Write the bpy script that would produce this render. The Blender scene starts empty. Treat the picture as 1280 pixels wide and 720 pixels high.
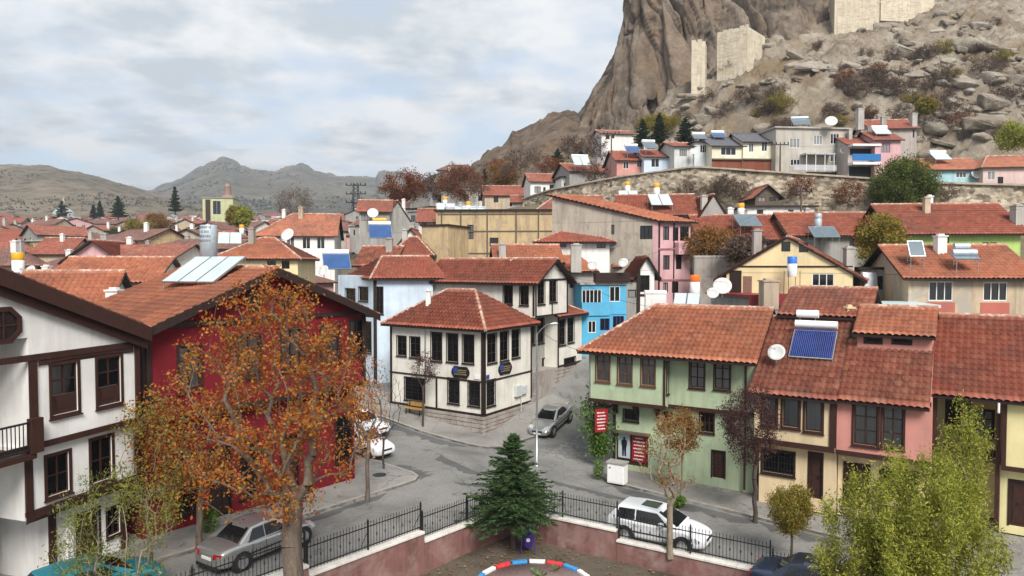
import bpy, bmesh, math, random
import numpy as np
from mathutils import Vector, Matrix
random.seed(7)
scene = bpy.context.scene
C = scene.collection
R = math.radians
# ---------------------------------------------------------------- camera
H = 11.5                      # camera height above the crossing
FPX = 870.0                   # focal length in pixels of a 1280 px wide picture
PITCH = math.atan(30 / FPX)
cam = bpy.data.cameras.new('camera'); camo = bpy.data.objects.new('camera', cam); C.objects.link(camo)
cam.sensor_width = 36.0; cam.lens = 36.0 * FPX / 1280; cam.clip_end = 20000; cam.clip_start = 0.1
camo.location = (0, 0, H); camo.rotation_euler = (math.pi / 2 - PITCH, 0, 0)
scene.camera = camo
# ---------------------------------------------------------------- sun and sky
SUN_EL, SUN_AZ = R(43), R(166)          # azimuth clockwise from +Y
sun = bpy.data.lights.new('sun', 'SUN'); suno = bpy.data.objects.new('sun', sun); C.objects.link(suno)
sun.energy = 2.4; sun.angle = R(24); sun.color = (1.0, 0.95, 0.88)
sdir = Vector((math.sin(SUN_AZ) * math.cos(SUN_EL), math.cos(SUN_AZ) * math.cos(SUN_EL), math.sin(SUN_EL)))
suno.rotation_euler = (-sdir).to_track_quat('-Z', 'Y').to_euler()
world = bpy.data.worlds.new('World'); scene.world = world; world.use_nodes = True
def world_nodes():
    nt = world.node_tree; N = nt.nodes; L = nt.links; N.clear()
    out = N.new('ShaderNodeOutputWorld'); bg = N.new('ShaderNodeBackground'); bg.inputs[1].default_value = 0.10
    sky = N.new('ShaderNodeTexSky'); sky.sky_type = 'NISHITA'; sky.sun_disc = False
    sky.sun_elevation = SUN_EL; sky.sun_rotation = SUN_AZ; sky.altitude = 1000; sky.dust_density = 1.5
    tc = N.new('ShaderNodeTexCoord'); sep = N.new('ShaderNodeSeparateXYZ'); L.new(tc.outputs['Generated'], sep.inputs[0])
    def mth(op, a, b=None):
        n = N.new('ShaderNodeMath'); n.operation = op
        for i, v in enumerate((a, b)):
            if v is None: continue
            if isinstance(v, (int, float)): n.inputs[i].default_value = v
            else: L.new(v, n.inputs[i])
        return n.outputs[0]
    zz = mth('ADD', mth('MAXIMUM', sep.outputs[2], 0.0), 0.16)
    cx = mth('DIVIDE', sep.outputs[0], zz); cy = mth('DIVIDE', sep.outputs[1], zz)
    cmb = N.new('ShaderNodeCombineXYZ'); L.new(cx, cmb.inputs[0]); L.new(cy, cmb.inputs[1])
    n1 = N.new('ShaderNodeTexNoise'); n1.inputs['Scale'].default_value = 1.9; n1.inputs['Detail'].default_value = 8
    n1.inputs['Roughness'].default_value = 0.52; n1.inputs['Distortion'].default_value = 0.1; L.new(cmb.outputs[0], n1.inputs['Vector'])
    r1 = N.new('ShaderNodeValToRGB'); e = r1.color_ramp.elements
    e[0].position = 0.36; e[0].color = (0.12, 0.12, 0.12, 1); e[1].position = 0.52; e[1].color = (1, 1, 1, 1)
    L.new(n1.outputs[0], r1.inputs[0])
    mp = N.new('ShaderNodeVectorMath'); mp.operation = 'ADD'; mp.inputs[1].default_value = (3.3, 7.1, 2.0); L.new(cmb.outputs[0], mp.inputs[0])
    n2 = N.new('ShaderNodeTexNoise'); n2.inputs['Scale'].default_value = 2.3; n2.inputs['Detail'].default_value = 7
    n2.inputs['Roughness'].default_value = 0.58; n2.inputs['Distortion'].default_value = 0.12; L.new(mp.outputs[0], n2.inputs['Vector'])
    r2 = N.new('ShaderNodeValToRGB'); e = r2.color_ramp.elements
    e[0].position = 0.42; e[0].color = (3.1, 3.42, 3.7, 1); e[1].position = 0.56; e[1].color = (5.0, 5.02, 5.02, 1)
    L.new(n2.outputs[0], r2.inputs[0])
    mx = N.new('ShaderNodeMix'); mx.data_type = 'RGBA'
    L.new(r1.outputs[0], mx.inputs[0]); L.new(sky.outputs[0], mx.inputs[6]); L.new(r2.outputs[0], mx.inputs[7])
    # pale veil: thin high cloud over the clear patches
    mx2 = N.new('ShaderNodeMix'); mx2.data_type = 'RGBA'; mx2.inputs[0].default_value = 0.62
    mx2.inputs[7].default_value = (3.55, 4.0, 4.35, 1); L.new(sky.outputs[0], mx2.inputs[6]); L.new(mx2.outputs[2], mx.inputs[6])
    L.new(mx.outputs[2], bg.inputs[0]); L.new(bg.outputs[0], out.inputs[0])
world_nodes()
vs = scene.view_settings
vs.view_transform = 'Standard'; vs.look = 'None'; vs.gamma = 1; vs.use_curve_mapping = False; vs.exposure = 1.05

# ---------------------------------------------------------------- pixel <-> place
cp, sp_ = math.cos(PITCH), math.sin(PITCH)
def ray(px, py):
    a = (px - 640) / FPX; b = (360 - py) / FPX
    return a, cp + b * sp_, -sp_ + b * cp
def G(px, py, z=0.0):                       # where the ray meets height z
    a, b, c = ray(px, py); t = (z - H) / c
    return Vector((a * t, b * t, z))
def D(px, py, Y):                           # point of the ray at distance Y
    a, b, c = ray(px, py); t = Y / b
    return Vector((a * t, Y, H + c * t))
def VZ(py, Y):                              # height of pixel row py at distance Y
    b = (360 - py) / FPX
    return H + Y * (b * cp - sp_) / (cp + b * sp_)
class Fr:
    """a vertical plane: start point, direction left to right seen from outside"""
    def __init__(s, A, ang=None, B=None):
        s.A = Vector((A[0], A[1])); 
        if B is not None:
            v = Vector((B[0], B[1])) - s.A; s.len = v.length; s.d = v.normalized()
        else: s.d = Vector((math.cos(R(ang)), math.sin(R(ang)))); s.len = None
        s.n = Vector((s.d.y, -s.d.x))
    def u(s, px, py=400):                   # distance along the plane under pixel column px
        a, b, c = ray(px, py)
        # A + u d = t (a,b)
        det = s.d.x * b - s.d.y * a
        return (s.A.y * a - s.A.x * b) / det
    def xy(s, u, o=0.0): return s.A + s.d * u + s.n * o
    def P(s, u, o, z): q = s.A + s.d * u + s.n * o; return (q.x, q.y, z)
    def uz(s, px, py):
        u = s.u(px, py); return u, VZ(py, s.xy(u).y)
    def rect(s, r):                         # pixel rectangle -> u0,u1,z0,z1
        x0, y0, x1, y1 = r
        my = (y0 + y1) / 2; u0 = s.u(x0, my); u1 = s.u(x1, my); Y = s.xy((u0 + u1) / 2).y
        return u0, u1, VZ(y1, Y), VZ(y0, Y)

# ---------------------------------------------------------------- numpy noise
def _h(ix, iy, iz, s):
    h = (ix.astype(np.int64) * 374761393 + iy.astype(np.int64) * 668265263 + iz.astype(np.int64) * 2147483647 + s * 974711) & 0xffffffff
    h = ((h ^ (h >> 13)) * 1274126177) & 0xffffffff
    h = ((h ^ (h >> 16)) * 2246822519) & 0xffffffff
    return ((h ^ (h >> 15)) & 0xffffff) / float(0xffffff)
def vn(x, y, z=0.0, s=0):
    x, y, z = np.broadcast_arrays(np.asarray(x, float), np.asarray(y, float), np.asarray(z, float))
    fx, fy, fz = np.floor(x), np.floor(y), np.floor(z); tx, ty, tz = x - fx, y - fy, z - fz
    tx, ty, tz = [t * t * t * (t * (t * 6 - 15) + 10) for t in (tx, ty, tz)]
    r = 0
    for i in (0, 1):
        for j in (0, 1):
            for k in (0, 1):
                w = (tx if i else 1 - tx) * (ty if j else 1 - ty) * (tz if k else 1 - tz)
                r = r + w * _h(fx + i, fy + j, fz + k, s)
    return r * 2 - 1
def fbm(x, y, z=0.0, o=5, s=0, g=0.5):
    a, r, n = 1.0, 0, 0
    for i in range(o):
        r = r + a * vn(x * 2.03 ** i, y * 2.03 ** i, z * 2.03 ** i, s + i * 17); n += a; a *= g
    return r / n
def worley(x, y, s=0, jit=0.9):             # F1, F2, cell random
    fx, fy = np.floor(x), np.floor(y); f1 = np.full(x.shape, 9.0); f2 = f1.copy(); cr = np.zeros(x.shape)
    for i in (-1, 0, 1):
        for j in (-1, 0, 1):
            cx, cy = fx + i, fy + j; z0 = np.zeros_like(cx)
            px = cx + .5 + (_h(cx, cy, z0, s) - .5) * jit; py = cy + .5 + (_h(cx, cy, z0 + 1, s) - .5) * jit
            d = np.hypot(px - x, py - y); m = d < f1
            f2 = np.where(m, f1, np.minimum(f2, d)); cr = np.where(m, _h(cx, cy, z0 + 2, s), cr); f1 = np.where(m, d, f1)
    return f1, f2, cr
def sst(a, b, x):
    t = np.clip((x - a) / (b - a), 0, 1); return t * t * (3 - 2 * t)

# ---------------------------------------------------------------- objects
def tag(o, label=None, cat=None, group=None, kind=None):
    if label: o['label'] = label
    if cat: o['category'] = cat
    if group: o['group'] = group
    if kind: o['kind'] = kind
    return o
def empty(name, loc=(0, 0, 0), rz=0.0, label=None, cat=None, group=None):
    o = bpy.data.objects.new(name, None); C.objects.link(o); o.location = loc; o.rotation_euler = (0, 0, rz)
    o.empty_display_size = 0.3
    return tag(o, label, cat, group)
def link(name, me, parent=None, mat=None):
    if mat is not None:
        for m in (mat if isinstance(mat, (list, tuple)) else [mat]): me.materials.append(m)
    o = bpy.data.objects.new(name, me); C.objects.link(o)
    if parent is not None: o.parent = parent
    return o
def copy_tree(o, parent=None):
    c = o.copy(); C.objects.link(c); c.parent = parent
    for ch in list(o.children): copy_tree(ch, c)
    return c
def npmesh(name, V, F, smooth=False, uv=None):
    V = np.asarray(V, float); F = np.asarray(F, np.int32); k = F.shape[1]
    me = bpy.data.meshes.new(name); me.vertices.add(len(V)); me.vertices.foreach_set('co', V.astype(np.float32).ravel())
    me.loops.add(F.size); me.loops.foreach_set('vertex_index', F.ravel())
    me.polygons.add(len(F)); me.polygons.foreach_set('loop_start', np.arange(0, F.size, k, dtype=np.int32))
    me.polygons.foreach_set('loop_total', np.full(len(F), k, np.int32))
    if smooth: me.polygons.foreach_set('use_smooth', np.ones(len(F), bool))
    if uv is not None:
        l = me.uv_layers.new(name='UVMap'); l.data.foreach_set('uv', np.asarray(uv, np.float32)[F.ravel()].ravel())
    me.update(calc_edges=True); return me
def gridfaces(nu, nv):                      # vertex index = i*nv + j
    i, j = np.meshgrid(np.arange(nu - 1), np.arange(nv - 1), indexing='ij'); a = (i * nv + j).ravel()
    return np.stack([a, a + nv, a + nv + 1, a + 1], 1)
class MB:
    def __init__(s): s.v = []; s.f = []; s.m = []; s.sm = []
    def add(s, vs, fs, mi=0, sm=False):
        k = len(s.v); s.v += [tuple(v) for v in vs]
        for f in fs: s.f.append([i + k for i in f]); s.m.append(mi); s.sm.append(sm)
        return s
    def box(s, x0, x1, y0, y1, z0, z1, mi=0):
        return s.hexa([(x0, y0, z0), (x1, y0, z0), (x1, y1, z0), (x0, y1, z0), (x0, y0, z1), (x1, y0, z1), (x1, y1, z1), (x0, y1, z1)], mi)
    def hexa(s, p, mi=0):
        return s.add(p, [(3, 2, 1, 0), (4, 5, 6, 7), (0, 1, 5, 4), (1, 2, 6, 5), (2, 3, 7, 6), (3, 0, 4, 7)], mi)
    def fbox(s, fr, u0, u1, o0, o1, z0, z1, mi=0):     # box in a facade frame; o is outward
        P = fr.P
        return s.hexa([P(u0, o1, z0), P(u1, o1, z0), P(u1, o0, z0), P(u0, o0, z0), P(u0, o1, z1), P(u1, o1, z1), P(u1, o0, z1), P(u0, o0, z1)], mi)
    def quad(s, a, b, c, d, mi=0): return s.add([a, b, c, d], [(0, 1, 2, 3)], mi)
    def tube(s, p0, p1, r0, r1=None, n=6, mi=0, caps=True, sm=True):
        r1 = r0 if r1 is None else r1; p0 = Vector(p0); p1 = Vector(p1); d = (p1 - p0)
        if d.length < 1e-6: return s
        d.normalize(); a = d.orthogonal().normalized(); b = d.cross(a); k = []
        for p, r in ((p0, r0), (p1, r1)):
            for i in range(n):
                t = 2 * math.pi * i / n; k.append(p + a * (r * math.cos(t)) + b * (r * math.sin(t)))
        s.add(k, [(i, (i + 1) % n, n + (i + 1) % n, n + i) for i in range(n)], mi, sm)
        if caps: s.add(k, [tuple(range(n))[::-1], tuple(range(n, 2 * n))], mi)
        return s
    def path(s, pts, r, n=6, mi=0):
        for a, b in zip(pts[:-1], pts[1:]): s.tube(a, b, r, r, n, mi)
        return s
    def lathe(s, c, prof, n=16, mi=0, sm=True, axis='z'):    # prof: (radius, height)
        k = []
        for r, h in prof:
            for i in range(n):
                t = 2 * math.pi * i / n
                q = (r * math.cos(t), r * math.sin(t), h)
                if axis == 'y': q = (q[0], h, q[1])
                if axis == 'x': q = (h, q[0], q[1])
                k.append((c[0] + q[0], c[1] + q[1], c[2] + q[2]))
        fs = []
        for j in range(len(prof) - 1):
            for i in range(n): fs.append((j * n + i, j * n + (i + 1) % n, (j + 1) * n + (i + 1) % n, (j + 1) * n + i))
        s.add(k, fs, mi, sm)
        s.add(k, [tuple(range(n))[::-1], tuple(range((len(prof) - 1) * n, len(prof) * n))], mi)
        return s
    def prism(s, pts, z0, z1, mi=0):
        n = len(pts); k = [(p[0], p[1], z0) for p in pts] + [(p[0], p[1], z1) for p in pts]
        return s.add(k, [tuple(range(n))[::-1], tuple(range(n, 2 * n))] + [(i, (i + 1) % n, n + (i + 1) % n, n + i) for i in range(n)], mi)
    def mesh(s, name, off=(0, 0, 0)):
        me = bpy.data.meshes.new(name)
        v = s.v if off == (0, 0, 0) else [(a - off[0], b - off[1], c - off[2]) for a, b, c in s.v]
        me.from_pydata(v, [], s.f)
        me.polygons.foreach_set('material_index', s.m); me.polygons.foreach_set('use_smooth', s.sm); me.update(); return me
    def obj(s, name, mat, parent=None, off=None):
        if off is None: off = tuple(parent.location) if (parent is not None and parent.parent is None) else (0, 0, 0)
        return link(name, s.mesh(name, off), parent, mat)
def bevel(o, w=0.02, seg=2, ang=40):
    m = o.modifiers.new('bevel', 'BEVEL'); m.width = w; m.segments = seg; m.limit_method = 'ANGLE'; m.angle_limit = R(ang); return o

# ---------------------------------------------------------------- materials
class NT:
    def __init__(s, name):
        s.m = bpy.data.materials.new(name); s.m.use_nodes = True; s.t = s.m.node_tree; s.N = s.t.nodes; s.L = s.t.links; s.N.clear()
        s.out = s.N.new('ShaderNodeOutputMaterial'); s.b = s.N.new('ShaderNodeBsdfPrincipled'); s.L.new(s.b.outputs[0], s.out.inputs[0])
        s.co = s.N.new('ShaderNodeTexCoord')
    def set(s, **k):
        for n, v in k.items():
            i = s.b.inputs[n.replace('_', ' ')]
            if hasattr(v, 'links') or hasattr(v, 'is_linked'): s.L.new(v, i)
            else: i.default_value = v if not isinstance(v, tuple) or len(v) == 4 else (*v, 1)
        return s
    def lk(s, sock, v):
        if isinstance(v, (int, float)): sock.default_value = v
        elif isinstance(v, tuple): sock.default_value = (*v, 1) if len(v) == 3 and len(sock.default_value) == 4 else v
        else: s.L.new(v, sock)
    def noise(s, scale, det=4, rough=.55, vec=None, dist=0.0, coord='Object', sc=(1, 1, 1)):
        n = s.N.new('ShaderNodeTexNoise'); n.inputs['Scale'].default_value = scale; n.inputs['Detail'].default_value = det
        n.inputs['Roughness'].default_value = rough; n.inputs['Distortion'].default_value = dist
        mp = s.N.new('ShaderNodeMapping'); mp.inputs['Scale'].default_value = sc
        if vec is None:
            if coord == 'World':
                g = s.N.new('ShaderNodeNewGeometry'); s.L.new(g.outputs['Position'], mp.inputs[0])
            else: s.L.new(s.co.outputs[coord], mp.inputs[0])
        else: s.L.new(vec, mp.inputs[0])
        s.L.new(mp.outputs[0], n.inputs['Vector']); return n.outputs[0]
    def ramp(s, fac, stops, interp='LINEAR'):
        r = s.N.new('ShaderNodeValToRGB'); cr = r.color_ramp; cr.interpolation = interp
        while len(cr.elements) < len(stops): cr.elements.new(0.5)
        for e, (p, c) in zip(cr.elements, stops):
            e.position = p; e.color = (*c, 1) if isinstance(c, tuple) and len(c) == 3 else ((c, c, c, 1) if isinstance(c, (int, float)) else c)
        s.L.new(fac, r.inputs[0]); return r.outputs[0]
    def mix(s, fac, a, b, mode='MIX'):
        n = s.N.new('ShaderNodeMix'); n.data_type = 'RGBA'; n.blend_type = mode
        s.lk(n.inputs[0], fac); s.lk(n.inputs[6], a); s.lk(n.inputs[7], b); return n.outputs[2]
    def math(s, op, a, b=0.0):
        n = s.N.new('ShaderNodeMath'); n.operation = op; s.lk(n.inputs[0], a); s.lk(n.inputs[1], b); return n.outputs[0]
    def bump(s, h, strength=.3, dist=.02):
        n = s.N.new('ShaderNodeBump'); n.inputs['Strength'].default_value = strength; n.inputs['Distance'].default_value = dist
        s.L.new(h, n.inputs['Height']); s.L.new(n.outputs[0], s.b.inputs['Normal']); return s
def mul(c, k): return tuple(min(1, x * k) for x in c)
MC = {}
def plain(name, col, rough=.6, metal=0.0, var=.12, scale=6.0, spec=.4, coat=0.0):
    if name in MC: return MC[name]
    t = NT(name); n = t.noise(scale, 5)
    c = t.mix(t.ramp(n, [(.3, 0.0), (.7, 1.0)]), mul(col, 1 - var), mul(col, 1 + var))
    t.set(Base_Color=c, Roughness=rough, Metallic=metal, Specular_IOR_Level=spec, Coat_Weight=coat)
    MC[name] = t.m; return t.m
def plaster(name, col, stain=.35, dirt=(.16, .14, .12), patch=None, pth=.56, pscale=.9, pw=.035):
    if name in MC: return MC[name]
    t = NT(name)
    n1 = t.noise(.7, 6, .6, coord='World'); c = t.mix(t.ramp(n1, [(.32, 0.0), (.68, 1.0)]), mul(col, .86), mul(col, 1.06))
    st = t.noise(1.8, 7, .66, coord='World', sc=(1, 1, .12)); c = t.mix(t.math('MULTIPLY', t.ramp(st, [(.47, 0.0), (.75, 1.0)]), min(1, stain * 1.35)), c, dirt)
    sp = t.noise(5, 5, .65, coord='World'); c = t.mix(t.math('MULTIPLY', t.ramp(sp, [(.58, 0.0), (.75, 1.0)]), stain * .7), c, mul(col, .55))
    if patch:
        pn = t.noise(pscale, 7, .68, coord='World', dist=.5); c = t.mix(t.ramp(pn, [(pth, 0.0), (pth + pw, 1.0)]), c, patch)
    f = t.noise(40, 3, coord='World'); t.set(Base_Color=c, Roughness=.9, Specular_IOR_Level=.2); t.bump(f, .25, .01)
    MC[name] = t.m; return t.m
def wood(name, col, rough=.55, var=.35):
    if name in MC: return MC[name]
    t = NT(name); n = t.noise(3, 6, .6, sc=(1, 1, 1)); g = t.noise(22, 4, .6, sc=(1, 1, .12))
    c = t.mix(t.ramp(g, [(.3, 0.0), (.7, 1.0)]), mul(col, 1 - var), mul(col, 1 + var)); c = t.mix(t.math('MULTIPLY', t.ramp(n, [(.45, 0.0), (.8, 1.0)]), .4), c, mul(col, 1.7))
    t.set(Base_Color=c, Roughness=rough, Specular_IOR_Level=.3); t.bump(g, .2, .006); MC[name] = t.m; return t.m
def tile_mat(name, cols, grime=.4, bump=False):
    if name in MC: return MC[name]
    t = NT(name); fl = t.N.new('ShaderNodeVectorMath'); fl.operation = 'FLOOR'; t.L.new(t.co.outputs['UV'], fl.inputs[0])
    w = t.N.new('ShaderNodeTexWhiteNoise'); w.noise_dimensions = '2D'; t.L.new(fl.outputs[0], w.inputs['Vector'])
    k = len(cols); c = t.ramp(w.outputs[0], [(i / max(1, k - 1), mul(cc, .93)) for i, cc in enumerate(cols)])
    n = t.noise(.35, 6, .62, coord='World'); c = t.mix(t.math('MULTIPLY', t.ramp(n, [(.42, 0.0), (.66, 1.0)]), grime), c, (.085, .06, .05))
    n2 = t.noise(3.5, 5, .65, coord='World'); c = t.mix(t.math('MULTIPLY', t.ramp(n2, [(.55, 0.0), (.72, 1.0)]), grime * .7), c, (.055, .045, .035))
    n3 = t.noise(1.3, 6, .7, coord='World'); c = t.mix(t.math('MULTIPLY', t.ramp(n3, [(.6, 0.0), (.7, 1.0)]), grime * .5), c, (.42, .27, .19))
    t.set(Base_Color=c, Roughness=.82, Specular_IOR_Level=.25)
    if bump:
        fr = t.N.new('ShaderNodeVectorMath'); fr.operation = 'FRACTION'; t.L.new(t.co.outputs['UV'], fr.inputs[0])
        sx = t.N.new('ShaderNodeSeparateXYZ'); t.L.new(fr.outputs[0], sx.inputs[0])
        a = t.math('SINE', t.math('MULTIPLY', sx.outputs[0], math.pi)); h = t.math('SUBTRACT', t.math('MULTIPLY', a, .8), t.math('MULTIPLY', sx.outputs[1], .8)); t.bump(h, .9, .06)
    MC[name] = t.m; return t.m
TR = [(.27, .075, .045), (.32, .095, .06), (.29, .08, .05), (.36, .12, .075), (.24, .065, .045)]
TO = [(.40, .14, .075), (.44, .16, .09), (.38, .125, .07), (.48, .19, .11), (.33, .105, .06)]
TB = [(.30, .092, .058), (.36, .12, .075), (.27, .08, .052), (.42, .165, .105), (.23, .065, .046)]
TILE = {'red': tile_mat('tile_red', TR), 'orange': tile_mat('tile_orange', TO), 'brown': tile_mat('tile_brown', TB, .5)}
TD = [(.20, .085, .065), (.24, .11, .085), (.17, .075, .06), (.28, .15, .12), (.22, .12, .10)]
RIDGE = None
TILEF = {k: tile_mat('far_tile_' + k, v, .5, True) for k, v in (('red', TR), ('orange', TO), ('brown', TB), ('dusty', TD))}
WOOD = wood('dark_wood', (.022, .012, .010)); WOODB = wood('brown_wood', (.038, .015, .011)); WOODM = wood('mid_wood', (.11, .05, .028)); WOODO = wood('old_wood', (.10, .075, .055))
WHITEP = plain('white_paint', (.78, .78, .76), .4, var=.05)
STEEL = plain('galvanised_steel', (.42, .44, .46), .38, .8, .15); DSTEEL = plain('dark_iron', (.022, .022, .025), .5, .3)
CONC = plaster('concrete', (.42, .40, .37), .5); ZINC = plain('grey_sheet', (.42, .44, .47), .45, .5, .2, 2)
def glass_mat(name, tint=(.015, .017, .02), tr=.55):
    t = NT(name); t.set(Base_Color=tint, Roughness=.08, Specular_IOR_Level=.6)
    if tr > 0:
        tb = t.N.new('ShaderNodeBsdfTransparent'); mx = t.N.new('ShaderNodeMixShader'); fr = t.N.new('ShaderNodeLayerWeight'); fr.inputs[0].default_value = .35
        inv = t.math('MULTIPLY', t.math('SUBTRACT', 1.0, fr.outputs[0]), tr)
        t.L.new(inv, mx.inputs[0]); t.L.new(t.b.outputs[0], mx.inputs[1]); t.L.new(tb.outputs[0], mx.inputs[2]); t.L.new(mx.outputs[0], t.out.inputs[0])
    return t.m
GLASS = glass_mat('window_glass', (.015, .017, .02), .85); GLASSD = glass_mat('dark_glass', (.012, .014, .016), 0); GLASSV = [GLASSD, GLASSD, GLASSD, glass_mat('curtained_glass', (.22, .22, .22), 0), glass_mat('half_curtained_glass', (.08, .08, .085), 0)]
def curtain_mat(name, col):
    t = NT(name); n = t.noise(14, 3, .5, sc=(1, 1, .03)); t.set(Base_Color=t.mix(n, mul(col, .45), col), Roughness=.9); return t.m
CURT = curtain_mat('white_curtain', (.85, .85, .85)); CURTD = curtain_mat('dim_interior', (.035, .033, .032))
# ================================================================ terrain
def interp(x, pts): return np.interp(x, [p[0] for p in pts], [p[1] for p in pts])
RP = [(0, 0), (2, .0), (4, .45), (9, 2.1), (12, 3.4), (22, 7.8), (35, 13.5), (46, 18.3), (60, 19)]
LP = [(0, 0), (20, 2.2), (50, 5.5), (110, 11), (200, 18), (360, 30), (600, 49), (1000, 80), (2000, 105), (5000, 110)]
WPX = [(655, 251, 113), (661, 249, 112), (693, 239, 105), (780, 223, 97), (868, 211.5, 92), (1089, 226.5, 88), (1170, 232, 87), (1400, 238, 83)]
WALL = [D(a, b, y) for a, b, y in WPX]
def gz(x, y):
    x = np.asarray(x, float); y = np.asarray(y, float)
    near = np.clip(-.035 * x, -.5, .5) * sst(140, 60, y)
    t = y - 44 + np.clip((x - 8) * .2, 0, 4)
    r = x / np.maximum(y, 5)
    w = sst(-.30, .04, r)
    wy = np.interp(x, [p.x for p in WALL], [p.y for p in WALL]); wz = np.interp(x, [p.x for p in WALL], [p.z for p in WALL])
    lo = interp(t, RP); k_ = sst(14, 2, x) * sst(0, 12, y - 92); lo = lo + (wz - 1.2 - lo) * k_
    hi = wz - .12 + np.clip((y - wy - 13) * .27, 0, 30)
    ri = lo + (hi - lo) * sst(.25, 1.3, y - wy)
    return near + interp(t, LP) * (1 - w) + ri * w
def g1(x, y): return float(gz(np.array([x]), np.array([y]))[0])
def axis(segs):
    a = []
    for x0, x1, st in segs: a += list(np.arange(x0, x1, st))
    return np.array(a + [segs[-1][1]])
PK = [(-.1, 31.33), (9.5, 25.55), (26, 15.6), (26, 8), (-24, 8), (-18, 11.4)]      # park outline: corner, right wall, ..., left wall
def in_park(x, y, m=0.0):
    # inside both wall lines
    dR = Vector((.857, -.515)); dL = Vector((-.669, -.743)); c = Vector((-.1, 31.33))
    a = (x - c.x) * dR.y - (y - c.y) * dR.x; b = (x - c.x) * dL.y - (y - c.y) * dL.x
    return (a > -m) & (b < m)
PARKZ = -.88
def build_ground():
    xs = axis([(-4000, -600, 200), (-600, -120, 30), (-120, -46, 4), (-46, 72, 1.0), (72, 140, 4), (140, 600, 40), (600, 4000, 200)])
    ys = axis([(-60, 10, 10), (10, 125, 1.0), (125, 200, 4), (200, 700, 25), (700, 4400, 150)])
    X, Y = np.meshgrid(xs, ys, indexing='ij'); Z = gz(X, Y) - .28 + fbm(X * .35, Y * .35, 0, 3, 5) * .08 * (Y > 66)
    Z = np.where((Y < 62) & (np.abs(X) < 30) & in_park(X, Y, 1.5), -2.0, Z)
    V = np.stack([X, Y, Z], -1).reshape(-1, 3)
    t = NT('earth'); n = t.noise(.12, 8, .65, coord='World'); c = t.ramp(n, [(.3, (.10, .075, .05)), (.5, (.16, .13, .085)), (.62, (.12, .11, .055)), (.8, (.20, .165, .115))])
    n2 = t.noise(2.2, 6, .65, coord='World'); c = t.mix(t.ramp(n2, [(.45, 0.0), (.7, .6)]), c, (.075, .062, .045)); t.set(Base_Color=c, Roughness=.95, Specular_IOR_Level=.1); t.bump(n2, .6, .15)
    o = link('ground', npmesh('ground', V, gridfaces(len(xs), len(ys)), True), None, t.m); tag(o, kind='structure')
build_ground()
def asphalt(name, base, crack=True):
    t = NT(name); n = t.noise(.28, 7, .62, coord='World', dist=.4); c = t.ramp(n, [(.30, mul(base, .55)), (.47, base), (.62, mul(base, 1.25)), (.8, mul(base, .8))])
    n2 = t.noise(9, 6, .7, coord='World'); c = t.mix(t.ramp(n2, [(.4, .0), (.7, .5)]), c, mul(base, .5))
    n4 = t.noise(1.1, 6, .6, coord='World', dist=1.2); c = t.mix(t.ramp(n4, [(.60, 0.0), (.66, .65)]), c, mul(base, .42))
    if crack:
        v = t.N.new('ShaderNodeTexVoronoi'); v.feature = 'DISTANCE_TO_EDGE'; v.inputs['Scale'].default_value = .22
        g = t.N.new('ShaderNodeNewGeometry'); ad = t.N.new('ShaderNodeVectorMath'); ad.operation = 'ADD'
        nn = t.N.new('ShaderNodeTexNoise'); nn.inputs['Scale'].default_value = .8; nn.inputs['Detail'].default_value = 7; t.L.new(g.outputs['Position'], nn.inputs['Vector'])
        t.L.new(g.outputs['Position'], ad.inputs[0]); t.L.new(nn.outputs[1], ad.inputs[1]); t.L.new(ad.outputs[0], v.inputs['Vector'])
        c = t.mix(t.ramp(v.outputs[0], [(.0, .55), (.007, 0.0)]), c, mul(base, .3))
    f = t.noise(60, 3, coord='World'); t.set(Base_Color=c, Roughness=t.math('ADD', .72, t.math('MULTIPLY', n, .25)), Specular_IOR_Level=.3); t.bump(f, .35, .012)
    return t.m
ASPH = asphalt('asphalt', (.20, .195, .185)); PAVE = asphalt('pavement_concrete', (.235, .225, .21)); COBB = asphalt('worn_setts', (.19, .185, .18))
def sheet(name, xs, ys, keep, dz, mat, zf=gz):
    X, Y = np.meshgrid(xs, ys, indexing='ij'); Z = zf(X, Y) + dz; V = np.stack([X, Y, Z], -1).reshape(-1, 3); F = gridfaces(len(xs), len(ys))
    cc = V[F].mean(1); F = F[keep(cc[:, 0], cc[:, 1])]
    o = link(name, npmesh(name, V, F, True), None, mat); return tag(o, kind='structure')
sheet('road', axis([(-40, 40, .25)]), axis([(17, 64, .25)]), lambda x, y: ~in_park(x, y, .17), .0, ASPH)
# ---- pavements: prisms that follow the ground, with kerb stones
def drape(name, poly, h, mat, step=.5, kind='structure', skirt=.3):
    bm = bmesh.new(); xs = [p[0] for p in poly]; ys = [p[1] for p in poly]
    f = bm.faces.new([bm.verts.new((p[0], p[1], 0)) for p in poly])
    for ax, a, b in ((0, min(xs), max(xs)), (1, min(ys), max(ys))):
        v = a + step
        while v < b:
            nn = Vector((1, 0, 0)) if ax == 0 else Vector((0, 1, 0)); bmesh.ops.bisect_plane(bm, geom=bm.verts[:] + bm.edges[:] + bm.faces[:], plane_co=nn * v, plane_no=nn); v += step
    for v in bm.verts: v.co.z = g1(v.co.x, v.co.y) + h
    be = [e for e in bm.edges if e.is_boundary]; r = bmesh.ops.extrude_edge_only(bm, edges=be)
    for v in r['geom']:
        if isinstance(v, bmesh.types.BMVert): v.co.z -= skirt + h
    bmesh.ops.recalc_face_normals(bm, faces=bm.faces[:])
    me = bpy.data.meshes.new(name); bm.to_mesh(me); bm.free(); o = link(name, me, None, mat)
    return tag(o, kind=kind) if kind else o
KERB = plaster('kerb_stone', (.33, .31, .28), .5)
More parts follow.
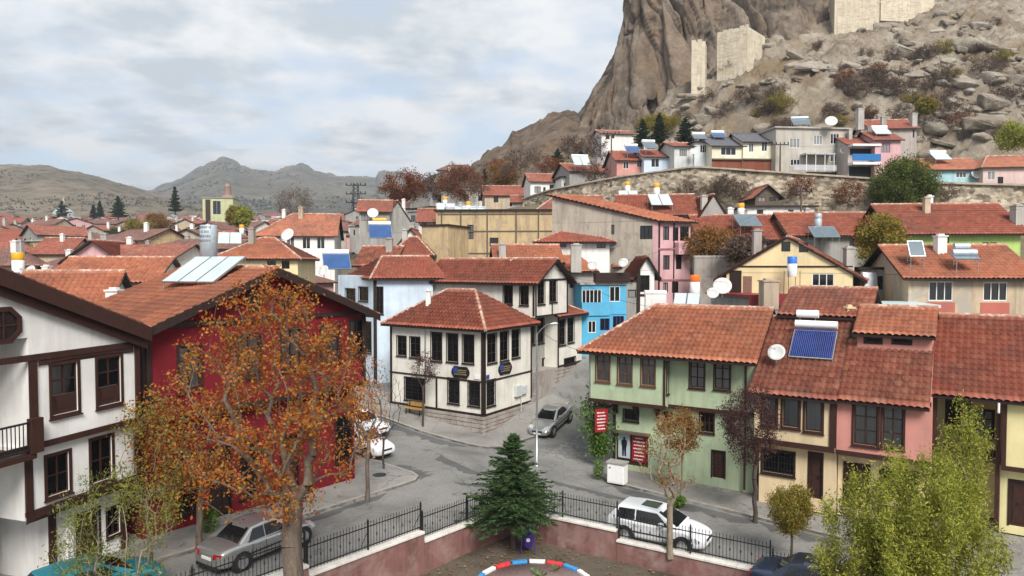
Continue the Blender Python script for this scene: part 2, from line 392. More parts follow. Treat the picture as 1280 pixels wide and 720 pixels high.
def kerb_line(parent, pts, L=.62, w=.16, h=.14, mat=KERB):
    """single kerb stones laid along a line, children of the pavement"""
    k = 0
    for a, b in zip(pts[:-1], pts[1:]):
        a = Vector(a); b = Vector(b); d = (b - a); n = max(1, int(d.length / L)); d.normalize(); nn = Vector((-d.y, d.x)); l = (b - a).length / n
        for i in range(n):
            p = a + d * (l * i); q = a + d * (l * (i + 1) - .012); jz = random.uniform(-.012, .012); ww = w + random.uniform(-.012, .012)
            m = MB(); c = []
            for s in (p, q, q + nn * ww, p + nn * ww): c.append(s)
            z = [g1(s.x, s.y) for s in c]
            m.hexa([(s.x, s.y, zz - .1) for s, zz in zip(c, z)] + [(s.x, s.y, zz + h + jz) for s, zz in zip(c, z)])
            m.obj('kerb_stone', mat, parent, (0, 0, 0))
kR = [(4.75, 38.3), (5.0, 37.1), (5.6, 36.4), (11.9, 31.65), (19.0, 26.4)]
pavR = drape('pavement', kR + [(27, 29.5), (25, 34), (15, 40), (7, 43), (5.6, 42.0)], .125, PAVE); kerb_line(pavR, kR, .62)
kW = [(-16, 53.2), (-8.3, 47.5), (-2.4, 43.1), (-1.55, 42.75), (-.6, 43.1), (2.1, 46.6), (4.2, 50.8)]
pavW = drape('pavement', kW + [(3, 52), (-1.5, 47.5), (-9, 52.5), (-15.5, 57)], .125, PAVE); kerb_line(pavW, kW, .62)
kL = [(-19, 18.6), (-12.3, 26.3), (-5.7, 34.8), (-5.0, 35.8), (-4.95, 36.5), (-5.4, 37.2), (-7.2, 38.7), (-12.0, 42.4)]
pavL = drape('pavement', [(-24, 18.6)] + kL + [(-13, 41), (-24, 30)], .125, PAVE); kerb_line(pavL, kL, .62)
# a pale concrete apron at the right end of the park wall
def gl(px, py): p = G(px, py, 0); return (p.x, p.y)
drape('path', [gl(952, 703), gl(978, 668), gl(1085, 664), (22.5, 24.5), (24, 17), (12.5, 24.0)], .03, PAVE)
# ---- setts of the steep side street, one joined mesh of worn stones
def setts():
    V = []; F = []; rng = np.random.default_rng(3)
    d = Vector((.50, .866)); n = Vector((.866, -.5)); o = Vector((2.3, 41.9)); cells = []
    for i in range(0, 86):
        for j in range(0, 26):
            u = i * .24 + (j % 2) * .06; v = j * .2 - .35
            p = o + d * u + n * v
            if p.y > 61: continue
            cells.append((p.x, p.y))
    c = np.array(cells); k = len(c); hz = gz(c[:, 0], c[:, 1]) + .012 + rng.uniform(0, .03, k) + .03 * (fbm(c[:, 0], c[:, 1], 0, 3, 2))
    lu = .105 + rng.uniform(-.014, .006, k); lv = .088 + rng.uniform(-.012, .006, k)
    sl = (gz(c[:, 0] + d.x * .2, c[:, 1] + d.y * .2) - gz(c[:, 0], c[:, 1])) / .2
    base = np.arange(k) * 8
    for s, (zz, sc) in enumerate(((-.06, 1.0), (0.0, .86))):
        for (a, b) in ((-1, -1), (1, -1), (1, 1), (-1, 1)):
            V.append(np.stack([c[:, 0] + d.x * a * lu * sc + n.x * b * lv * sc, c[:, 1] + d.y * a * lu * sc + n.y * b * lv * sc, hz + zz + sl * a * lu], 1))
    V = np.stack(V, 1).reshape(-1, 3)
    fs = [(4, 7, 6, 5), (0, 4, 5, 1), (1, 5, 6, 2), (2, 6, 7, 3), (3, 7, 4, 0)]
    F = np.concatenate([base[:, None] + np.array(f)[None] for f in fs])
    t = NT('sett_stone'); g = t.N.new('ShaderNodeNewGeometry'); c2 = t.ramp(g.outputs['Random Per Island'], [(0, (.13, .13, .13)), (.5, (.20, .195, .185)), (1, (.29, .28, .26))])
    nn = t.noise(.5, 5, coord='World'); c2 = t.mix(t.ramp(nn, [(.45, 0.0), (.65, .6)]), c2, (.10, .10, .10)); t.set(Base_Color=c2, Roughness=.75)
    ob = link('sett_paving', npmesh('sett_paving', V, F), None, t.m); tag(ob, kind='stuff')
    tag(ob, 'worn grey stone setts paving the steep side street', 'paving')
setts()
# old repairs and damp gutters: thin darker sheets of asphalt with ragged edges
ASPD = asphalt('patched_asphalt', (.105, .105, .105), False)
def ragged(a, b, w, seed, n=26):
    rng = random.Random(seed); a = Vector(a); b = Vector(b); d = b - a; nn = Vector((d.y, -d.x)).normalized(); top = []; bot = []
    for i in range(n + 1):
        p = a + d * (i / n); e = min(1, i / 3, (n - i) / 3); top.append(p + nn * (.02 + rng.uniform(0, .05))); bot.append(p + nn * (.06 + w * e * rng.uniform(.55, 1.1)))
    return [(p.x, p.y) for p in bot] + [(p.x, p.y) for p in reversed(top)]
for i, (a, b, w) in enumerate((((5.3, 36.5), (11.6, 31.7), 1.0), ((11.3, 31.9), (18, 26.95), .9), ((-9.5, 48.3), (-2.6, 43.1), .85), ((-12, 26.4), (-6.2, 34.0), .5), ((-4.8, 36.2), (-7.0, 38.4), 1.1), ((2.2, 36.8), (6.3, 34.0), .5), ((-4.2, 40.9), (-1.5, 37.4), .7), ((-3.0, 36.0), (.8, 35.2), .35))): drape('road_patch', ragged(a, b, w, i), .005 + .002 * i, ASPD, 1.0, 'structure', .0)

# ================================================================ houses
def tile_sheet(W, L, col=.29, row=.38, amp=.085, seed=0, K=4):
    rng = np.random.default_rng(seed); nc = max(2, int(round(W / col))); nr = max(1, int(round(L / row))); cw = W / nc; rw = L / nr
    px = np.concatenate([np.arange(nc * K) / K, [nc]]); pr = np.clip(np.sin(np.pi * (px % 1)) * 1.25 - .25, 0, 1) ** .7 * amp
    lines = []; vv = []
    jc = rng.normal(0, .006, (nr, nc + 1)); ci = np.minimum(px.astype(int), nc - 1)
    for r in range(nr):
        j = jc[r][ci]; sx = rng.normal(0, .004)
        lines.append(np.stack([px * cw + sx, np.full_like(px, r * rw - .02), pr + .04 + j], 1)); vv.append(r + .02)
        lines.append(np.stack([px * cw + sx, np.full_like(px, (r + 1) * rw), pr * .92 + .008 + j], 1)); vv.append(r + .98)
    V = np.stack(lines, 0); uv = np.stack([np.broadcast_to(px[None] * .9999, V.shape[:2]), np.broadcast_to(np.array(vv)[:, None], V.shape[:2])], -1)
    F = gridfaces(V.shape[0], V.shape[1])[:, ::-1]
    return V.reshape(-1, 3), F, uv.reshape(-1, 2)
class Thing:
    seed = 0
    def __init__(s, name, label, cat, at, group=None):
        s.o = empty(name, (at[0], at[1], at[2] if len(at) > 2 else 0), 0, label, cat, group); s.blocks = []
        Thing.seed += 1; s.seed = Thing.seed
    def part(s, mb, name, mat, parent=None): return mb.obj(name, mat, parent or s.o, tuple(s.o.location) if True else None)
    # ---- walls with real openings
    def block(s, pts, z0, z1, mat, name='wall', top=False): b = Block(s, [Vector((p[0], p[1])) for p in pts], z0, z1, mat, name, top); s.blocks.append(b); return b
    def done(s):
        for b in s.blocks: b.build()
        s.blocks = []; return s
    # ---- roofs. q = four eave corners (front left, front right, back right, back left), eave height z
    def roof(s, q, z, rise, over=.5, kind='x', tile='red', hl=0.0, hr=0.0, under=WOOD, gable=None, K=4, thick=.12, far=False, caps=True, vover=None, front_only=False, capmat=None):
        q = [Vector((p[0], p[1])) for p in q]
        if kind == 'y': q = [q[1], q[2], q[3], q[0]]
        ux = (q[1] - q[0]).normalized(); uy = (q[3] - q[0]).normalized(); W = (q[1] - q[0]).length; Dp = (q[3] - q[0]).length
        vo = over if vover is None else vover; slope = rise / (Dp / 2)
        def P(u, v, h=0.0): p = q[0] + ux * u + uy * v; return Vector((p.x, p.y, z + h))
        ze = -over * slope
        a = 0 if hl else -vo; b = W if hr else W + vo
        oa = over if hl else vo; ob = over if hr else vo
        rl = P(hl if hl else -vo, Dp / 2, rise); rr = P(W - hr if hr else W + vo, Dp / 2, rise)
        fl = P(-oa, -over, ze); frr = P(W + ob, -over, ze); br = P(W + ob, Dp + over, ze); bl = P(-oa, Dp + over, ze)
        polys = [[fl, frr, rr, rl], [br, bl, rl, rr]]
        if kind == 'shed':
            rise2 = rise; polys = [[P(-vo, -over, -over * rise / Dp), P(W + vo, -over, -over * rise / Dp), P(W + vo, Dp + over, rise + over * rise / Dp), P(-vo, Dp + over, rise + over * rise / Dp)]]
        else:
            if hl: polys.append([bl, fl, rl])
            if hr: polys.append([frr, br, rr])
        m = MB(); off = tuple(s.o.location)
        up = Vector((0, 0, 1))
        for pl in polys:
            n = len(pl); m.add([p for p in pl] + [p - up * thick for p in pl], [tuple(range(n)), tuple(range(2 * n - 1, n - 1, -1))] + [(i, n + i, n + (i + 1) % n, (i + 1) % n) for i in range(n)])
        ro = m.obj('roof', under, s.o, off)
        for i, pl in enumerate(polys):
            s.tiles(pl, tile, ro, K, far, i)
        cm = capmat or plaster('mortared_ridge', (.40, .22, .16), .5, (.12, .07, .05), patch=(.52, .42, .35), pth=.52, pscale=2.5)
        if caps and kind != 'shed':
            def cap(p, q2, nm):
                m = MB(); p = Vector(p); q2 = Vector(q2); d = q2 - p; n = max(1, int(d.length / .4))
                for i in range(n):
                    t0 = p + d * (i / n); t1 = p + d * ((i + 1.08) / n if i < n - 1 else 1); m.tube(t0 + up * .03, t1 + up * .045, .10, .115, 8, 0, True)
                me = m.mesh(nm, off); l = me.uv_layers.new(name='UVMap')
                uvs = np.random.default_rng(s.seed).uniform(0, 40, (n, 2)).repeat(max(1, len(l.data) // n), axis=0); uvs = np.resize(uvs, (len(l.data), 2)); l.data.foreach_set('uv', uvs.astype(np.float32).ravel())
                link(nm, me, ro, cm)
            cap(rl, rr, 'ridge_tiles')
            if hl: cap(rl, fl, 'hip_tiles')
            if hr: cap(rr, frr, 'hip_tiles')
        if gable is not None and kind != 'shed':
            m = MB(); e = .0
            for side, h in ((0, hl), (W, hr)):
                if h: continue
                t3 = [P(side, 0, 0), P(side, Dp, 0), P(side, Dp / 2, rise - .02)]
                if side == 0: t3 = t3[::-1]
                inn = ux * (.2 if side == 0 else -.2); inn = Vector((inn.x, inn.y, 0))
                m = MB(); m.add(t3 + [p + inn for p in t3], [(0, 1, 2), (5, 4, 3), (0, 3, 4, 1), (1, 4, 5, 2), (2, 5, 3, 0)]); m.obj('gable', gable, s.o, off)
        if kind == 'shed' and gable is not None:
            m = MB()
            for side in (0, W):
                t3 = [P(side, 0, 0), P(side, Dp, 0), P(side, Dp, rise - .02)]; inn = ux * (.2 if side == 0 else -.2); inn = Vector((inn.x, inn.y, 0))
                m = MB(); m.add(t3 + [p + inn for p in t3], [(0, 1, 2), (5, 4, 3), (0, 3, 4, 1), (1, 4, 5, 2), (2, 5, 3, 0)]); m.obj('gable', gable, s.o, off)
        s.rf = ro; return ro
    def tiles(s, pl, tile, ro, K=4, far=False, i=0):
        pl = [Vector(p) for p in pl]; off = Vector(s.o.location); ex = (pl[1] - pl[0]).normalized(); nn = (pl[1] - pl[0]).cross(pl[-1] - pl[0]).normalized()
        if nn.z < 0: nn = -nn
        ey = nn.cross(ex)
        pu = [((p - pl[0]).dot(ex), (p - pl[0]).dot(ey)) for p in pl]; u0 = min(a for a, b in pu); u1 = max(a for a, b in pu); L = max(b for a, b in pu)
        if far:
            m = MB(); n = len(pl); m.add([p + nn * .01 for p in pl], [tuple(range(n))]); me = m.mesh('roof_tiles', tuple(off)); l = me.uv_layers.new(name='UVMap')
            l.data.foreach_set('uv', np.array([(a / .3 + s.seed * 7, b / .42) for a, b in pu], np.float32).ravel())
            o = link('roof_tiles', me, ro, TILEF[tile]); tag(o, kind='stuff'); return
        V, F, uv = tile_sheet(u1 - u0, L, seed=s.seed * 5 + i, K=K)
        V = V + np.array([u0, 0, 0.01]); M = np.array([ex, ey, nn]); Wd = V @ M + np.array(pl[0] - off)
        uv = uv + np.array([s.seed * 31 % 97, i * 50])
        me = npmesh('roof_tiles', Wd, F, True, uv)
        rect = len(pl) == 4 and abs(pu[3][0] - u0) < .05 and abs(pu[2][0] - u1) < .05
        if not rect:
            bm = bmesh.new(); bm.from_mesh(me); cen = sum((p for p in pl), Vector()) / len(pl) - off
            for k in range(1, len(pl)):
                a = pl[k] - off; b = pl[(k + 1) % len(pl)] - off; no = (b - a).cross(nn).normalized()
                if no.dot(cen - a) > 0: no = -no
                bmesh.ops.bisect_plane(bm, geom=bm.verts[:] + bm.edges[:] + bm.faces[:], plane_co=a, plane_no=no, clear_outer=True)
            bm.to_mesh(me); bm.free()
        o = link('roof_tiles', me, ro, TILE[tile]); tag(o, kind='stuff')
    def chimney(s, p, w, d, z0, z1, mat, capm=None, rz=0.0, pots=0, parent=None):
        f = Fr((p[0], p[1]), math.degrees(rz)); m = MB()
        m.fbox(f, -w / 2, w / 2, -d / 2, d / 2, z0, z1); m.fbox(f, -w / 2 - .06, w / 2 + .06, -d / 2 - .06, d / 2 + .06, z1, z1 + .09)
        m.fbox(f, -w * .3, w * .3, -d * .3, d * .3, z1 + .09, z1 + .2)
        o = m.obj('chimney', mat, parent or getattr(s, 'rf', s.o), tuple(s.o.location)); return o
    def band(s, fr, u0, u1, z, h=.14, o0=.0, o1=.05, mat=WOOD, name='timber_band'):
        m = MB(); m.fbox(fr, u0, u1, o0 + .002, o1, z - h / 2, z + h / 2); return m.obj(name, mat, s.o, tuple(s.o.location))
    def post(s, fr, u, z0, z1, w=.14, o0=.0, o1=.06, mat=WOOD, name='corner_post'):
        m = MB(); m.fbox(fr, u - w / 2, u + w / 2, o0 + .002, o1, z0, z1); return m.obj(name, mat, s.o, tuple(s.o.location))
class Block:
    def __init__(s, t, pts, z0, z1, mat, name, top): s.t = t; s.p = pts; s.z0 = z0; s.z1 = z1; s.mat = mat; s.name = name; s.top = top; s.op = {}
    def fr(s, i): return Fr(s.p[i], B=s.p[(i + 1) % len(s.p)])
    def opening(s, i, u0, u1, z0, z1): s.op.setdefault(i, []).append((u0, u1, z0, z1))
    def win(s, i, px=None, uv=None, **k):
        f = s.fr(i); u0, u1, z0, z1 = f.rect(px) if px else uv
        u0 = max(.03, u0); u1 = min(f.len - .03, u1); z0 = max(s.z0 + .02, z0); z1 = min(s.z1 - .02, z1)
        if u1 - u0 < .15 or z1 - z0 < .15: return None
        s.opening(i, u0, u1, z0, z1); return window(s.t, f, u0, u1, z0, z1, **k)
    def door(s, i, px=None, uv=None, mat=WOODB, leaves=1, fr_mat=None, name='door'):
        f = s.fr(i); u0, u1, z0, z1 = f.rect(px) if px else uv; z0 = max(s.z0 + .01, z0); z1 = min(z1, s.z1 - .02); u0 = max(.03, u0); u1 = min(f.len - .03, u1)
        s.opening(i, u0, u1, z0, z1); off = tuple(s.t.o.location); m = MB(); w = .07
        m.fbox(f, u0, u1, -.14, -.08, z0, z1)
        n = leaves
        for k in range(n):
            a = u0 + (u1 - u0) * k / n + .05; b = u0 + (u1 - u0) * (k + 1) / n - .05
            for (c, e) in ((.08, .42), (.5, .92)): m.fbox(f, a + .06, b - .06, -.08, -.055, z0 + (z1 - z0) * c, z0 + (z1 - z0) * e)
        o = m.obj(name, mat, s.t.o, off)
        m = MB(); m.fbox(f, u0 - w, u0, -.1, .03, z0, z1 + w); m.fbox(f, u1, u1 + w, -.1, .03, z0, z1 + w); m.fbox(f, u0, u1, -.1, .03, z1, z1 + w); m.obj('door_frame', fr_mat or WOOD, o, off)
        m = MB(); m.fbox(f, u1 - .16, u1 - .12, -.055, -.01, z0 + .95, z0 + 1.1); m.obj('handle', DSTEEL, o, off); return o
    def build(s):
        m = MB(); n = len(s.p)
        for i in range(n):
            f = s.fr(i); ops = s.op.get(i, [])
            us = sorted(set([0, f.len] + [round(v, 4) for o in ops for v in o[:2]])); zs = sorted(set([s.z0, s.z1] + [round(v, 4) for o in ops for v in o[2:]]))
            for a, b in zip(us[:-1], us[1:]):
                run = None
                for c, e in list(zip(zs[:-1], zs[1:])):
                    mu, mz = (a + b) / 2, (c + e) / 2
                    if any(o[0] < mu < o[1] and o[2] < mz < o[3] for o in ops): continue
                    m.quad(f.P(a, 0, c), f.P(b, 0, c), f.P(b, 0, e), f.P(a, 0, e))
            for (a, b, c, e) in ops:
                P = f.P; d = -.2
                m.quad(P(a, 0, c), P(b, 0, c), P(b, d, c), P(a, d, c)); m.quad(P(a, d, e), P(b, d, e), P(b, 0, e), P(a, 0, e))
                m.quad(P(a, 0, c), P(a, d, c), P(a, d, e), P(a, 0, e)); m.quad(P(b, 0, e), P(b, d, e), P(b, d, c), P(b, 0, c))
        m.add([(p.x, p.y, s.z0) for p in s.p], [tuple(range(n))[::-1]]); m.add([(p.x, p.y, s.z1) for p in s.p], [tuple(range(n))])
        m.obj(s.name, s.mat, s.t.o, tuple(s.t.o.location))
def window(t, f, u0, u1, z0, z1, style='wood', frame=WOODB, cols=2, rows=2, trim=.07, curtain=None, sill=True, simple=False, glass=None, proud=.035, lower=0.0, bars=False):
    off = tuple(t.o.location); m = MB(); w = trim
    if simple:
        m.fbox(f, u0, u1, -.16, -.09, z0, z1); k = .05
        m2 = MB()
        m2.fbox(f, u0, u1, -.08, -.02, z0, z0 + k); m2.fbox(f, u0, u1, -.08, -.02, z1 - k, z1); m2.fbox(f, u0, u0 + k, -.08, -.02, z0 + k, z1 - k); m2.fbox(f, u1 - k, u1, -.08, -.02, z0 + k, z1 - k)
        for c in range(1, cols): x = u0 + (u1 - u0) * c / cols; m2.fbox(f, x - k / 2, x + k / 2, -.08, -.025, z0 + k, z1 - k)
        o = m2.obj('window', frame, t.o, off); m.obj('pane', glass or random.choice(GLASSV), o, off); return o
    # outer trim on the wall and sash in the reveal
    if w > 0:
        m.fbox(f, u0 - w, u0, .002, proud, z0 - w, z1 + w); m.fbox(f, u1, u1 + w, .002, proud, z0 - w, z1 + w); m.fbox(f, u0, u1, .002, proud, z1, z1 + w); m.fbox(f, u0, u1, .002, proud, z0 - w, z0)
    s = .055; a, b = -.10, -.05
    m.fbox(f, u0, u0 + s, a, b, z0, z1); m.fbox(f, u1 - s, u1, a, b, z0, z1); m.fbox(f, u0 + s, u1 - s, a, b, z0, z0 + s); m.fbox(f, u0 + s, u1 - s, a, b, z1 - s, z1)
    zl = z0
    if lower > 0:
        zl = z0 + (z1 - z0) * lower; m.fbox(f, u0 + s, u1 - s, a - .01, b - .01, z0 + s, zl)
        m.fbox(f, (u0 + u1) / 2 - (u1 - u0) * .3, (u0 + u1) / 2 + (u1 - u0) * .3, b - .01, b + .012, z0 + (zl - z0) * .3, z0 + (zl - z0) * .8)
    for c in range(1, cols): x = u0 + (u1 - u0) * c / cols; m.fbox(f, x - .03, x + .03, a, b, zl + s, z1 - s)
    for r in range(1, rows):
        zz = zl + (z1 - zl) * r / rows
        for c in range(cols):
            x0 = u0 + (u1 - u0) * c / cols + (.055 if c == 0 else .03); x1 = u0 + (u1 - u0) * (c + 1) / cols - (.055 if c == cols - 1 else .03); m.fbox(f, x0, x1, a + .008, b - .008, zz - .022, zz + .022)
    o = m.obj('window', frame, t.o, off)
    m = MB(); m.fbox(f, u0 + .02, u1 - .02, -.083, -.075, zl + .02, z1 - .02); m.obj('pane', glass or GLASS, o, off)
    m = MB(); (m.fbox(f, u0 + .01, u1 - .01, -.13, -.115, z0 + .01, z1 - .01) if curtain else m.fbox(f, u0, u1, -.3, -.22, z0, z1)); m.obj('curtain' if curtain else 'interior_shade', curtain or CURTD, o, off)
    if sill:
        m = MB(); m.fbox(f, u0 - w - .03, u1 + w + .03, .002, .09, z0 - w - .05, z0 - w - .002); m.obj('sill', frame, o, off)
    if bars:
        m = MB(); n = max(3, int((u1 - u0) / .13))
        for k in range(n + 1): x = u0 + (u1 - u0) * k / n; m.fbox(f, x - .01, x + .01, .005, .025, z0, z1)
        for zz in (.2, .5, .8): zz = z0 + (z1 - z0) * zz; m.fbox(f, u0, u1, .026, .04, zz - .01, zz + .01)
        m.obj('window_grille', DSTEEL, o, off)
    return o
def stones(t, f, u0, u1, zb, zt, mat, cw=.5, rh=.26, o1=.07, seed=0):
    """squared stones laid in courses, each a part; zb may be a function of u"""
    rng = random.Random(seed); off = tuple(t.o.location); z = zt; r = 0; lo = (lambda u: zb) if not callable(zb) else zb
    while z > min(lo(u0), lo(u1)) + .02:
        h = rh * rng.uniform(.85, 1.15); u = u0 - rng.uniform(0, .3)
        while u < u1:
            w = cw * rng.uniform(.6, 1.4); a = max(u, u0); b = min(u + w, u1); u += w
            bt = max(z - h, lo((a + b) / 2) - .15)
            if b - a < .06 or z - bt < .06: continue
            g = .012; m = MB(); oo = o1 + rng.uniform(-.02, .02); e = .02
            P = f.P
            m.add([P(a + g, .0, bt + g), P(b - g, .0, bt + g), P(b - g, .0, z - g), P(a + g, .0, z - g), P(a + g + e, oo, bt + g + e), P(b - g - e, oo, bt + g + e), P(b - g - e, oo, z - g - e), P(a + g + e, oo, z - g - e)],
                  [(4, 5, 6, 7), (0, 1, 5, 4), (1, 2, 6, 5), (2, 3, 7, 6), (3, 0, 4, 7)])
            m.obj('stone', mat, t.o, off)
        z -= h; r += 1
# ================================================================ houses round the crossing
def zr(ox, oy, s, r): return (ox + r[0] / s, oy + r[1] / s, ox + r[2] / s, oy + r[3] / s)
def V2(p): return Vector((p[0], p[1]))
def back(f, u, d): q = f.xy(u, -d); return q
WHITEW = plaster('white_plaster', (.74, .73, .71), .22); CREAM = plaster('cream_white_plaster', (.72, .69, .62), .25); REDW = plaster('crimson_plaster', (.155, .009, .017), .35, (.06, .008, .01))
GREENW = plaster('mint_plaster', (.40, .48, .32), .35, patch=(.36, .47, .30), pth=.6); LBLUE = plaster('pale_blue_plaster', (.56, .66, .76), .25)
CREAMY = plaster('apricot_plaster', (.66, .52, .33), .25); PINKW = plaster('salmon_plaster', (.56, .25, .21), .3); YELW = plaster('lemon_plaster', (.70, .62, .33), .25); YELG = plaster('butter_plaster', (.76, .62, .36), .2)
BLUEW = plaster('sky_blue_plaster', (.10, .40, .62), .3); PINKL = plaster('pale_pink_plaster', (.60, .36, .38), .3); BEIGER = plaster('rough_beige_render', (.42, .37, .31), .6, patch=(.30, .26, .22), pth=.56)
OLDW = plaster('peeling_beige_plaster', (.52, .41, .29), .6, patch=(.38, .34, .29), pth=.53, pscale=.6); GREYR = plaster('grey_render', (.33, .32, .30), .5); MUD = plaster('ochre_mud_plaster', (.50, .38, .22), .7, (.18, .13, .09), patch=(.38, .29, .19), pth=.55)
STONE = plaster('grey_stone', (.36, .32, .29), .6, patch=(.27, .22, .20), pth=.55, pscale=.8); LIMEW = plaster('lime_green_plaster', (.42, .58, .18), .3)
BOARD = plain('black_board', (.012, .011, .013), .4); GOLD = plain('gold_letters', (.30, .22, .10), .5); BLUEP = plain('blue_plate', (.03, .06, .25), .4); REDP = plain('red_sign', (.26, .01, .018), .45)

# ---- white hip-roofed corner house
c3 = V2(G(605, 547, 0)); f = Fr(c3, -33.3); L3 = -f.u(488.3, 450); d3 = Vector((math.cos(R(56.7)), math.sin(R(56.7)))); p0 = c3 - f.d * L3
t = Thing('corner_house', 'cream white two-storey corner house with dark windows, hipped red roof and stone base', 'house', (*p0, 0))
DEP3 = 6.0
q3 = [p0, c3, c3 + d3 * DEP3, p0 + d3 * DEP3]
b = t.block(q3, 1.4, 7.42, CREAM); sb = t.block([p + (V2((0, 0))) for p in q3], -.4, 1.4, STONE, 'stone_base')
Z3 = lambda r: zr(480, 390, 4.235, r)
for r in ((70, 128, 117, 230), (138, 133, 190, 240), (250, 110, 305, 258), (333, 117, 390, 263), (417, 123, 475, 270)): b.win(0, Z3(r), frame=WOOD, cols=2, rows=3, trim=.06, curtain=None)
for r in ((548, 117, 595, 268), (615, 105, 658, 255), (677, 95, 718, 240)): b.win(1, Z3(r), frame=WOOD, cols=2, rows=3, trim=.06)
for r in ((110, 350, 215, 468), (340, 352, 397, 483), (447, 372, 506, 497)): b.win(0, Z3(r), frame=WOOD, cols=3 if r[0] == 110 else 2, rows=3, trim=.06, bars=True)
b.win(1, Z3((545, 360, 587, 495)), frame=WOOD, cols=2, rows=3, trim=.06, bars=True)
f0, f1 = b.fr(0), b.fr(1)
for ff in (f0, f1):
    t.band(ff, -.06 if ff is f0 else .0, ff.len + (.0 if ff is f0 else .06), 3.68, .11); t.band(ff, -.06 if ff is f0 else 0, ff.len + (0 if ff is f0 else .06), 1.47, .14); t.band(ff, 0, ff.len, 7.3, .16)
t.post(f0, f0.len - .08, 1.54, 7.0, .2, 0, .075); t.post(f1, .06, 1.54, 7.0, .16, 0, .072); t.post(f0, .08, 1.54, 7.0, .16, 0, .07)
t.post(f0, f0.u(532, 430), 3.74, 7.0, .1, 0, .06, STEEL, 'downpipe'); t.post(f0, f0.u(546, 490), 1.54, 3.62, .12); t.post(f1, f1.len - .1, 1.54, 7.0, .12)
stones(t, f0, 0, f0.len + .02, -.2, 1.38, STONE, .55, .27, .08, 3); stones(t, f1, -.05, f1.len, lambda u: -.1 + u * .16, 1.38, STONE, .55, .27, .08, 4)
t.roof(q3, 7.5, 2.1, .5, 'x', 'red', 2.9, 2.9, gable=None)
ch = D(535.5, 378, 50.3); t.chimney((ch.x, ch.y), .35, .35, 7.9, VZ(364, 50.3), WHITEW)
def board_sign(tt, ff, r, lab):
    u0, u1, z0, z1 = ff.rect(r); m = MB(); n = 8; um, zm = (u0 + u1) / 2, (z0 + z1) / 2; w, h = (u1 - u0) / 2, (z1 - z0) / 2; pts = []
    for k in range(24):
        a = 2 * math.pi * k / 24; rr = 1 + .06 * math.cos(6 * a); e = .55
        pts.append((um + w * math.copysign(abs(math.cos(a)) ** e, math.cos(a)) * rr, zm + h * math.copysign(abs(math.sin(a)) ** e, math.sin(a)) * rr))
    m.add([ff.P(a, .07, c) for a, c in pts] + [ff.P(a, .01, c) for a, c in pts], [tuple(range(24))] + [(i, i + 24, (i + 1) % 24 + 24, (i + 1) % 24) for i in range(24)])
    o = m.obj('name_board', BOARD); tag(o, lab, 'sign', 'boards on the corner house')
    m = MB(); m.fbox(ff, u0 + w * .15, u0 + w * .7, .072, .08, zm - h * .1, z1 - h * .25); x = m.obj('emblem', BLUEP, o)
    m = MB(); rng = random.Random(5)
    for zz in (.35, 0, -.35):
        u = um - w * .25 if zz > 0 else um - w * .7
        while u < u1 - w * .3: ww = rng.uniform(.03, .08); m.fbox(ff, u, u + ww, .072, .078, zm + h * zz - .035, zm + h * zz + .035); u += ww + .03
    tag(m.obj('lettering', GOLD, o), kind='stuff')
board_sign(t, f0, Z3((362, 287, 452, 350)), 'black scalloped name board between the storeys on the long face of the corner house')
board_sign(t, f1, Z3((605, 268, 672, 330)), 'black scalloped name board on the short side of the corner house')
for ff, r, mt in ((f0, (483, 333, 512, 357), WHITEP), (f1, (533, 333, 553, 357), BLUEP)):
    u0, u1, z0, z1 = ff.rect(Z3(r)); m = MB(); m.fbox(ff, max(.2, u0), u1, .06, .08, z0 + .03, z1); m.obj('street_plate', mt, t.o, tuple(t.o.location))
m = MB(); u0, u1, z0, z1 = f1.rect(Z3((688, 388, 718, 445))); m.fbox(f1, u0, u1, .01, .22, z0, z1); u0, u1, z0, z1 = f1.rect(Z3((720, 388, 747, 432))); m.fbox(f1, u0, u1, .01, .2, z0, z1)
m.tube(f1.P(u0, .1, z0), f1.P(u0, .1, 0.9), .03); bx_ = m.obj('meter_box', plain('grey_plastic', (.5, .52, .52), .5), t.o, tuple(t.o.location)); bevel(bx_, .01)
t.done()

# ---- taller white house with the gable over the side street
tt_ = (3.10 + 0) ; f = Fr(c3, 56.7)
uA = f.u(663.7, 380); uB = f.u(704.5, 380); o4 = .35
pA = f.xy(uA, o4); pB = f.xy(uB, o4); wv = -f.n      # back direction
t = Thing('gabled_house', 'tall cream white house with a gable jutting over the steep side street', 'house', (*f.xy(uA, -4), 1))
ze4 = VZ(350, pA.y); zb4 = VZ(397, pA.y); LG = 10.2
q4 = [pA, pB, pB + wv * LG, pA + wv * LG]
b = t.block(q4, zb4, ze4, CREAM)
Z33 = lambda r: zr(440, 280, 2.571, r)
for r in ((597, 181, 619, 257), (635, 175, 658, 250)): b.win(0, Z33(r), frame=WOOD, cols=2, rows=3, trim=.06)
for r in ((487, 183, 515, 257), (540, 183, 566, 260)): b.win(3, Z33(r), frame=WOOD, cols=2, rows=3, trim=.06)
t.roof(q4, ze4 + .05, 1.5, .55, 'y', 'red', gable=CREAM, vover=.55)
g = b.fr(0); t.band(g, 0, g.len, ze4 - .02, .14); t.band(g, 0, g.len, zb4 + .06, .12); t.post(g, .08, zb4 + .12, ze4 - .1); t.post(g, g.len - .08, zb4 + .12, ze4 - .1); t.post(g, g.len * .5, zb4 + .12, ze4 - .1, .08)
l = b.fr(3); t.band(l, 0, l.len, ze4 - .06, .14); t.post(l, l.len - .1, zb4 + .12, ze4 - .1)
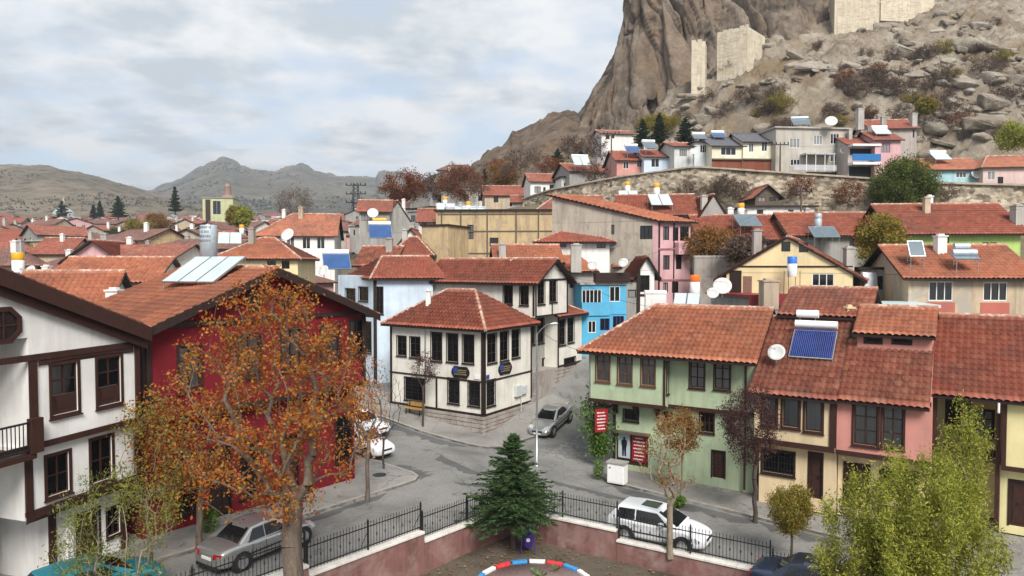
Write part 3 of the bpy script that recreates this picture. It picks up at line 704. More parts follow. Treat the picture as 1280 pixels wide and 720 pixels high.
# recessed entrance storey and right wing
b2 = t.block([f.xy(uA - .6, -1.0), f.xy(uB + .2, -1.0), f.xy(uB + .2, -LG), f.xy(uA - .6, -LG)], .6, zb4, GREYR, 'lower_wall')
for k in range(3): b2.win(0, uv=(.5 + k * 1.35, 1.4 + k * 1.35, zb4 - 2.2, zb4 - .35), frame=WOOD, cols=2, rows=3)
b2.door(0, uv=(3.9, 4.8, 2.1, 4.1), mat=WOOD)
uC = f.u(694.8, 430); uD = f.u(725, 430)
b3 = t.block([f.xy(uC, .15), f.xy(uD, .15), f.xy(uD, -5), f.xy(uC, -5)], VZ(459, f.xy(uC).y), VZ(393, f.xy(uC).y), CREAM, 'wing_wall')
for r in ((666, 308, 686, 388), (693, 303, 713, 380), (682, 430, 718, 452)): b3.win(0, Z33(r), frame=WOOD, cols=2, rows=3 if r[3] < 400 else 1, trim=.06)
h = b3.fr(0); t.band(h, 0, h.len, b3.z0 + .06, .12); t.band(h, 0, h.len, b3.z1 - .06, .12); t.post(h, .06, b3.z0 + .13, b3.z1 - .13)
t.roof([f.xy(uC, .15), f.xy(uD, .15), f.xy(uD, -5), f.xy(uC, -5)], b3.z1 + .02, 1.1, .45, 'x', 'red', hr=1.6, gable=CREAM)
sb = t.block([f.xy(uC - 3.0, .12), f.xy(uD, .12), f.xy(uD, -5), f.xy(uC - 3.0, -5)], .5, b3.z0, STONE, 'stone_base')
k = sb.fr(0); stones(t, k, 2.6, k.len, lambda u: .8 + u * .22, b3.z0 - .04, STONE, .5, .27, .07, 9)
chp = D(643, 338, 54.5); t.chimney((chp.x, chp.y), .55, .45, ze4 + .1, VZ(326, 54.5), WHITEW)
# outside steps up to the entrance
st = MB()
for k in range(7):
    u0 = uA - .9 - k * .0; a = f.xy(uA - 1.2 + k * .38, -.15)
    st.fbox(f, uA - 1.2 + k * .38, uA - .8 + k * .38, -1.0, .25, .4, .95 + k * .24)
t.part(st, 'steps', STONE)
t.done()

# ---- pale blue house behind the corner house
p5 = D(468.5, 345, 55.0); f5 = Fr(p5, 4.0); u1 = f5.u(541, 345)
t = Thing('pale_blue_house', 'pale blue house with hipped red roof behind the corner house', 'house', (p5.x, p5.y, .5))
d5 = Vector((-.64, .77)); q5 = [V2(p5), f5.xy(u1), f5.xy(u1) + d5 * 6.5, V2(p5) + d5 * 6.5]
b = t.block(q5, 0, p5.z, LBLUE); e = b.fr(3)
b.win(3, (448.5, 359, 460, 376), frame=WOOD, rows=2, trim=.06); b.win(3, (432, 361, 444, 377), frame=WOOD, rows=2, trim=.06); b.win(0, (470.5, 359, 478.5, 392), frame=WOOD, rows=3, trim=.06)
b.win(3, (450, 402, 464, 440), frame=WOOD, rows=2, trim=.06)
t.roof([V2(p5), f5.xy(u1 + .5), f5.xy(u1 + .5) + f5.d.orthogonal() * 6.2, V2(p5) + f5.d.orthogonal() * 6.2 + V2((-2.8, 0))], p5.z, 1.55, .5, 'x', 'red', hl=1.6, gable=LBLUE)
t.post(b.fr(0), .07, 0.5, p5.z, .14); t.band(b.fr(0), 0, u1, p5.z - .08, .14); t.post(e, e.len - .09, .5, p5.z, .14); t.band(e, 0, e.len - .2, p5.z - 3.0, .14)
t.done()

# ---- mint green house
A6 = V2(G(767, 582, 0)); f = Fr(A6, -31)
fb = Fr(f.xy(0, .75), -31); fc = Fr(f.xy(0, .2), -31)
ub0 = fb.u(737, 460); ub1 = fb.u(832, 460); uc1 = fc.u(945, 460); ul1 = f.u(944, 560)
zu = VZ(502, fb.xy(ub0 + 1).y); ze = VZ(434.5, fb.xy(ub0 + 1).y)
t = Thing('green_house', 'mint green two-storey house with a projecting upper bay above the shop front', 'house', (*A6, 0))
lo = t.block([f.xy(0), f.xy(ul1), f.xy(ul1, -7.4), f.xy(0, -7.4)], -.3, zu, GREENW, 'lower_wall')
bay = t.block([fb.xy(ub0), fb.xy(ub1), fb.xy(ub1, -7.6), fb.xy(ub0, -7.6)], zu, ze, GREENW, 'bay_wall')
rec = t.block([fc.xy(ub1 + .004), fc.xy(uc1), fc.xy(uc1, -7.0), fc.xy(ub1 + .004, -7.0)], zu + .004, ze - .004, GREENW, 'upper_wall')
Z6 = lambda r: zr(730, 420, 3.6, r)
for i, r in enumerate(((56, 72, 114, 202), (154, 82, 214, 214), (259, 88, 318, 222))): bay.win(0, Z6(r), frame=WOODM, rows=3, curtain=CURT, trim=.07)
for r in ((477, 94, 541, 232), (588, 100, 656, 240)): rec.win(0, Z6(r), frame=WOODB, rows=3, curtain=CURT, trim=.07)
bay.win(1, uv=(.12, .47, ze - 2.3, ze - .6), frame=WOODB, cols=1, rows=3, trim=.05)
for r in ((180, 335, 243, 380), (356, 345, 395, 395)): lo.win(0, Z6(r), frame=WOOD, cols=2, rows=1)
lo.win(0, Z6((523, 350, 583, 432)), frame=WOODB, cols=3, rows=2)
lo.door(0, Z6((578, 520, 632, 640)), mat=WOODB)
# shop front: opening with poster, red panel and canopy
u0, u1, z0, z1 = f.rect(Z6((140, 440, 288, 585))); z0 = .14
lo.opening(0, u0, u1, z0, z1); off = tuple(t.o.location)
m = MB(); m.fbox(f, u0, u1, -.3, -.22, z0, z1); sf = m.obj('shop_front', WOODB, t.o, off)
m = MB(); m.fbox(f, u0 - .1, u1 + .15, .004, .3, z1 + .02, z1 + .14); m.obj('canopy', WOODO, t.o, off)
m = MB(); m.fbox(f, u0 + .12, u0 + .82, -.22, -.17, z0 + .35, z1 - .1); po = m.obj('poster', plain('poster_blue_grey', (.40, .47, .52), .4), t.o, off)
m = MB(); um = u0 + .48; zz = z0 + .45; hh = (z1 - z0) * .62
prof = [(-.10, 0), (-.11, .42), (-.15, .62), (-.14, .80), (-.05, .85), (-.05, .88), (-.055, .95), (0, 1), (.055, .95), (.05, .88), (.05, .85), (.14, .80), (.15, .62), (.11, .42), (.10, 0), (.02, 0), (0, .4), (-.02, 0)]
m.add([f.P(um + a * 1.15, -.165, zz + c * hh) for a, c in prof], [tuple(range(len(prof)))]); m.obj('printed_figure', BOARD, po, off)
m = MB(); m.fbox(f, u0 + .95, u1 - .12, -.22, -.15, z0 + .25, z1 - .05); rp = m.obj('red_panel', REDP, t.o, off)
def strokes(ff, u0, u1, z0, z1, n, o, seed, hgt=.5):
    m = MB(); rng = random.Random(seed)
    for k in range(n):
        zc = z1 - (k + .5) * (z1 - z0) / n; hh = (z1 - z0) / n * hgt; a = u0 + rng.uniform(0, .15) * (u1 - u0); e = u1 - rng.uniform(0, .2) * (u1 - u0)
        while a < e - .01: w = rng.uniform(.02, .06); m.fbox(ff, a, min(a + w, e), o, o + .006, zc - hh / 2, zc + hh / 2 * rng.uniform(.6, 1)); a += w + rng.uniform(.012, .03)
    return m
tag(strokes(f, u0 + 1.02, u1 - .2, z0 + .3, z1 - .15, 7, -.149, 2, .4).obj('lettering', WHITEP, rp, off), kind='stuff')
t.roof([fb.xy(ub0 - .05), fb.xy(uc1 + .0), fb.xy(uc1, -7.6), fb.xy(ub0 - .05, -7.6)], ze + .02, 2.2, .5, 'x', 'orange', hl=2.6, gable=GREENW, vover=.25)
fbay = bay.fr(0); frec = rec.fr(0)
t.band(fbay, -.05, fbay.len + .06, zu + .02, .2, 0, .07, WOODB, 'sill_beam'); t.band(frec, 0, frec.len, zu + .02, .2, 0, .07, WOODB, 'sill_beam'); t.band(fbay, 0, fbay.len, ze - .1, .2, 0, .05, WOODB); t.band(frec, 0, frec.len, ze - .1, .2, 0, .05, WOODB)
t.post(fbay, fbay.len - .06, zu + .13, ze - .2, .12, 0, .05, WOODB); t.post(fbay, .03, zu + .13, ze - .2, .1, 0, .05, STEEL, 'downpipe'); t.post(frec, frec.len - .5, -.1, ze - .2, .1, 0, .07, WOODB, 'downpipe'); t.post(f, .05, .05, zu - .1, .16, 0, .07)
for k in range(7):
    m = MB(); uu = .15 + k * (ul1 - .3) / 6; w = .09; P = f.P
    m.add([P(uu - w, .002, zu - .75), P(uu + w, .002, zu - .75), P(uu + w, .002, zu - .1), P(uu - w, .002, zu - .1), P(uu - w, .12, zu - .7), P(uu + w, .12, zu - .7), P(uu + w, .6, zu - .1), P(uu - w, .6, zu - .1)], [(4, 5, 6, 7), (0, 1, 5, 4), (1, 2, 6, 5), (3, 0, 4, 7), (2, 3, 7, 6)]) if fb.u(700) or True else None
    if uu < fb.u(832, 500): t.part(m, 'bracket', WOODB)
mid = D(949, 397, 43.0); t.chimney((mid.x, mid.y), .75, .6, VZ(420, 43), VZ(389, 43), WHITEP, rz=R(-31))
t.done(); GREEN_T = t

# ---- narrow apricot house
A7 = V2(G(951, 620, 0)); f = Fr(A7, -33); fu = Fr(f.xy(0, .5), -33)
u0 = fu.u(943, 520); u1 = fu.u(1044, 520); zu = VZ(556, fu.xy(1).y); ze = VZ(487, fu.xy(1).y)
t = Thing('apricot_house', 'narrow apricot house with three curtained upper windows under a steep brown-red roof', 'house', (*A7, 0))
lo = t.block([f.xy(-.1), f.xy(fu.u(1043, 600)), f.xy(fu.u(1043, 600), -8), f.xy(-.1, -8)], -.3, zu, CREAMY, 'lower_wall')
up = t.block([fu.xy(u0), fu.xy(u1), fu.xy(u1, -8.4), fu.xy(u0, -8.4)], zu, ze, CREAMY, 'upper_wall')
Z7 = lambda r: zr(930, 470, 4.235, r)
for r in ((100, 103, 170, 258), (206, 112, 290, 270), (324, 124, 412, 292)): up.win(0, Z7(r), frame=WOODB, cols=1, rows=1, trim=.1, curtain=CURT)
lo.win(0, Z7((100, 400, 262, 515)), frame=WOOD, cols=2, rows=1, trim=.1, bars=True); lo.door(0, Z7((345, 410, 412, 650)), mat=WOODB)
u_, v_, a_, b_ = f.rect(Z7((180, 590, 222, 655))); m = MB(); m.fbox(f, u_, v_, .004, .04, a_, b_); t.part(m, 'hatch', GREYR)
g = up.fr(0); t.band(g, 0, g.len, zu + .08, .26, 0, .06, WOODB, 'sill_beam'); t.band(g, 0, g.len, ze - .1, .18, 0, .05, WOODB); t.post(g, g.len - .1, zu + .2, ze - .2, .26, 0, .06, WOODB)
t.roof([fu.xy(u0 - .15), fu.xy(u1), fu.xy(u1, -9.4), fu.xy(u0 - .15, -9.4)], ze + .02, 3.1, .4, 'x', 'brown', gable=GREENW, vover=.1)
zr7 = ze + 3.1
q = [fu.xy(u0 + .4, -4.6), fu.xy(u1 + .6, -4.6), fu.xy(u1 + .6, -11), fu.xy(u0 + .4, -11)]
t.block(q, 3, zr7 + .25, GREYR, 'rear_wall'); rr = t.roof(q, zr7 + .3, 1.25, .35, 'x', 'brown', gable=GREYR)
cp7 = fu.xy(u1 - .12, -5.1); t.chimney(cp7, .35, .35, zr7 - .6, zr7 + .6, CREAMY)
t.done(); R7 = (fu, u0, u1, ze, 3.1)

# ---- salmon house with a strip dormer
t = Thing('salmon_house', 'salmon pink house with a low strip dormer set into its tiled roof', 'house', (*f.xy(4, 0), 0))
f8 = Fr(fu.xy(0, -.12), -33); u0 = f8.u(1046, 520); u1 = f8.u(1164, 520); ze = VZ(497, f8.xy((u0 + u1) / 2).y)
up = t.block([f8.xy(u0), f8.xy(u1), f8.xy(u1, -8), f8.xy(u0, -8)], zu - .1, ze, PINKW, 'upper_wall')
lo = t.block([f8.xy(u0, -.6), f8.xy(u1, -.6), f8.xy(u1, -8), f8.xy(u0, -8)], -.3, zu - .1, CREAMY, 'lower_wall')
Z8 = lambda r: zr(920, 320, 2.117, r)
up.win(0, Z8((312, 388, 374, 500)), frame=WOODB, cols=2, rows=3, trim=.09, curtain=CURT); up.win(0, Z8((388, 394, 442, 506)), frame=WOODB, cols=2, rows=3, trim=.09, curtain=CURT)
lo.door(0, uv=(.3, 1.3, .1, 2.2)); lo.win(0, uv=(1.8, 3.2, 1.0, 2.2), frame=WOOD)
g = up.fr(0); t.band(g, 0, g.len, zu, .22, 0, .06, WOODB, 'sill_beam'); t.band(g, 0, g.len, ze - .1, .16, 0, .05, WOODB)
W8 = u1 - u0; zs = ze + 1.95
t.roof([f8.xy(u0 + .05), f8.xy(u1 - .05), f8.xy(u1 - .05, -2.75), f8.xy(u0 + .05, -2.75)], ze + .03, 1.9, .4, 'shed', 'brown', vover=0.0, gable=PINKW)
db = t.block([f8.xy(u0 + .5, -2.6), f8.xy(u1 - .1, -2.6), f8.xy(u1 - .1, -8), f8.xy(u0 + .5, -8)], zs - .5, zs + .75, PINKW, 'dormer_wall')
db.win(0, Z8((342, 203, 384, 229)), frame=WOOD, cols=2, rows=1, sill=False); db.win(0, Z8((416, 206, 462, 231)), frame=WOOD, cols=2, rows=1, sill=False)
t.roof([f8.xy(u0 + .4, -2.6), f8.xy(u1 - .05, -2.6), f8.xy(u1 - .05, -7.6), f8.xy(u0 + .4, -7.6)], zs + .78, 1.05, .35, 'x', 'orange', gable=PINKW, vover=.1)
cc = D(1155, 400, 37.0); t.chimney((cc.x, cc.y), .8, .55, VZ(413, 37), VZ(388, 37), plaster('brick_red_render', (.45, .14, .11), .3), rz=R(-33))
t.done()

# ---- lemon house with a dark timber porch
A9 = V2(G(1249, 656, 0)); f = Fr(A9, -33); fu = Fr(f.xy(0, .35), -33)
t = Thing('lemon_house', 'lemon yellow house with dark timber porch under a broad tiled roof', 'house', (*A9, 0))
ze = 5.95; uL = f.u(1166, 540)
zf = VZ(588, fu.xy(.3).y)
up = t.block([fu.xy(0), fu.xy(6), fu.xy(6, -8.5), fu.xy(0, -8.5)], zf, ze - .2, YELW, 'upper_wall'); lo = t.block([f.xy(.0), f.xy(6), f.xy(6, -8), f.xy(.0, -8)], -.3, zf, YELW, 'lower_wall')
lo.door(0, uv=(.35, 2.2, .05, 2.05), leaves=2); up.win(0, uv=(1.2, 2.1, zf + .7, zf + 2.1), frame=WOODB, curtain=CURT)
po = t.block([f.xy(uL, -1.9), f.xy(.002, -1.9), f.xy(.002, -8.2), f.xy(uL, -8.2)], -.3, ze - .2, YELW, 'porch_wall')
po.win(0, (1219, 513, 1241, 546), frame=WOODB, cols=2, rows=3, curtain=CURT); po.door(0, uv=(.5, 1.4, 3.0, 5.0), mat=WOOD)
m = MB(); m.fbox(f, uL, -.02, -1.88, .2, 2.72, 2.92); t.part(m, 'porch_floor', WOODB)
m = MB(); m.fbox(f, uL, .0, .05, .25, ze - .5, ze - .22); t.part(m, 'porch_beam', WOODB)
for uu in (uL + .08, uL * .55, -.12):
    m = MB(); m.fbox(f, uu - .08, uu + .08, .06, .22, -.2, ze - .5); t.part(m, 'porch_post', WOODB)
m = MB(); m.fbox(f, uL + .17, -.2, .1, .16, 3.75, 3.83); t.part(m, 'handrail', WOODB)
for k in range(18):
    uu = uL + .3 + k * (-uL - .6) / 17; m = MB(); m.fbox(f, uu - .02, uu + .02, .11, .15, 2.92, 3.75); t.part(m, 'baluster', WOODB)
m = MB(); u0, u1, z0, z1 = f.rect((1211, 570, 1223, 584)); m.fbox(f, u0 - .5, u1 - .5, -1.85, -1.7, z0, z1); t.part(m, 'meter_box', MC['grey_plastic'])
g = up.fr(0); t.band(g, 0, 6, zf + .08, .2, 0, .06, WOODB, 'sill_beam'); t.post(g, .08, zf + .18, ze - .2, .18, 0, .06, WOODB)
t.roof([f.xy(uL - .25, .2), f.xy(6, .2), f.xy(6, -9.3), f.xy(uL - .25, -9.3)], ze, 2.95, .55, 'x', 'red', gable=PINKW, vover=.05)
m = MB(); a = f.P(-.15, .85, ze - .42); m.tube(a, (a[0], a[1], a[2] - .4), .05); m.tube((a[0], a[1], a[2] - .4), f.P(-.15, .3, ze - .9), .05); t.part(m, 'downpipe', WHITEP)
t.done()

# ---- white gabled house with balcony on the left road
P1 = V2(D(174, 460, 26.25)); f = Fr(P1 - 13.6 * Vector((math.cos(R(72.4)), math.sin(R(72.4)))), 72.4); L1 = 13.6
t = Thing('white_gabled_house', 'white three-storey timber house with dark carved trim, balcony and broad gable', 'house', (*f.xy(L1), .3))
zA, zB, zC = 8.5, 5.6, 3.25; ze = 9.15
uR = f.u(36, 480)      # right end of the balcony recess
top = t.block([f.xy(uR), f.xy(L1), f.xy(L1, -9), f.xy(uR, -9)], zB, ze, WHITEW, 'upper_wall')
rec = t.block([f.xy(0, -1.6), f.xy(uR - .004, -1.6), f.xy(uR - .004, -9), f.xy(0, -9)], zB + .01, ze - .02, WHITEW, 'recess_wall')
fm = Fr(f.xy(0, -.15), 72.4); um = fm.u(30, 600)
mid = t.block([fm.xy(um), fm.xy(L1), fm.xy(L1, -8.8), fm.xy(um, -8.8)], zC, zB, WHITEW, 'middle_wall')
mrec = t.block([fm.xy(0, -2.2), fm.xy(um - .004, -2.2), fm.xy(um - .004, -8.8), fm.xy(0, -8.8)], .0, zB, WHITEW, 'entrance_wall')
fl = Fr(f.xy(0, -.75), 72.4); ul = fl.u(60, 660)
low = t.block([fl.xy(ul), fl.xy(L1 - .1), fl.xy(L1 - .1, -8), fl.xy(ul, -8)], -.2, zC, WHITEW, 'lower_wall')
for r in ((61.7, 450.8, 100, 520.3), (119, 442.5, 154, 509)): top.win(0, (r[0] + 3, r[1] + 4, r[2] - 3, r[3] - 4), frame=WOODB, cols=2, rows=2, trim=.1, curtain=CURT, lower=.38)
for r in ((55.6, 564, 89.4, 621), (111, 543.6, 143, 604.7)): mid.win(0, (r[0] + 3, r[1] + 4, r[2] - 3, r[3] - 4), frame=WOODB, cols=2, rows=2, trim=.1)
low.door(0, (97, 640, 124, 706), leaves=2); rec.door(0, uv=(uR - 2.2, uR - 1.0, zB + .05, zB + 2.3), leaves=2); low.win(0, (134, 634, 150, 668), frame=WOODB)
mrec.win(0, uv=(um - 1.6, um - .9, 2.0, 3.0), frame=WOODB)
g = top.fr(0); off = tuple(t.o.location)
t.band(f, 0, L1, zA, .2, 0, .09, WOODB); t.band(f, 0, L1, zB + .02, .2, 0, .07, WOODB); t.post(g, g.len - .12, zB + .13, zA - .11, .2, 0, .07, WOODB); t.post(g, .12, zB + .13, zA - .11, .26, 0, .07, WOODB)
# carved lower edges, as scalloped boards
def scallop(fr, u0, u1, z, h, nm, n=10, o1=.06):
    m = MB(); top_ = []; bot = []
    for k in range(n * 6 + 1):
        u = u0 + (u1 - u0) * k / (n * 6); top_.append(fr.P(u, o1, z + h)); bot.append(fr.P(u, o1, z + h * .55 * abs(math.sin(math.pi * k / 6)) ** .7))
    N = len(top_); m.add(bot + top_ + [fr.P(u0 + (u1 - u0) * k / (N - 1), .004, z) for k in range(N)], [(i, i + 1, N + i + 1, N + i) for i in range(N - 1)] + [(i + 1, i, 2 * N + i, 2 * N + i + 1) for i in range(N - 1)])
    return m.obj(nm, WOODB, t.o, off)
scallop(g, .3, g.len - .3, zA - .3, .2, 'carved_trim', 1); mf = mid.fr(0); scallop(mf, 0, mf.len, zC - .12, .3, 'carved_trim', 2)
t.band(mf, 0, mf.len, zC + .2, .14, 0, .07, WOODB); t.post(mf, .14, zC + .2, zB - .1, .24, 0, .07, WOODB); t.post(mf, mf.len - .1, zC + .2, zB - .1, .18, 0, .07, WOODB)
lf = low.fr(0); t.post(lf, .12, 0, zC, .24, 0, .08, WOODB); t.post(lf, lf.u(86, 660), 0, zC, .22, 0, .08, WHITEP, 'pillar'); t.post(lf, lf.len - .1, 0, zC, .2, 0, .08, WOODB)
# balcony slab and railing
m = MB(); m.fbox(f, uR - 3.2, uR - .05, -1.58, .35, zB - .28, zB - .12); t.part(m, 'balcony_slab', WOODB)
ra = MB(); ra.fbox(f, uR - 3.2, uR + .1, .24, .30, zB + .86, zB + .92); ra.fbox(f, uR - 3.2, uR + .1, .25, .29, zB + .0, zB + .04); t.part(ra, 'railing', DSTEEL)
for k in range(26):
    m = MB(); uu = uR - 3.15 + k * .13; m.fbox(f, uu - .012, uu + .012, .258, .282, zB + .04, zB + .86); t.part(m, 'baluster', DSTEEL)
m = MB(); m.fbox(f, uR - .22, uR + .16, .16, .4, zB - .1, zB + 1.0); t.part(m, 'newel_post', WOODB)
# octagonal gable window
u_, z_ = f.uz(3, 407); m = MB(); k8 = [(u_ + .62 * math.cos(R(22.5 + 45 * i)), z_ + .62 * math.sin(R(22.5 + 45 * i))) for i in range(8)]; k6 = [(u_ + .46 * math.cos(R(22.5 + 45 * i)), z_ + .46 * math.sin(R(22.5 + 45 * i))) for i in range(8)]
m.add([f.P(a, .08, c) for a, c in k8] + [f.P(a, .08, c) for a, c in k6] + [f.P(a, .0, c) for a, c in k8] + [f.P(a, .02, c) for a, c in k6], [(i, (i + 1) % 8, 8 + (i + 1) % 8, 8 + i) for i in range(8)] + [(16 + i, 16 + (i + 1) % 8, (i + 1) % 8, i) for i in range(8)] + [(8 + i, 8 + (i + 1) % 8, 24 + (i + 1) % 8, 24 + i) for i in range(8)])
m.fbox(f, u_ - .025, u_ + .025, .03, .06, z_ - .42, z_ + .42); m.fbox(f, u_ - .42, u_ - .03, .03, .06, z_ - .025, z_ + .025); m.fbox(f, u_ + .03, u_ + .42, .03, .06, z_ - .025, z_ + .025)
ow = m.obj('window', WOODB, t.o, off); m = MB(); m.add([f.P(a, .025, c) for a, c in k6], [tuple(range(8))]); m.obj('pane', GLASSD, ow, off)
# stairs at the entrance
for k in range(6):
    m = MB(); m.fbox(f, um - 3.2, um - .6 - k * .0, -1.9 + k * .34, -1.9 + (k + 1) * .34, -.2, 1.3 - k * .2); t.part(m, 'step', STONE)
m = MB()
for k in range(7): m.tube(f.P(um - .55, -1.8 + k * .34, 1.2 - k * .2), f.P(um - .55, -1.8 + k * .34, 2.2 - k * .2), .015)
m.tube(f.P(um - .55, -1.8, 2.2), f.P(um - .55, .25, 1.0), .025); t.part(m, 'stair_rail', DSTEEL)
t.roof([f.xy(0), f.xy(L1), f.xy(L1, -9), f.xy(0, -9)], ze, 2.75, .2, 'y', 'orange', gable=WHITEW, vover=.4, thick=.2)
m = MB()   # deep barge boards
for a, e in ((-.2, L1 / 2), (L1 / 2, L1 + .2)):
    s = 2.75 / (L1 / 2); za = ze + (min(a, L1 - a)) * s; zb_ = ze + (min(e, L1 - e)) * s
    P = f.P; m.hexa([P(a, .445, za - .5), P(e, .445, zb_ - .5), P(e, .405, zb_ - .5), P(a, .405, za - .5), P(a, .445, za + .03), P(e, .445, zb_ + .03), P(e, .405, zb_ + .03), P(a, .405, za + .03)])
    m.hexa([P(a + .1, .24, za - .8), P(e, .24, zb_ - .8), P(e, .16, zb_ - .8), P(a + .1, .16, za - .8), P(a + .1, .24, za - .2), P(e, .24, zb_ - .2), P(e, .16, zb_ - .2), P(a + .1, .16, za - .2)])
t.part(m, 'barge_board', WOODB)
for a, e in ((95, 105),):
    u_, z_ = fm.uz(80, 628); m = MB(); m.fbox(fm, u_ - .3, u_ + .12, .03, .06, z_ - .12, z_ + .1); t.part(m, 'name_plate', GREYR)
t.done()

# ---- crimson house
f = Fr(V2(G(240, 668, .2)), 53); fu = Fr(f.xy(0, .5), 53); u0 = fu.u(182, 460); u1 = fu.u(456, 430)
t = Thing('crimson_house', 'crimson timber-trimmed house with broad gable behind the rust-leaved tree', 'house', (*f.xy(0), .2))
zu = 5.25; ze = 9.1
up = t.block([fu.xy(u0), fu.xy(u1), fu.xy(u1, -7), fu.xy(u0, -7)], zu, ze, REDW, 'upper_wall'); lo = t.block([f.xy(u0), f.xy(u1 - .3), f.xy(u1 - .3, -6.5), f.xy(u0, -6.5)], -.3, zu, REDW, 'lower_wall')
for r in ((224, 433, 251, 487), (298, 420, 325, 470), (352, 412, 376, 460), (402, 406, 424, 452), (438, 400, 457, 444)): up.win(0, r, frame=WOOD, cols=2, rows=3, trim=.1, curtain=CURT)
for r in ((226, 565, 250, 640), (300, 550, 322, 620), (420, 520, 440, 575)): lo.win(0, r, frame=WOOD, cols=2, rows=3)
lo.door(0, (262, 560, 288, 650), mat=WOOD, leaves=2); lo.door(0, (352, 545, 372, 612), mat=WOOD)
g = up.fr(0); t.band(g, 0, g.len, zu + .1, .22, 0, .06); t.band(g, 0, g.len, ze - .05, .2, 0, .08); t.post(g, .1, zu + .2, ze - .15, .2, 0, .07); t.post(g, g.len - .1, zu + .2, ze - .15, .2, 0, .07)
e = up.fr(3); t.band(e, 0, e.len, ze - .1, .2, 0, .06); t.post(e, e.len - .1, zu, ze - .2, .2, 0, .06); t.band(e, 0, e.len, zu + .1, .2, 0, .06)
rise = 2.2; t.roof([fu.xy(u0), fu.xy(u1), fu.xy(u1, -7), fu.xy(u0, -7)], ze, rise, .5, 'y', 'orange', gable=REDW, vover=.6, thick=.18)
m = MB(); Wd = u1 - u0; sl = rise / (Wd / 2)
for a, e in ((-.5, Wd / 2), (Wd / 2, Wd + .5)):
    za = ze + min(a, Wd - a) * sl; zb_ = ze + min(e, Wd - e) * sl; P = g.P
    m.hexa([P(a, .645, za - .32), P(e, .645, zb_ - .32), P(e, .605, zb_ - .32), P(a, .605, za - .32), P(a, .645, za + .03), P(e, .645, zb_ + .03), P(e, .605, zb_ + .03), P(a, .605, za + .03)])
t.part(m, 'barge_board', WOOD)
for px, py in ((317, 376), (355, 371)):
    u_, z_ = g.uz(px, py); m = MB(); r8 = [(math.cos(R(30 * i)), math.sin(R(30 * i))) for i in range(12)]
    m.add([g.P(u_ + .45 * a, .07, z_ + .5 * c) for a, c in r8] + [g.P(u_ + .33 * a, .07, z_ + .38 * c) for a, c in r8] + [g.P(u_ + .45 * a, .0, z_ + .5 * c) for a, c in r8], [(i, (i + 1) % 12, 12 + (i + 1) % 12, 12 + i) for i in range(12)] + [(24 + i, 24 + (i + 1) % 12, (i + 1) % 12, i) for i in range(12)])
    o = t.part(m, 'window', WOOD); m = MB(); m.add([g.P(u_ + .33 * a, .03, z_ + .38 * c) for a, c in r8], [tuple(range(12))]); m.obj('pane', GLASSD, o, tuple(t.o.location))
t.done(); R2 = (fu, u0, u1, ze, rise)
# ================================================================ castle rock, hills, terrace wall
def rock_mat(name, c1, c2, c3, streak=True, sc=.12, lich=.5, warm=(.30, .195, .12)):
    t = NT(name); n = t.noise(sc, 8, .65, coord='World', dist=.6); c = t.ramp(n, [(.28, c1), (.48, c2), (.70, c3)])
    if streak:
        s = t.noise(.22, 7, .65, coord='World', sc=(1, 1, .10), dist=.3); c = t.mix(t.ramp(s, [(.47, 0.0), (.60, .6)]), c, mul(c1, .42))
        s2 = t.noise(.16, 6, .6, coord='World', sc=(1, 1, .14), dist=.3); c = t.mix(t.ramp(s2, [(.5, 0.0), (.68, .6)]), c, warm)
    n2 = t.noise(1.1, 7, .7, coord='World'); c = t.mix(t.ramp(n2, [(.45, 0.0), (.68, lich)]), c, mul(c1, .5))
    n3 = t.noise(.55, 6, .65, coord='World'); c = t.mix(t.ramp(n3, [(.58, 0.0), (.72, .5)]), c, mul(c3, 1.3))
    t.set(Base_Color=c, Roughness=.95, Specular_IOR_Level=.12); b = t.noise(.9, 9, .72, coord='World'); t.bump(b, .9, .5); return t.m
ROCK = rock_mat('cliff_rock', (.105, .083, .066), (.185, .146, .112), (.27, .225, .18), warm=(.22, .145, .09)); SLAB = rock_mat('slab_rock', (.17, .14, .11), (.29, .25, .20), (.42, .38, .325), False, .16, .45)
gzz = lambda s: fbm(s * .02, s * 0, 0, 2, 77)
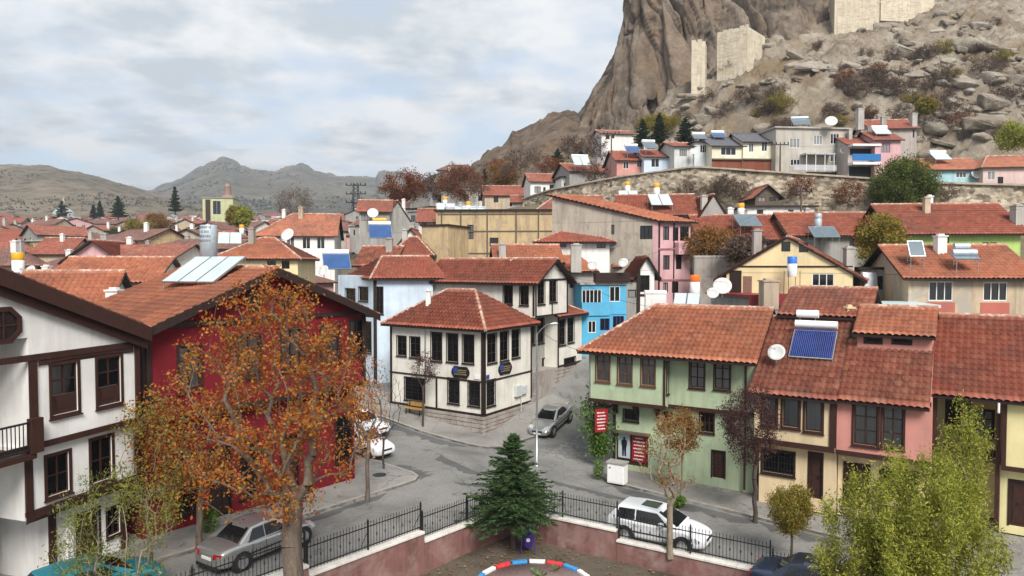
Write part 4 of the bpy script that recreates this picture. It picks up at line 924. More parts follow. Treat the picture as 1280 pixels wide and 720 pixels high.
def cliff():
    base = [(40, 300), (16, 240), (7, 200), (8.5, 178), (16, 165), (28, 159), (44, 159), (58, 163), (72, 168), (92, 174), (120, 185), (160, 205)]
    b = np.array(base, float); seg = np.r_[0, np.cumsum(np.hypot(*np.diff(b, axis=0).T))]
    nu, nv = 760, 330; s = np.linspace(0, seg[-1], nu)
    bx, by = np.interp(s, seg, b[:, 0]), np.interp(s, seg, b[:, 1])
    k = np.hanning(41); k /= k.sum()
    pad = lambda a: np.convolve(np.r_[np.full(20, a[0]), a, np.full(20, a[-1])], k, 'valid')
    bx, by = pad(bx), pad(by); tx, ty = np.gradient(bx), np.gradient(by); l = np.hypot(tx, ty); nx, ny = ty / l, -tx / l     # outward (towards the viewer)
    h = np.linspace(0, 1, nv) * 92; S, Hh = np.meshgrid(s, h, indexing='ij')
    left = sst(190, 125, s)[:, None]
    inset = Hh * (.22 + .38 * left) + 10 * sst(62, 92, Hh) * 1.2
    w = fbm(S * .03, Hh * .03, 0, 3, 1) * 7
    q = S + w + Hh * .10
    big = fbm(q * .045, Hh * .012, 0, 3, 11) * 4.5
    g1_, g2_, gc = worley(q / 9.5, Hh / 70 + .3 * gzz(S), 71); g3_, g4_, gd = worley(q / 3.6 + 5, Hh / 34, 73)
    cells = 4.6 * sst(.0, .22, g2_ - g1_) * (.45 + .8 * gc) + 1.3 * sst(.0, .16, g4_ - g3_) * (.4 + gd) - 3.6
    col = -np.abs(vn(q * .085, Hh * .006, 3.3, 4)) * 6.0
    f1 = np.abs(vn(q * .16, Hh * .008, 1.7, 7)); cr = -5.0 * np.exp(-(f1 / .085) ** 2) * sst(-.2, .3, vn(S * .05, Hh * .04, 2, 8))
    f2 = np.abs(vn(q * .42 + 9, Hh * .02, .3, 9)); cr2 = -1.3 * np.exp(-(f2 / .13) ** 2)
    ledge = -1.4 * np.exp(-(np.abs(vn(S * .03 - 4, (Hh - S * .25) * .09, 5, 12)) / .07) ** 2)
    fine = fbm(S * .3, Hh * .22, 0, 5, 21, .6) * 1.9 - .5 * np.abs(vn(S * .5, Hh * .33, 0, 23))
    d = big + col * .35 + cells + cr * .7 + cr2 * .5 + ledge + fine * .8 + 2.2
    X = bx[:, None] + nx[:, None] * (d - inset); Y = by[:, None] + ny[:, None] * (d - inset); Z = 28 + Hh + fbm(S * .2, Hh * .2, 0, 3, 31) * .5
    global CLF; CLF = (s, bx, by, nx, ny)
    o = link('castle_rock', npmesh('castle_rock', np.stack([X, Y, Z], -1).reshape(-1, 3), gridfaces(nu, nv)[:, ::-1], False), None, ROCK); tag(o, kind='structure')
cliff()
def ribs():
    cr = [o for o in bpy.data.objects if o.name == 'castle_rock'][0]; rng = np.random.default_rng(5); ms = []; nt, nh = 26, 46
    for k in range(7):
        th = np.linspace(0, 2 * np.pi, nt, endpoint=False); hh = np.linspace(0, 1, nh); T, Hq = np.meshgrid(th, hh, indexing='ij'); r = np.minimum(1, np.minimum((Hq / .10 + .02) ** .5, ((1 - Hq) / .6 + .005) ** .85)); cx, sy = np.cos(T), np.sin(T)
        r = r * (1 + .45 * fbm(cx * .9 + k * 5, sy * .9, Hq * 3.5, 5, k, .6) - .16 * np.exp(-(np.abs(vn(cx * 1.6 + k, sy * 1.6, Hq * 2.2, 40 + k)) / .09) ** 2)); e = .75
        X = np.sign(cx) * np.abs(cx) ** e * r; Y = np.sign(sy) * np.abs(sy) ** e * r; V = np.stack([X + .25 * fbm(Hq * 2.2 + k * 3, Hq * 0, 0, 3, k + 9), Y, Hq], -1).reshape(-1, 3); i, j = np.meshgrid(np.arange(nt), np.arange(nh - 1), indexing='ij'); a = (i * nh + j).ravel(); b = (((i + 1) % nt) * nh + j).ravel(); F = np.stack([a, b, b + 1, a + 1], 1)
        me = npmesh('rock_rib', V, F, False); me.materials.append(ROCK); ms.append(me)
    s, bx, by, nx, ny = CLF; n = 0; q = 128.0
    while q < 236:
        for h0, Hh in ((-6, rng.uniform(26, 44)), (rng.uniform(14, 30), rng.uniform(26, 42)), (rng.uniform(40, 56), rng.uniform(24, 36))):
            if rng.random() < .12: continue
            ss = q + rng.uniform(-1.5, 1.5); i = int(np.argmin(np.abs(s - ss))); lf = float(sst(190, 125, np.array([ss]))[0]); sl = .22 + .38 * lf; N = Vector((nx[i], ny[i], 0)); ax = (Vector((0, 0, 1)) - N * sl + Vector((-ny[i], nx[i], 0)) * rng.normal(-.06, .07)).normalized(); tx = Vector((-ny[i], nx[i], 0)); yv = ax.cross(tx).normalized(); xv = yv.cross(ax).normalized()
            w = rng.uniform(1.6, 4.2); d = rng.uniform(1.3, 2.6); p = Vector((bx[i], by[i], 28 + h0)) + N * (-sl * max(h0, 0) + (.6 if h0 < 0 else 0) - rng.uniform(.3, 1.9))
            o = bpy.data.objects.new('rock_rib', ms[n % 7]); C.objects.link(o); o.parent = cr; M = Matrix((xv * w, yv * d, ax * Hh)).transposed().to_4x4(); M.translation = p; o.matrix_local = M; n += 1
        q += rng.uniform(2.1, 3.9)
ribs()
YF = [(-20, 165), (12, 148), (20, 138), (33, 120), (40, 112.5), (52, 104), (65, 99), (76, 95), (110, 88), (200, 80)]
def ramp_z(x, y, detail=True):
    yf = interp(x, YF); t = y - yf
    z = 22.5 + np.where(t > 0, t * .60, t * .3) + fbm(x * .035, y * .035, 0, 3, 40) * 5 * sst(-5, 14, t)
    if detail:
        u = (x * .82 + y * .57); v = (-x * .57 + y * .82) + z * .3; wp = fbm(x * .12, y * .12, 0, 3, 44) * 2.2
        bq = t - .28 * x + wp * 1.6 + fbm(x * .05, y * .05, 0, 3, 52) * 5; fr = (bq / 6.5) % 1; fr2 = (bq / 2.3 + .4 * vn(x * .1, y * .1, 0, 53)) % 1
        amp = sst(-.35, .25, vn(x * .05, y * .05, 0, 54)); z = z + sst(0, 5, t) * (2.7 * amp * (np.minimum(fr / .82, (1 - fr) / .18) - .5) + .9 * (np.minimum(fr2 / .75, (1 - fr2) / .25) - .5))
        f1, f2, c = worley((u + wp) / 15.0, (v + wp) / 5.0, 3); m = sst(.55, .85, c)
        z = z + 2.0 * np.sqrt(np.clip(1 - (f1 / .62) ** 2, 0, 1)) * m * sst(-2, 5, t)
        f1, f2, c = worley((u - wp) / 4.2 + 7, (v + wp * .6) / 2.6, 5); z = z + .7 * np.sqrt(np.clip(1 - (f1 / .6) ** 2, 0, 1)) * sst(.62, .85, c) * sst(-2, 5, t)
        st = np.abs(vn((v + wp) * .22, u * .03, 0, 47)); z = z - 1.1 * np.exp(-(st / .12) ** 2)
        ck = np.abs(vn(u * .12 + 3, v * .3, 0, 56)); ck2 = np.abs(vn(u * .35, v * .22 + 5, 0, 57)); z = z - 1.0 * np.exp(-(ck / .07) ** 2) - .7 * np.exp(-(ck2 / .08) ** 2) + fbm(x * .6, y * .6, 0, 5, 49, .6) * .75
    return z
def ramp():
    xs = np.arange(8, 190, .5); ys = np.arange(80, 250, .55); X, Y = np.meshgrid(xs, ys, indexing='ij'); Z = ramp_z(X, Y)
    t = SLAB; n = NT('slope_rock'); 
    # bare rock where the surface bulges, dry earth and grass between
    m = n; a = m.noise(.14, 8, .66, coord='World', dist=.6); c = m.ramp(a, [(.28, (.14, .11, .08)), (.48, (.24, .20, .152)), (.70, (.37, .33, .27))])
    g = m.noise(.10, 7, .6, coord='World', dist=.5); g2 = m.noise(.8, 7, .7, coord='World')
    c = m.mix(m.ramp(g2, [(.50, 0.0), (.66, .6)]), c, (.11, .088, .065)); c = m.mix(m.ramp(g, [(.50, 0.0), (.62, .7)]), c, (.165, .115, .065))
    b = m.noise(.8, 9, .74, coord='World'); m.set(Base_Color=c, Roughness=.95, Specular_IOR_Level=.12); m.bump(b, .9, .45)
    V = np.stack([X, Y, Z], -1).reshape(-1, 3); F = gridfaces(len(xs), len(ys)); cc = V[F[:, 0]]; F = F[cc[:, 1] < 160 + np.maximum(0, cc[:, 0] - 30) * .9]
    o = link('rock_slope', npmesh('rock_slope', V, F, False), None, n.m); tag(o, kind='structure')
ramp()
def boulders():
    rng = np.random.default_rng(12); ms = []
    for k in range(6):
        bm = bmesh.new(); bmesh.ops.create_icosphere(bm, subdivisions=3, radius=1)
        for v in bm.verts:
            p = np.array(v.co); n = float(fbm(p[0] * 1.1 + k * 9, p[1] * 1.1, p[2] * 1.1, 4, k)); v.co = v.co * (1 + .42 * n); v.co.z *= .68
        for f_ in bm.faces: f_.smooth = True
        me = bpy.data.meshes.new('boulder'); bm.to_mesh(me); bm.free(); me.materials.append(SLAB); ms.append(me)
    n = 0
    while n < 75:
        px = rng.uniform(840, 1280); py = rng.uniform(10, 205)
        # march the pixel ray to the slope
        a, b, c = ray(px, py); ts = np.arange(90, 230, .5) / b; xx, yy, zz = a * ts, b * ts, H + c * ts; hit = np.nonzero(zz < ramp_z(xx, yy, False))[0]
        if not len(hit): n += 1; continue
        i = hit[0]; s = float(np.exp(rng.normal(-.35, .5))); s = min(s, 1.8)
        o = bpy.data.objects.new('boulder', ms[n % 6]); C.objects.link(o); o.location = (xx[i], yy[i], float(ramp_z(np.array([xx[i]]), np.array([yy[i]]))[0]) + .1 * s)
        o.rotation_euler = (rng.uniform(-.3, .3), rng.uniform(-.3, .3), rng.uniform(0, 6.3)); o.scale = (s * rng.uniform(1, 1.7), s, s * rng.uniform(.7, 1.1))
        tag(o, 'weathered grey boulder lying on the bare slope below the castle', 'boulder', 'boulders on the castle slope'); n += 1
boulders()
def slabs():
    rng = np.random.default_rng(19); ms = []
    for k in range(9):
        bm = bmesh.new()
        for _ in range(26): p = rng.uniform(-1, 1, 3); p = np.sign(p) * np.abs(p) ** .6; bm.verts.new((p[0] * (1 - .25 * abs(p[1])), p[1] * .62, p[2] * .34))
        g = bmesh.ops.convex_hull(bm, input=bm.verts[:]); bmesh.ops.delete(bm, geom=[v for v in bm.verts if not v.link_faces], context='VERTS'); bmesh.ops.bevel(bm, geom=bm.edges[:], offset=.045, segments=1, affect='EDGES', profile=.5)
        bmesh.ops.subdivide_edges(bm, edges=bm.edges[:], cuts=1); 
        for v in bm.verts: v.co *= 1 + .10 * float(fbm(v.co.x * 2 + k, v.co.y * 2, v.co.z * 2, 3, k))
        me = bpy.data.meshes.new('rock_slab'); bm.to_mesh(me); bm.free(); me.materials.append(SLAB); ms.append(me)
    n = 0
    for _ in range(420):
        px = rng.uniform(845, 1290); py = rng.uniform(5, 200)
        if rng.random() > .25 + .75 * float(sst(-.25, .3, vn(px * .012, py * .03, 0, 91))): continue
        a, b, c = ray(px, py); ts = np.arange(92, 225, .5) / b; xx, yy, zz = a * ts, b * ts, H + c * ts; hit = np.nonzero(zz < ramp_z(xx, yy, False))[0]
        if not len(hit) or yy[hit[0]] > 168: continue
        i = hit[0]; s = float(np.exp(rng.normal(.35, .5))); s = min(s, 3.6); z = float(ramp_z(np.array([xx[i]]), np.array([yy[i]]))[0])
        up = Vector((rng.normal(.12, .16), -.5 + rng.normal(0, .16), 1)).normalized(); tx = Vector((1, .12 + rng.normal(0, .28), .32)); yv = up.cross(tx).normalized(); xv = yv.cross(up).normalized()
        o = bpy.data.objects.new('angular_boulder', ms[n % 9]); C.objects.link(o); M = Matrix((xv * s * rng.uniform(1.0, 1.9), yv * s, up * s * rng.uniform(.6, 1.2))).transposed().to_4x4(); M.translation = (xx[i], yy[i], z + .02 * s); o.matrix_world = M; n += 1
        tag(o, 'angular pale boulder jutting from the slope below the castle', 'boulder', 'angular boulders on the castle slope')
slabs()
def ridge(name, prof, Yr, Yf, Yb, amp, sc, mat, nu=300, nv=90, seed=0, zf=None, p=1.4, crag=0.0):
    px = np.linspace(prof[0][0], prof[-1][0], nu); zr_ = np.array([VZ(v, Yr) for v in interp(px, prof)]); v = np.linspace(0, 1, nv)
    Yv = np.where(v < .75, Yf + (Yr - Yf) * v / .75, Yr + (Yb - Yr) * (v - .75) / .25)
    X = (px[:, None] - 640) / FPX * Yv[None, :]; Y = np.broadcast_to(Yv[None], X.shape); z0 = gz(X, Y) - 2 if zf is None else zf
    sh = np.where(v < .75, (v / .75) ** p, 1 - ((v - .75) / .25) ** 2)[None]
    n = fbm(X * sc, Y * sc, 0, 6, seed, .55); n2 = -np.abs(fbm(X * sc * 1.7 + 5, Y * sc * .8, 0, 4, seed + 3)) * .9
    env = sh * (1 - .8 * np.exp(-((v - .75) / .06) ** 2)[None])
    Z = z0 + (zr_[:, None] - z0) * sh + amp * (n + n2 + .25) * (env + .15) + crag * np.abs(fbm(X * sc * 6, Y * sc * 6, 0, 3, seed + 9)) * np.exp(-((v - .75) / .1) ** 2)[None]
    o = link(name, npmesh(name, np.stack([X, Y, Z], -1).reshape(-1, 3), gridfaces(nu, nv), True), None, mat); tag(o, kind='structure'); return X, Y, Z
def hill_mat(name, a, b, c, dots, s):
    t = NT(name); n = t.noise(s, 8, .65, coord='World'); col = t.ramp(n, [(.3, a), (.5, b), (.68, c)]); d = t.noise(s * 11, 6, .72, coord='World'); col = t.mix(t.ramp(d, [(.50, 0.0), (.60, .8)]), col, dots)
    e = t.noise(s * 3.1, 6, .65, coord='World'); col = t.mix(t.ramp(e, [(.55, 0.0), (.68, .6)]), col, mul(c, 1.25)); t.set(Base_Color=col, Roughness=1.0, Specular_IOR_Level=.05); t.bump(d, .8, 6 if s < .01 else 1.5); return t.m
H1 = hill_mat('near_hill', (.09, .075, .05), (.16, .13, .09), (.24, .19, .135), (.045, .045, .026), .006); H2 = hill_mat('far_hill', (.075, .07, .05), (.125, .11, .08), (.18, .155, .115), (.035, .04, .026), .004)
FARP = [(100, 262), (170, 242), (200, 234), (215, 228), (240, 216), (262, 204), (272, 200), (280, 195), (289, 199), (296, 199), (303, 206), (320, 212), (345, 216), (360, 211), (372, 207), (380, 207), (395, 215), (430, 222), (455, 225), (470, 227), (474, 219), (482, 217), (498, 217), (512, 219), (520, 226), (527, 233), (545, 236), (555, 231), (562, 235), (600, 240), (700, 252), (800, 256)]
hx = ridge('hills', FARP, 2100, 900, 2900, 26, .0035, H2, 420, 120, 3, p=1.35, crag=14)
NEARP = [(-260, 196), (-120, 200), (0, 205), (30, 205), (60, 206), (75, 209), (100, 215), (130, 226), (150, 233), (190, 243), (225, 253), (260, 262), (330, 275)]
hn = ridge('hills', NEARP, 1050, 560, 1500, 13, .007, H1, 320, 110, 5, p=1.2, crag=4)
SPUR = [(560, 246), (585, 231), (598, 222), (606, 214), (616, 206), (628, 199), (636, 193), (641, 184), (652, 181), (664, 178), (674, 171), (686, 166), (697, 160), (712, 152), (740, 146), (800, 140)]
SP = rock_mat('spur_rock', (.085, .062, .046), (.14, .105, .078), (.20, .16, .12), True, .14, .5, (.22, .13, .07))
ridge('rock_spur', SPUR, 250, 150, 300, 7, .04, SP, 280, 110, 8, p=1.1, crag=6)
# ---- terrace wall of rough stone
def terrace_wall():
    pts = np.array([(p.x, p.y) for p in WALL]); zt = np.array([p.z for p in WALL]); seg = np.r_[0, np.cumsum(np.hypot(*np.diff(pts, axis=0).T))]
    L = seg[-1]; nu = int(L / .16); s = np.linspace(0, L, nu); bx = np.interp(s, seg, pts[:, 0]); by = np.interp(s, seg, pts[:, 1]); z1 = np.interp(s, seg, zt) + .25
    tx, ty = np.gradient(bx), np.gradient(by); l = np.hypot(tx, ty); nx, ny = ty / l, -tx / l
    nv = 44; h = np.linspace(0, 1, nv); S, Hh = np.meshgrid(s, h, indexing='ij'); hw_ = 2.0 + 5.0 * sst(0, 16, s); Zb = z1 - hw_; Z = Zb[:, None] + hw_[:, None] * Hh
    f1, f2, c = worley(S / .62 + .2 * fbm(S, Z, 0, 2, 3), Z / .36, 9); d = .16 * sst(.0, .28, f2 - f1) * (.5 + c * .8) + fbm(S * .15, Z * .2, 0, 3, 4) * .25
    d = d + (1 - Hh) * .5
    X = bx[:, None] + nx[:, None] * d; Y = by[:, None] + ny[:, None] * d
    t = NT('rubble_stone'); vo = t.N.new('ShaderNodeTexVoronoi'); vo.inputs['Scale'].default_value = 1.5; mp = t.N.new('ShaderNodeMapping'); mp.inputs['Scale'].default_value = (1, 1, 1.7); gg = t.N.new('ShaderNodeNewGeometry'); t.L.new(gg.outputs['Position'], mp.inputs[0]); t.L.new(mp.outputs[0], vo.inputs['Vector']); sx = t.N.new('ShaderNodeSeparateXYZ'); t.L.new(vo.outputs['Color'], sx.inputs[0]); col = t.ramp(sx.outputs[0], [(.0, (.13, .105, .08)), (.4, (.30, .25, .185)), (.75, (.40, .34, .26)), (1, (.50, .44, .35))]); n = t.noise(.25, 6, .6, coord='World'); col = t.mix(t.ramp(n, [(.5, 0.0), (.7, .6)]), col, (.16, .13, .095)); t.set(Base_Color=col, Roughness=.95, Specular_IOR_Level=.1)
    root = empty('stone_retaining_wall', (pts[0][0], pts[0][1], float(Zb[0])), 0, 'long rough stone retaining wall carrying the upper row of houses', 'wall'); off = np.array(root.location)
    V = np.stack([X, Y, Z], -1).reshape(-1, 3); w = link('rubble_masonry', npmesh('rubble_masonry', V - off, gridfaces(nu, nv), False), root, t.m); tag(w, kind='stuff')
    m = MB()
    cap = plaster('coping_stone', (.40, .35, .27), .5)
    for i in range(0, nu - 8, 8):
        a, b = i, min(i + 8, nu - 1); j = random.uniform(-.04, .04); q = []
        for k, dd in ((a, .45), (b, .45), (b, -.5), (a, -.5)): q.append((bx[k] + nx[k] * dd, by[k] + ny[k] * dd, z1[k]))
        m.hexa([(x, y, z - .05) for x, y, z in q] + [(x, y, z + .16 + j) for x, y, z in q])
    o = m.obj('coping', cap, root); tag(o, kind='stuff')
terrace_wall()
# ---- castle walls on the rock
CAST = plaster('castle_masonry', (.60, .53, .41), .5, (.30, .25, .19), patch=(.50, .43, .32), pth=.55, pscale=.5)
def curtain(name, label, pts, zb, zt, crenel=True):
    """pts: plan corners of a solid masonry tower or wall"""
    t = Thing(name, label, 'castle wall', (pts[0][0], pts[0][1], zb)); b = t.block(pts, zb, zt, CAST); t.done()
    if crenel:
        f = Fr(pts[0], B=pts[1]); u = .0
        while u < f.len - .4: m = MB(); m.fbox(f, u, min(u + .9, f.len), -.45, -.002, zt, zt + random.uniform(.15, .5)); t.part(m, 'merlon', CAST); u += 1.25
    # courses of masonry standing slightly proud
    for e in (0, 1):
        f = Fr(pts[e], B=pts[(e + 1) % len(pts)]); z = zb + .6; rng = random.Random(e)
        m = MB()
        while z < zt - .3:
            u = rng.uniform(0, .8)
            while u < f.len - .8:
                w = rng.uniform(.5, 1.1)
                if rng.random() < .55: m.fbox(f, u, u + w, .002, rng.uniform(.02, .05), z, z + .36)
                u += w + .06
            z += .42
        o = t.part(m, 'masonry_courses', CAST); tag(o, kind='stuff')
def on_slope(px, py):
    a, b, c = ray(px, py); ts = np.arange(88, 240, .5) / b; xx, yy, zz = a * ts, b * ts, H + c * ts; hit = np.nonzero(zz < ramp_z(xx, yy, False))[0]
    return float(yy[hit[0]]) if len(hit) else 160.0
def cw(px0, px1, yt, yb, Y, ang, dep):
    Y = min(on_slope((px0 + px1) / 2, yb + 4) + 1, 172); A = D(px0, yb, Y); f = Fr(A, ang); u = f.u(px1, yb); return [f.xy(0), f.xy(u), f.xy(u, -dep), f.xy(0, -dep)], A.z, VZ(yt, Y)
for nm, lab, a in (('castle_tower', 'pale square castle tower standing alone against the cliff', (864, 881, 53, 116, 141, -20, 5)), ('castle_wall', 'pale ruined castle wall with a tall end beside the square tower', (896, 934, 42, 96, 146, -42, 9)),
                   ('castle_wall', 'ruined castle wall high on the ridge with a darker end block', (1043, 1067, -18, 30, 152, -15, 7)), ('castle_tower', 'broad pale castle block on the ridge beside a ruined wall', (1067, 1099, -25, 28, 150, -12, 7)), ('castle_wall', 'low broken castle wall running along the top of the ridge', (1101, 1168, -16, 10, 158, 8, 4))):
    p, z0, z1 = cw(*a); curtain(nm, lab, p, z0 - 3, z1)
# ================================================================ houses up the hill
def PH(name, label, x0, x1, ye, Y, ang=0, dep=7, roof='x', rise=1.5, tile='red', wall=None, wins=(), over=.4, hl=0, hr=0, zb=None, far=None, side=(), group=None, frame=WOODB, cols=2, gable=True, cat='house', vover=None, simple=True, under=WOOD, base=None, chimneys=True):
    A = D(x0, ye, Y); f = Fr(A, ang); u1 = f.u(x1, ye); pts = [f.xy(0), f.xy(u1), f.xy(u1, -dep), f.xy(0, -dep)]
    g = min(g1(p.x, p.y) for p in pts); zb = (g - .5) if zb is None else zb
    if zb > A.z - 1.5: zb = A.z - 2.5
    t = Thing(name, label, cat, (A.x, A.y, zb), group); b = t.block(pts, zb, A.z, wall)
    for w in wins: b.win(0, w[:4], frame=w[4] if len(w) > 4 else frame, cols=w[5] if len(w) > 5 else cols, simple=simple)
    for w in side: b.win(w[0], w[1:5], frame=w[5] if len(w) > 5 else frame, cols=cols, simple=simple)
    far = Y > 78 if far is None else far
    if roof == 'flat':
        m = MB(); m.prism([f.xy(-over, over), f.xy(u1 + over, over), f.xy(u1 + over, -dep - over), f.xy(-over, -dep - over)], A.z, A.z + .18); t.rf = t.part(m, 'roof', under)
    else: t.roof(pts, A.z + .02, rise, over, roof, tile, hl, hr, gable=wall if gable else None, far=far, K=2 if Y > 52 else 4, vover=vover, under=under)
    if chimneys and roof != 'flat' and Y < 112 and random.random() < .75:
        for _ in range(random.choice((1, 1, 2))): q = f.xy(u1 * random.uniform(.15, .85), -dep * random.uniform(.3, .7)); t.chimney(q, random.uniform(.4, .65), random.uniform(.4, .6), A.z + .1, A.z + rise + random.uniform(.4, .9), random.choice((CONC, WHITEW, STONE, OLDW)))
    t.done(); t.f = f; t.w = u1; t.ze = A.z; t.b = b; t.dep = dep; return t
def chim(t, px, py0, py1, Y, w=.5, mat=CONC, d=None): p = D(px, py0, Y); t.chimney((p.x, p.y), w, d or w, VZ(py1, Y) - .3, p.z, mat)
# behind the white gabled house and round the crimson house
t = PH('low_house', 'low house with orange tiles just behind the white gabled house', 10, 128, 385, 34, 18, 7, 'x', 1.7, 'orange', WHITEW, over=.4); 
t = PH('low_house', 'low orange-roofed house with white chimneys behind the crimson roof', 60, 190, 352, 46, 12, 9, 'x', 1.6, 'orange', CREAM); chim(t, 118, 356, 372, 38, .7, WHITEW); chim(t, 143, 364, 380, 36, .6, WHITEW)
t = PH('lime_dormer', 'small lime green roof dormer with dark openings behind the white chimneys', 84, 112, 335, 50, 10, 2.5, 'x', .5, 'red', LIMEW, wins=[(86, 337, 94, 345), (102, 337, 110, 345)], cat='dormer', zb=9, chimneys=False)
t = PH('far_side_house', 'cream house with orange hipped roof beyond the crimson house', 268, 372, 322, 62, 6, 9, 'x', 1.9, 'orange', YELG, wins=[(334, 325, 345, 336), (352, 325, 362, 336)], hl=3, hr=3)
t = PH('pink_cottage', 'small pale pink gabled cottage amid the crowded roofs', 84, 151, 324, 78, 4, 9, 'y', 2.1, 'red', PINKL, wins=[(126, 316, 141, 322)], over=.7)
t = PH('white_chimney_house', 'pale house with a blue-green water tank behind the pink cottage', 150, 200, 322, 92, 0, 8, 'x', 1.6, 'red', WHITEW)
t = PH('long_house', 'long house with faded red roof left of the pink cottage', 40, 84, 316, 88, 8, 8, 'x', 2, 'red', OLDW)
t = PH('white_long_house', 'white house with large hipped orange roof and many shutters', 320, 418, 293, 84, 10, 12, 'x', 2.9, 'orange', WHITEW, wins=[(324, 296, 334, 311, WHITEP), (340, 296, 350, 311, WHITEP), (358, 296, 368, 311, WHITEP), (378, 296, 388, 311, WHITEP), (396, 296, 406, 311, WHITEP)], hl=3.5, side=[(1, 424, 288, 432, 298)])
t = PH('grey_gabled_house', 'bare grey rendered house with steep gable and small square window', 470, 523, 290, 92, 24, 9, 'y', 4.2, 'red', GREYR, wins=[(499, 266, 504, 272), (482, 272, 490, 283)], over=.3, vover=.2)
t = PH('grey_flat_house', 'grey house with red pitched roof attached to the bare gable', 449, 487, 263, 90, 8, 7, 'x', 1.6, 'red', GREYR, wins=[(452, 266, 460, 276), (460, 282, 470, 290)])
t = PH('red_roof_house', 'low white house with twin solar panels on its red roof', 523, 578, 276, 104, 4, 8, 'x', 2.1, 'red', WHITEW, wins=[(528, 278, 534, 284), (542, 278, 548, 284), (556, 278, 562, 284)])
t = PH('tin_roof_house', 'pale house with grey sheet-metal roof and a yellow tank', 566, 612, 279, 96, 14, 9, 'x', 2.6, 'brown', GREYR); 
for o in list(t.rf.children): o.data.materials.clear(); o.data.materials.append(ZINC)
t = PH('white_gable_shed', 'small white gabled house below the tin roof', 497, 530, 306, 80, 0, 6, 'y', 1.9, 'red', WHITEW)
t = PH('red_roof_cottage', 'low cottage with hipped red roof above the pale blue house', 490, 538, 317, 68, 3, 6, 'x', 1.7, 'red', WHITEW, hl=1.5, hr=1.5)
t = PH('red_roof_cottage', 'low cottage with dull red roof and a blue solar collector in front', 446, 490, 330, 66, -6, 6, 'x', 1.7, 'brown', LBLUE)
# tall ochre building with exposed timber grid
t = PH('ochre_house', 'tall old ochre house with exposed timber grid and peeling mud plaster', 545, 742, 264, 76, -3, 9, 'flat', 0, wall=MUD, wins=[(584, 281, 592, 299, WOOD), (612, 297, 623, 308, WOOD)], over=.25)
f = t.b.fr(0)
for px in (552, 576, 609, 645, 673, 700, 725): t.post(f, min(t.w - .1, max(.1, f.u(px, 290))), t.b.z0 + 2, t.ze - .1, .16, 0, .05, WOODO, 'timber_post')
for zz in (.35, 2.2, 4.6): t.band(f, .2, t.w - .2, t.ze - zz, .14, 0, .045, WOODO)
t = PH('stucco_wing', 'narrow stained wing with flat top at the side of the ochre house', 527, 560, 283, 72, -20, 7, 'flat', 0, wall=MUD, over=.15)
t = PH('orange_roof_house', 'house with broad red roof above the ochre house', 672, 752, 263, 84, -4, 9, 'x', 2.1, 'red', OLDW, hl=2)
t = PH('hipped_house', 'low house with clean hipped red roof between grey chimneys', 674, 762, 301, 64, -2, 7, 'x', 1.15, 'red', WHITEW, wins=[(700, 303, 708, 309), (746, 302, 757, 310)], hl=2.6, hr=2.6, over=.6)
t = PH('orange_shed', 'low shed with patchy orange tiles below the ochre house', 622, 700, 326, 60, 6, 5, 'x', 1.4, 'orange', GREYR); chim(t, 628, 306, 325, 60.5, .6); 
t = PH('grey_wall_house', 'grey rendered house with tall chimney stack above the sky blue house', 690, 742, 338, 59, 22, 7, 'x', 1.3, 'orange', GREYR, wins=[(712, 350, 717, 360)]); chim(t, 720, 307, 336, 58.5, .85)
# sky blue house
t = PH('sky_blue_house', 'sky blue house with white windows beside the steep street', 727, 783, 356, 57.5, 10, 6, 'flat', 0, wall=BLUEW, wins=[(727.5, 362, 752, 383, WHITEP, 5), (762, 358, 775, 377, WHITEP, 2), (735, 401, 745, 416, WHITEP, 2), (750, 398, 762, 413, BLUEP, 2), (766, 395, 780, 411, BLUEP, 3)], over=.15, under=CONC)
f = t.b.fr(0); m = MB(); m.fbox(f, f.u(743, 350), t.w + .2, -.3, .35, t.ze + .18, t.ze + 1.0); fa = t.part(m, 'fascia_board', WOODB)
for k in range(3): m = MB(); m.fbox(f, f.u(743, 350) + .02, t.w + .18, .352, .37, t.ze + .26 + k * .24, t.ze + .42 + k * .24); m.obj('slat', WOOD, fa, tuple(t.o.location))
m = MB(); zz = VZ(393, f.xy(1).y); m.fbox(f, 0, f.u(762, 385), .004, .12, zz - .1, zz + 1.0); t.part(m, 'parapet_panel', BLUEW)
t.band(f, 0, t.w, VZ(392, 57), .25, 0, .06, BLUEW, 'floor_band')
t = PH('black_white_house', 'narrow white house with black timber posts next to the sky blue house', 797, 818, 338, 60, 6, 7, 'y', 1.2, 'red', WHITEW, wins=[(800, 344, 812, 365, WOOD, 2)], over=.5, vover=.4); f = t.b.fr(0); t.post(f, .08, t.b.z0 + 2, t.ze, .3, 0, .06); t.band(f, 0.25, t.w, VZ(369, 60), .2)
t = PH('dark_porch_house', 'dark recessed porch wing between the blue and the black and white house', 783, 797, 352, 60, 4, 5, 'flat', 0, wall=GREYR, wins=[(785, 362, 795, 372, WOOD, 1)], over=.1)
t = PH('red_lean_to', 'low dark red lean-to roof behind the black and white house', 770, 830, 332, 64, 4, 5, 'x', 1.3, 'red', WHITEW)
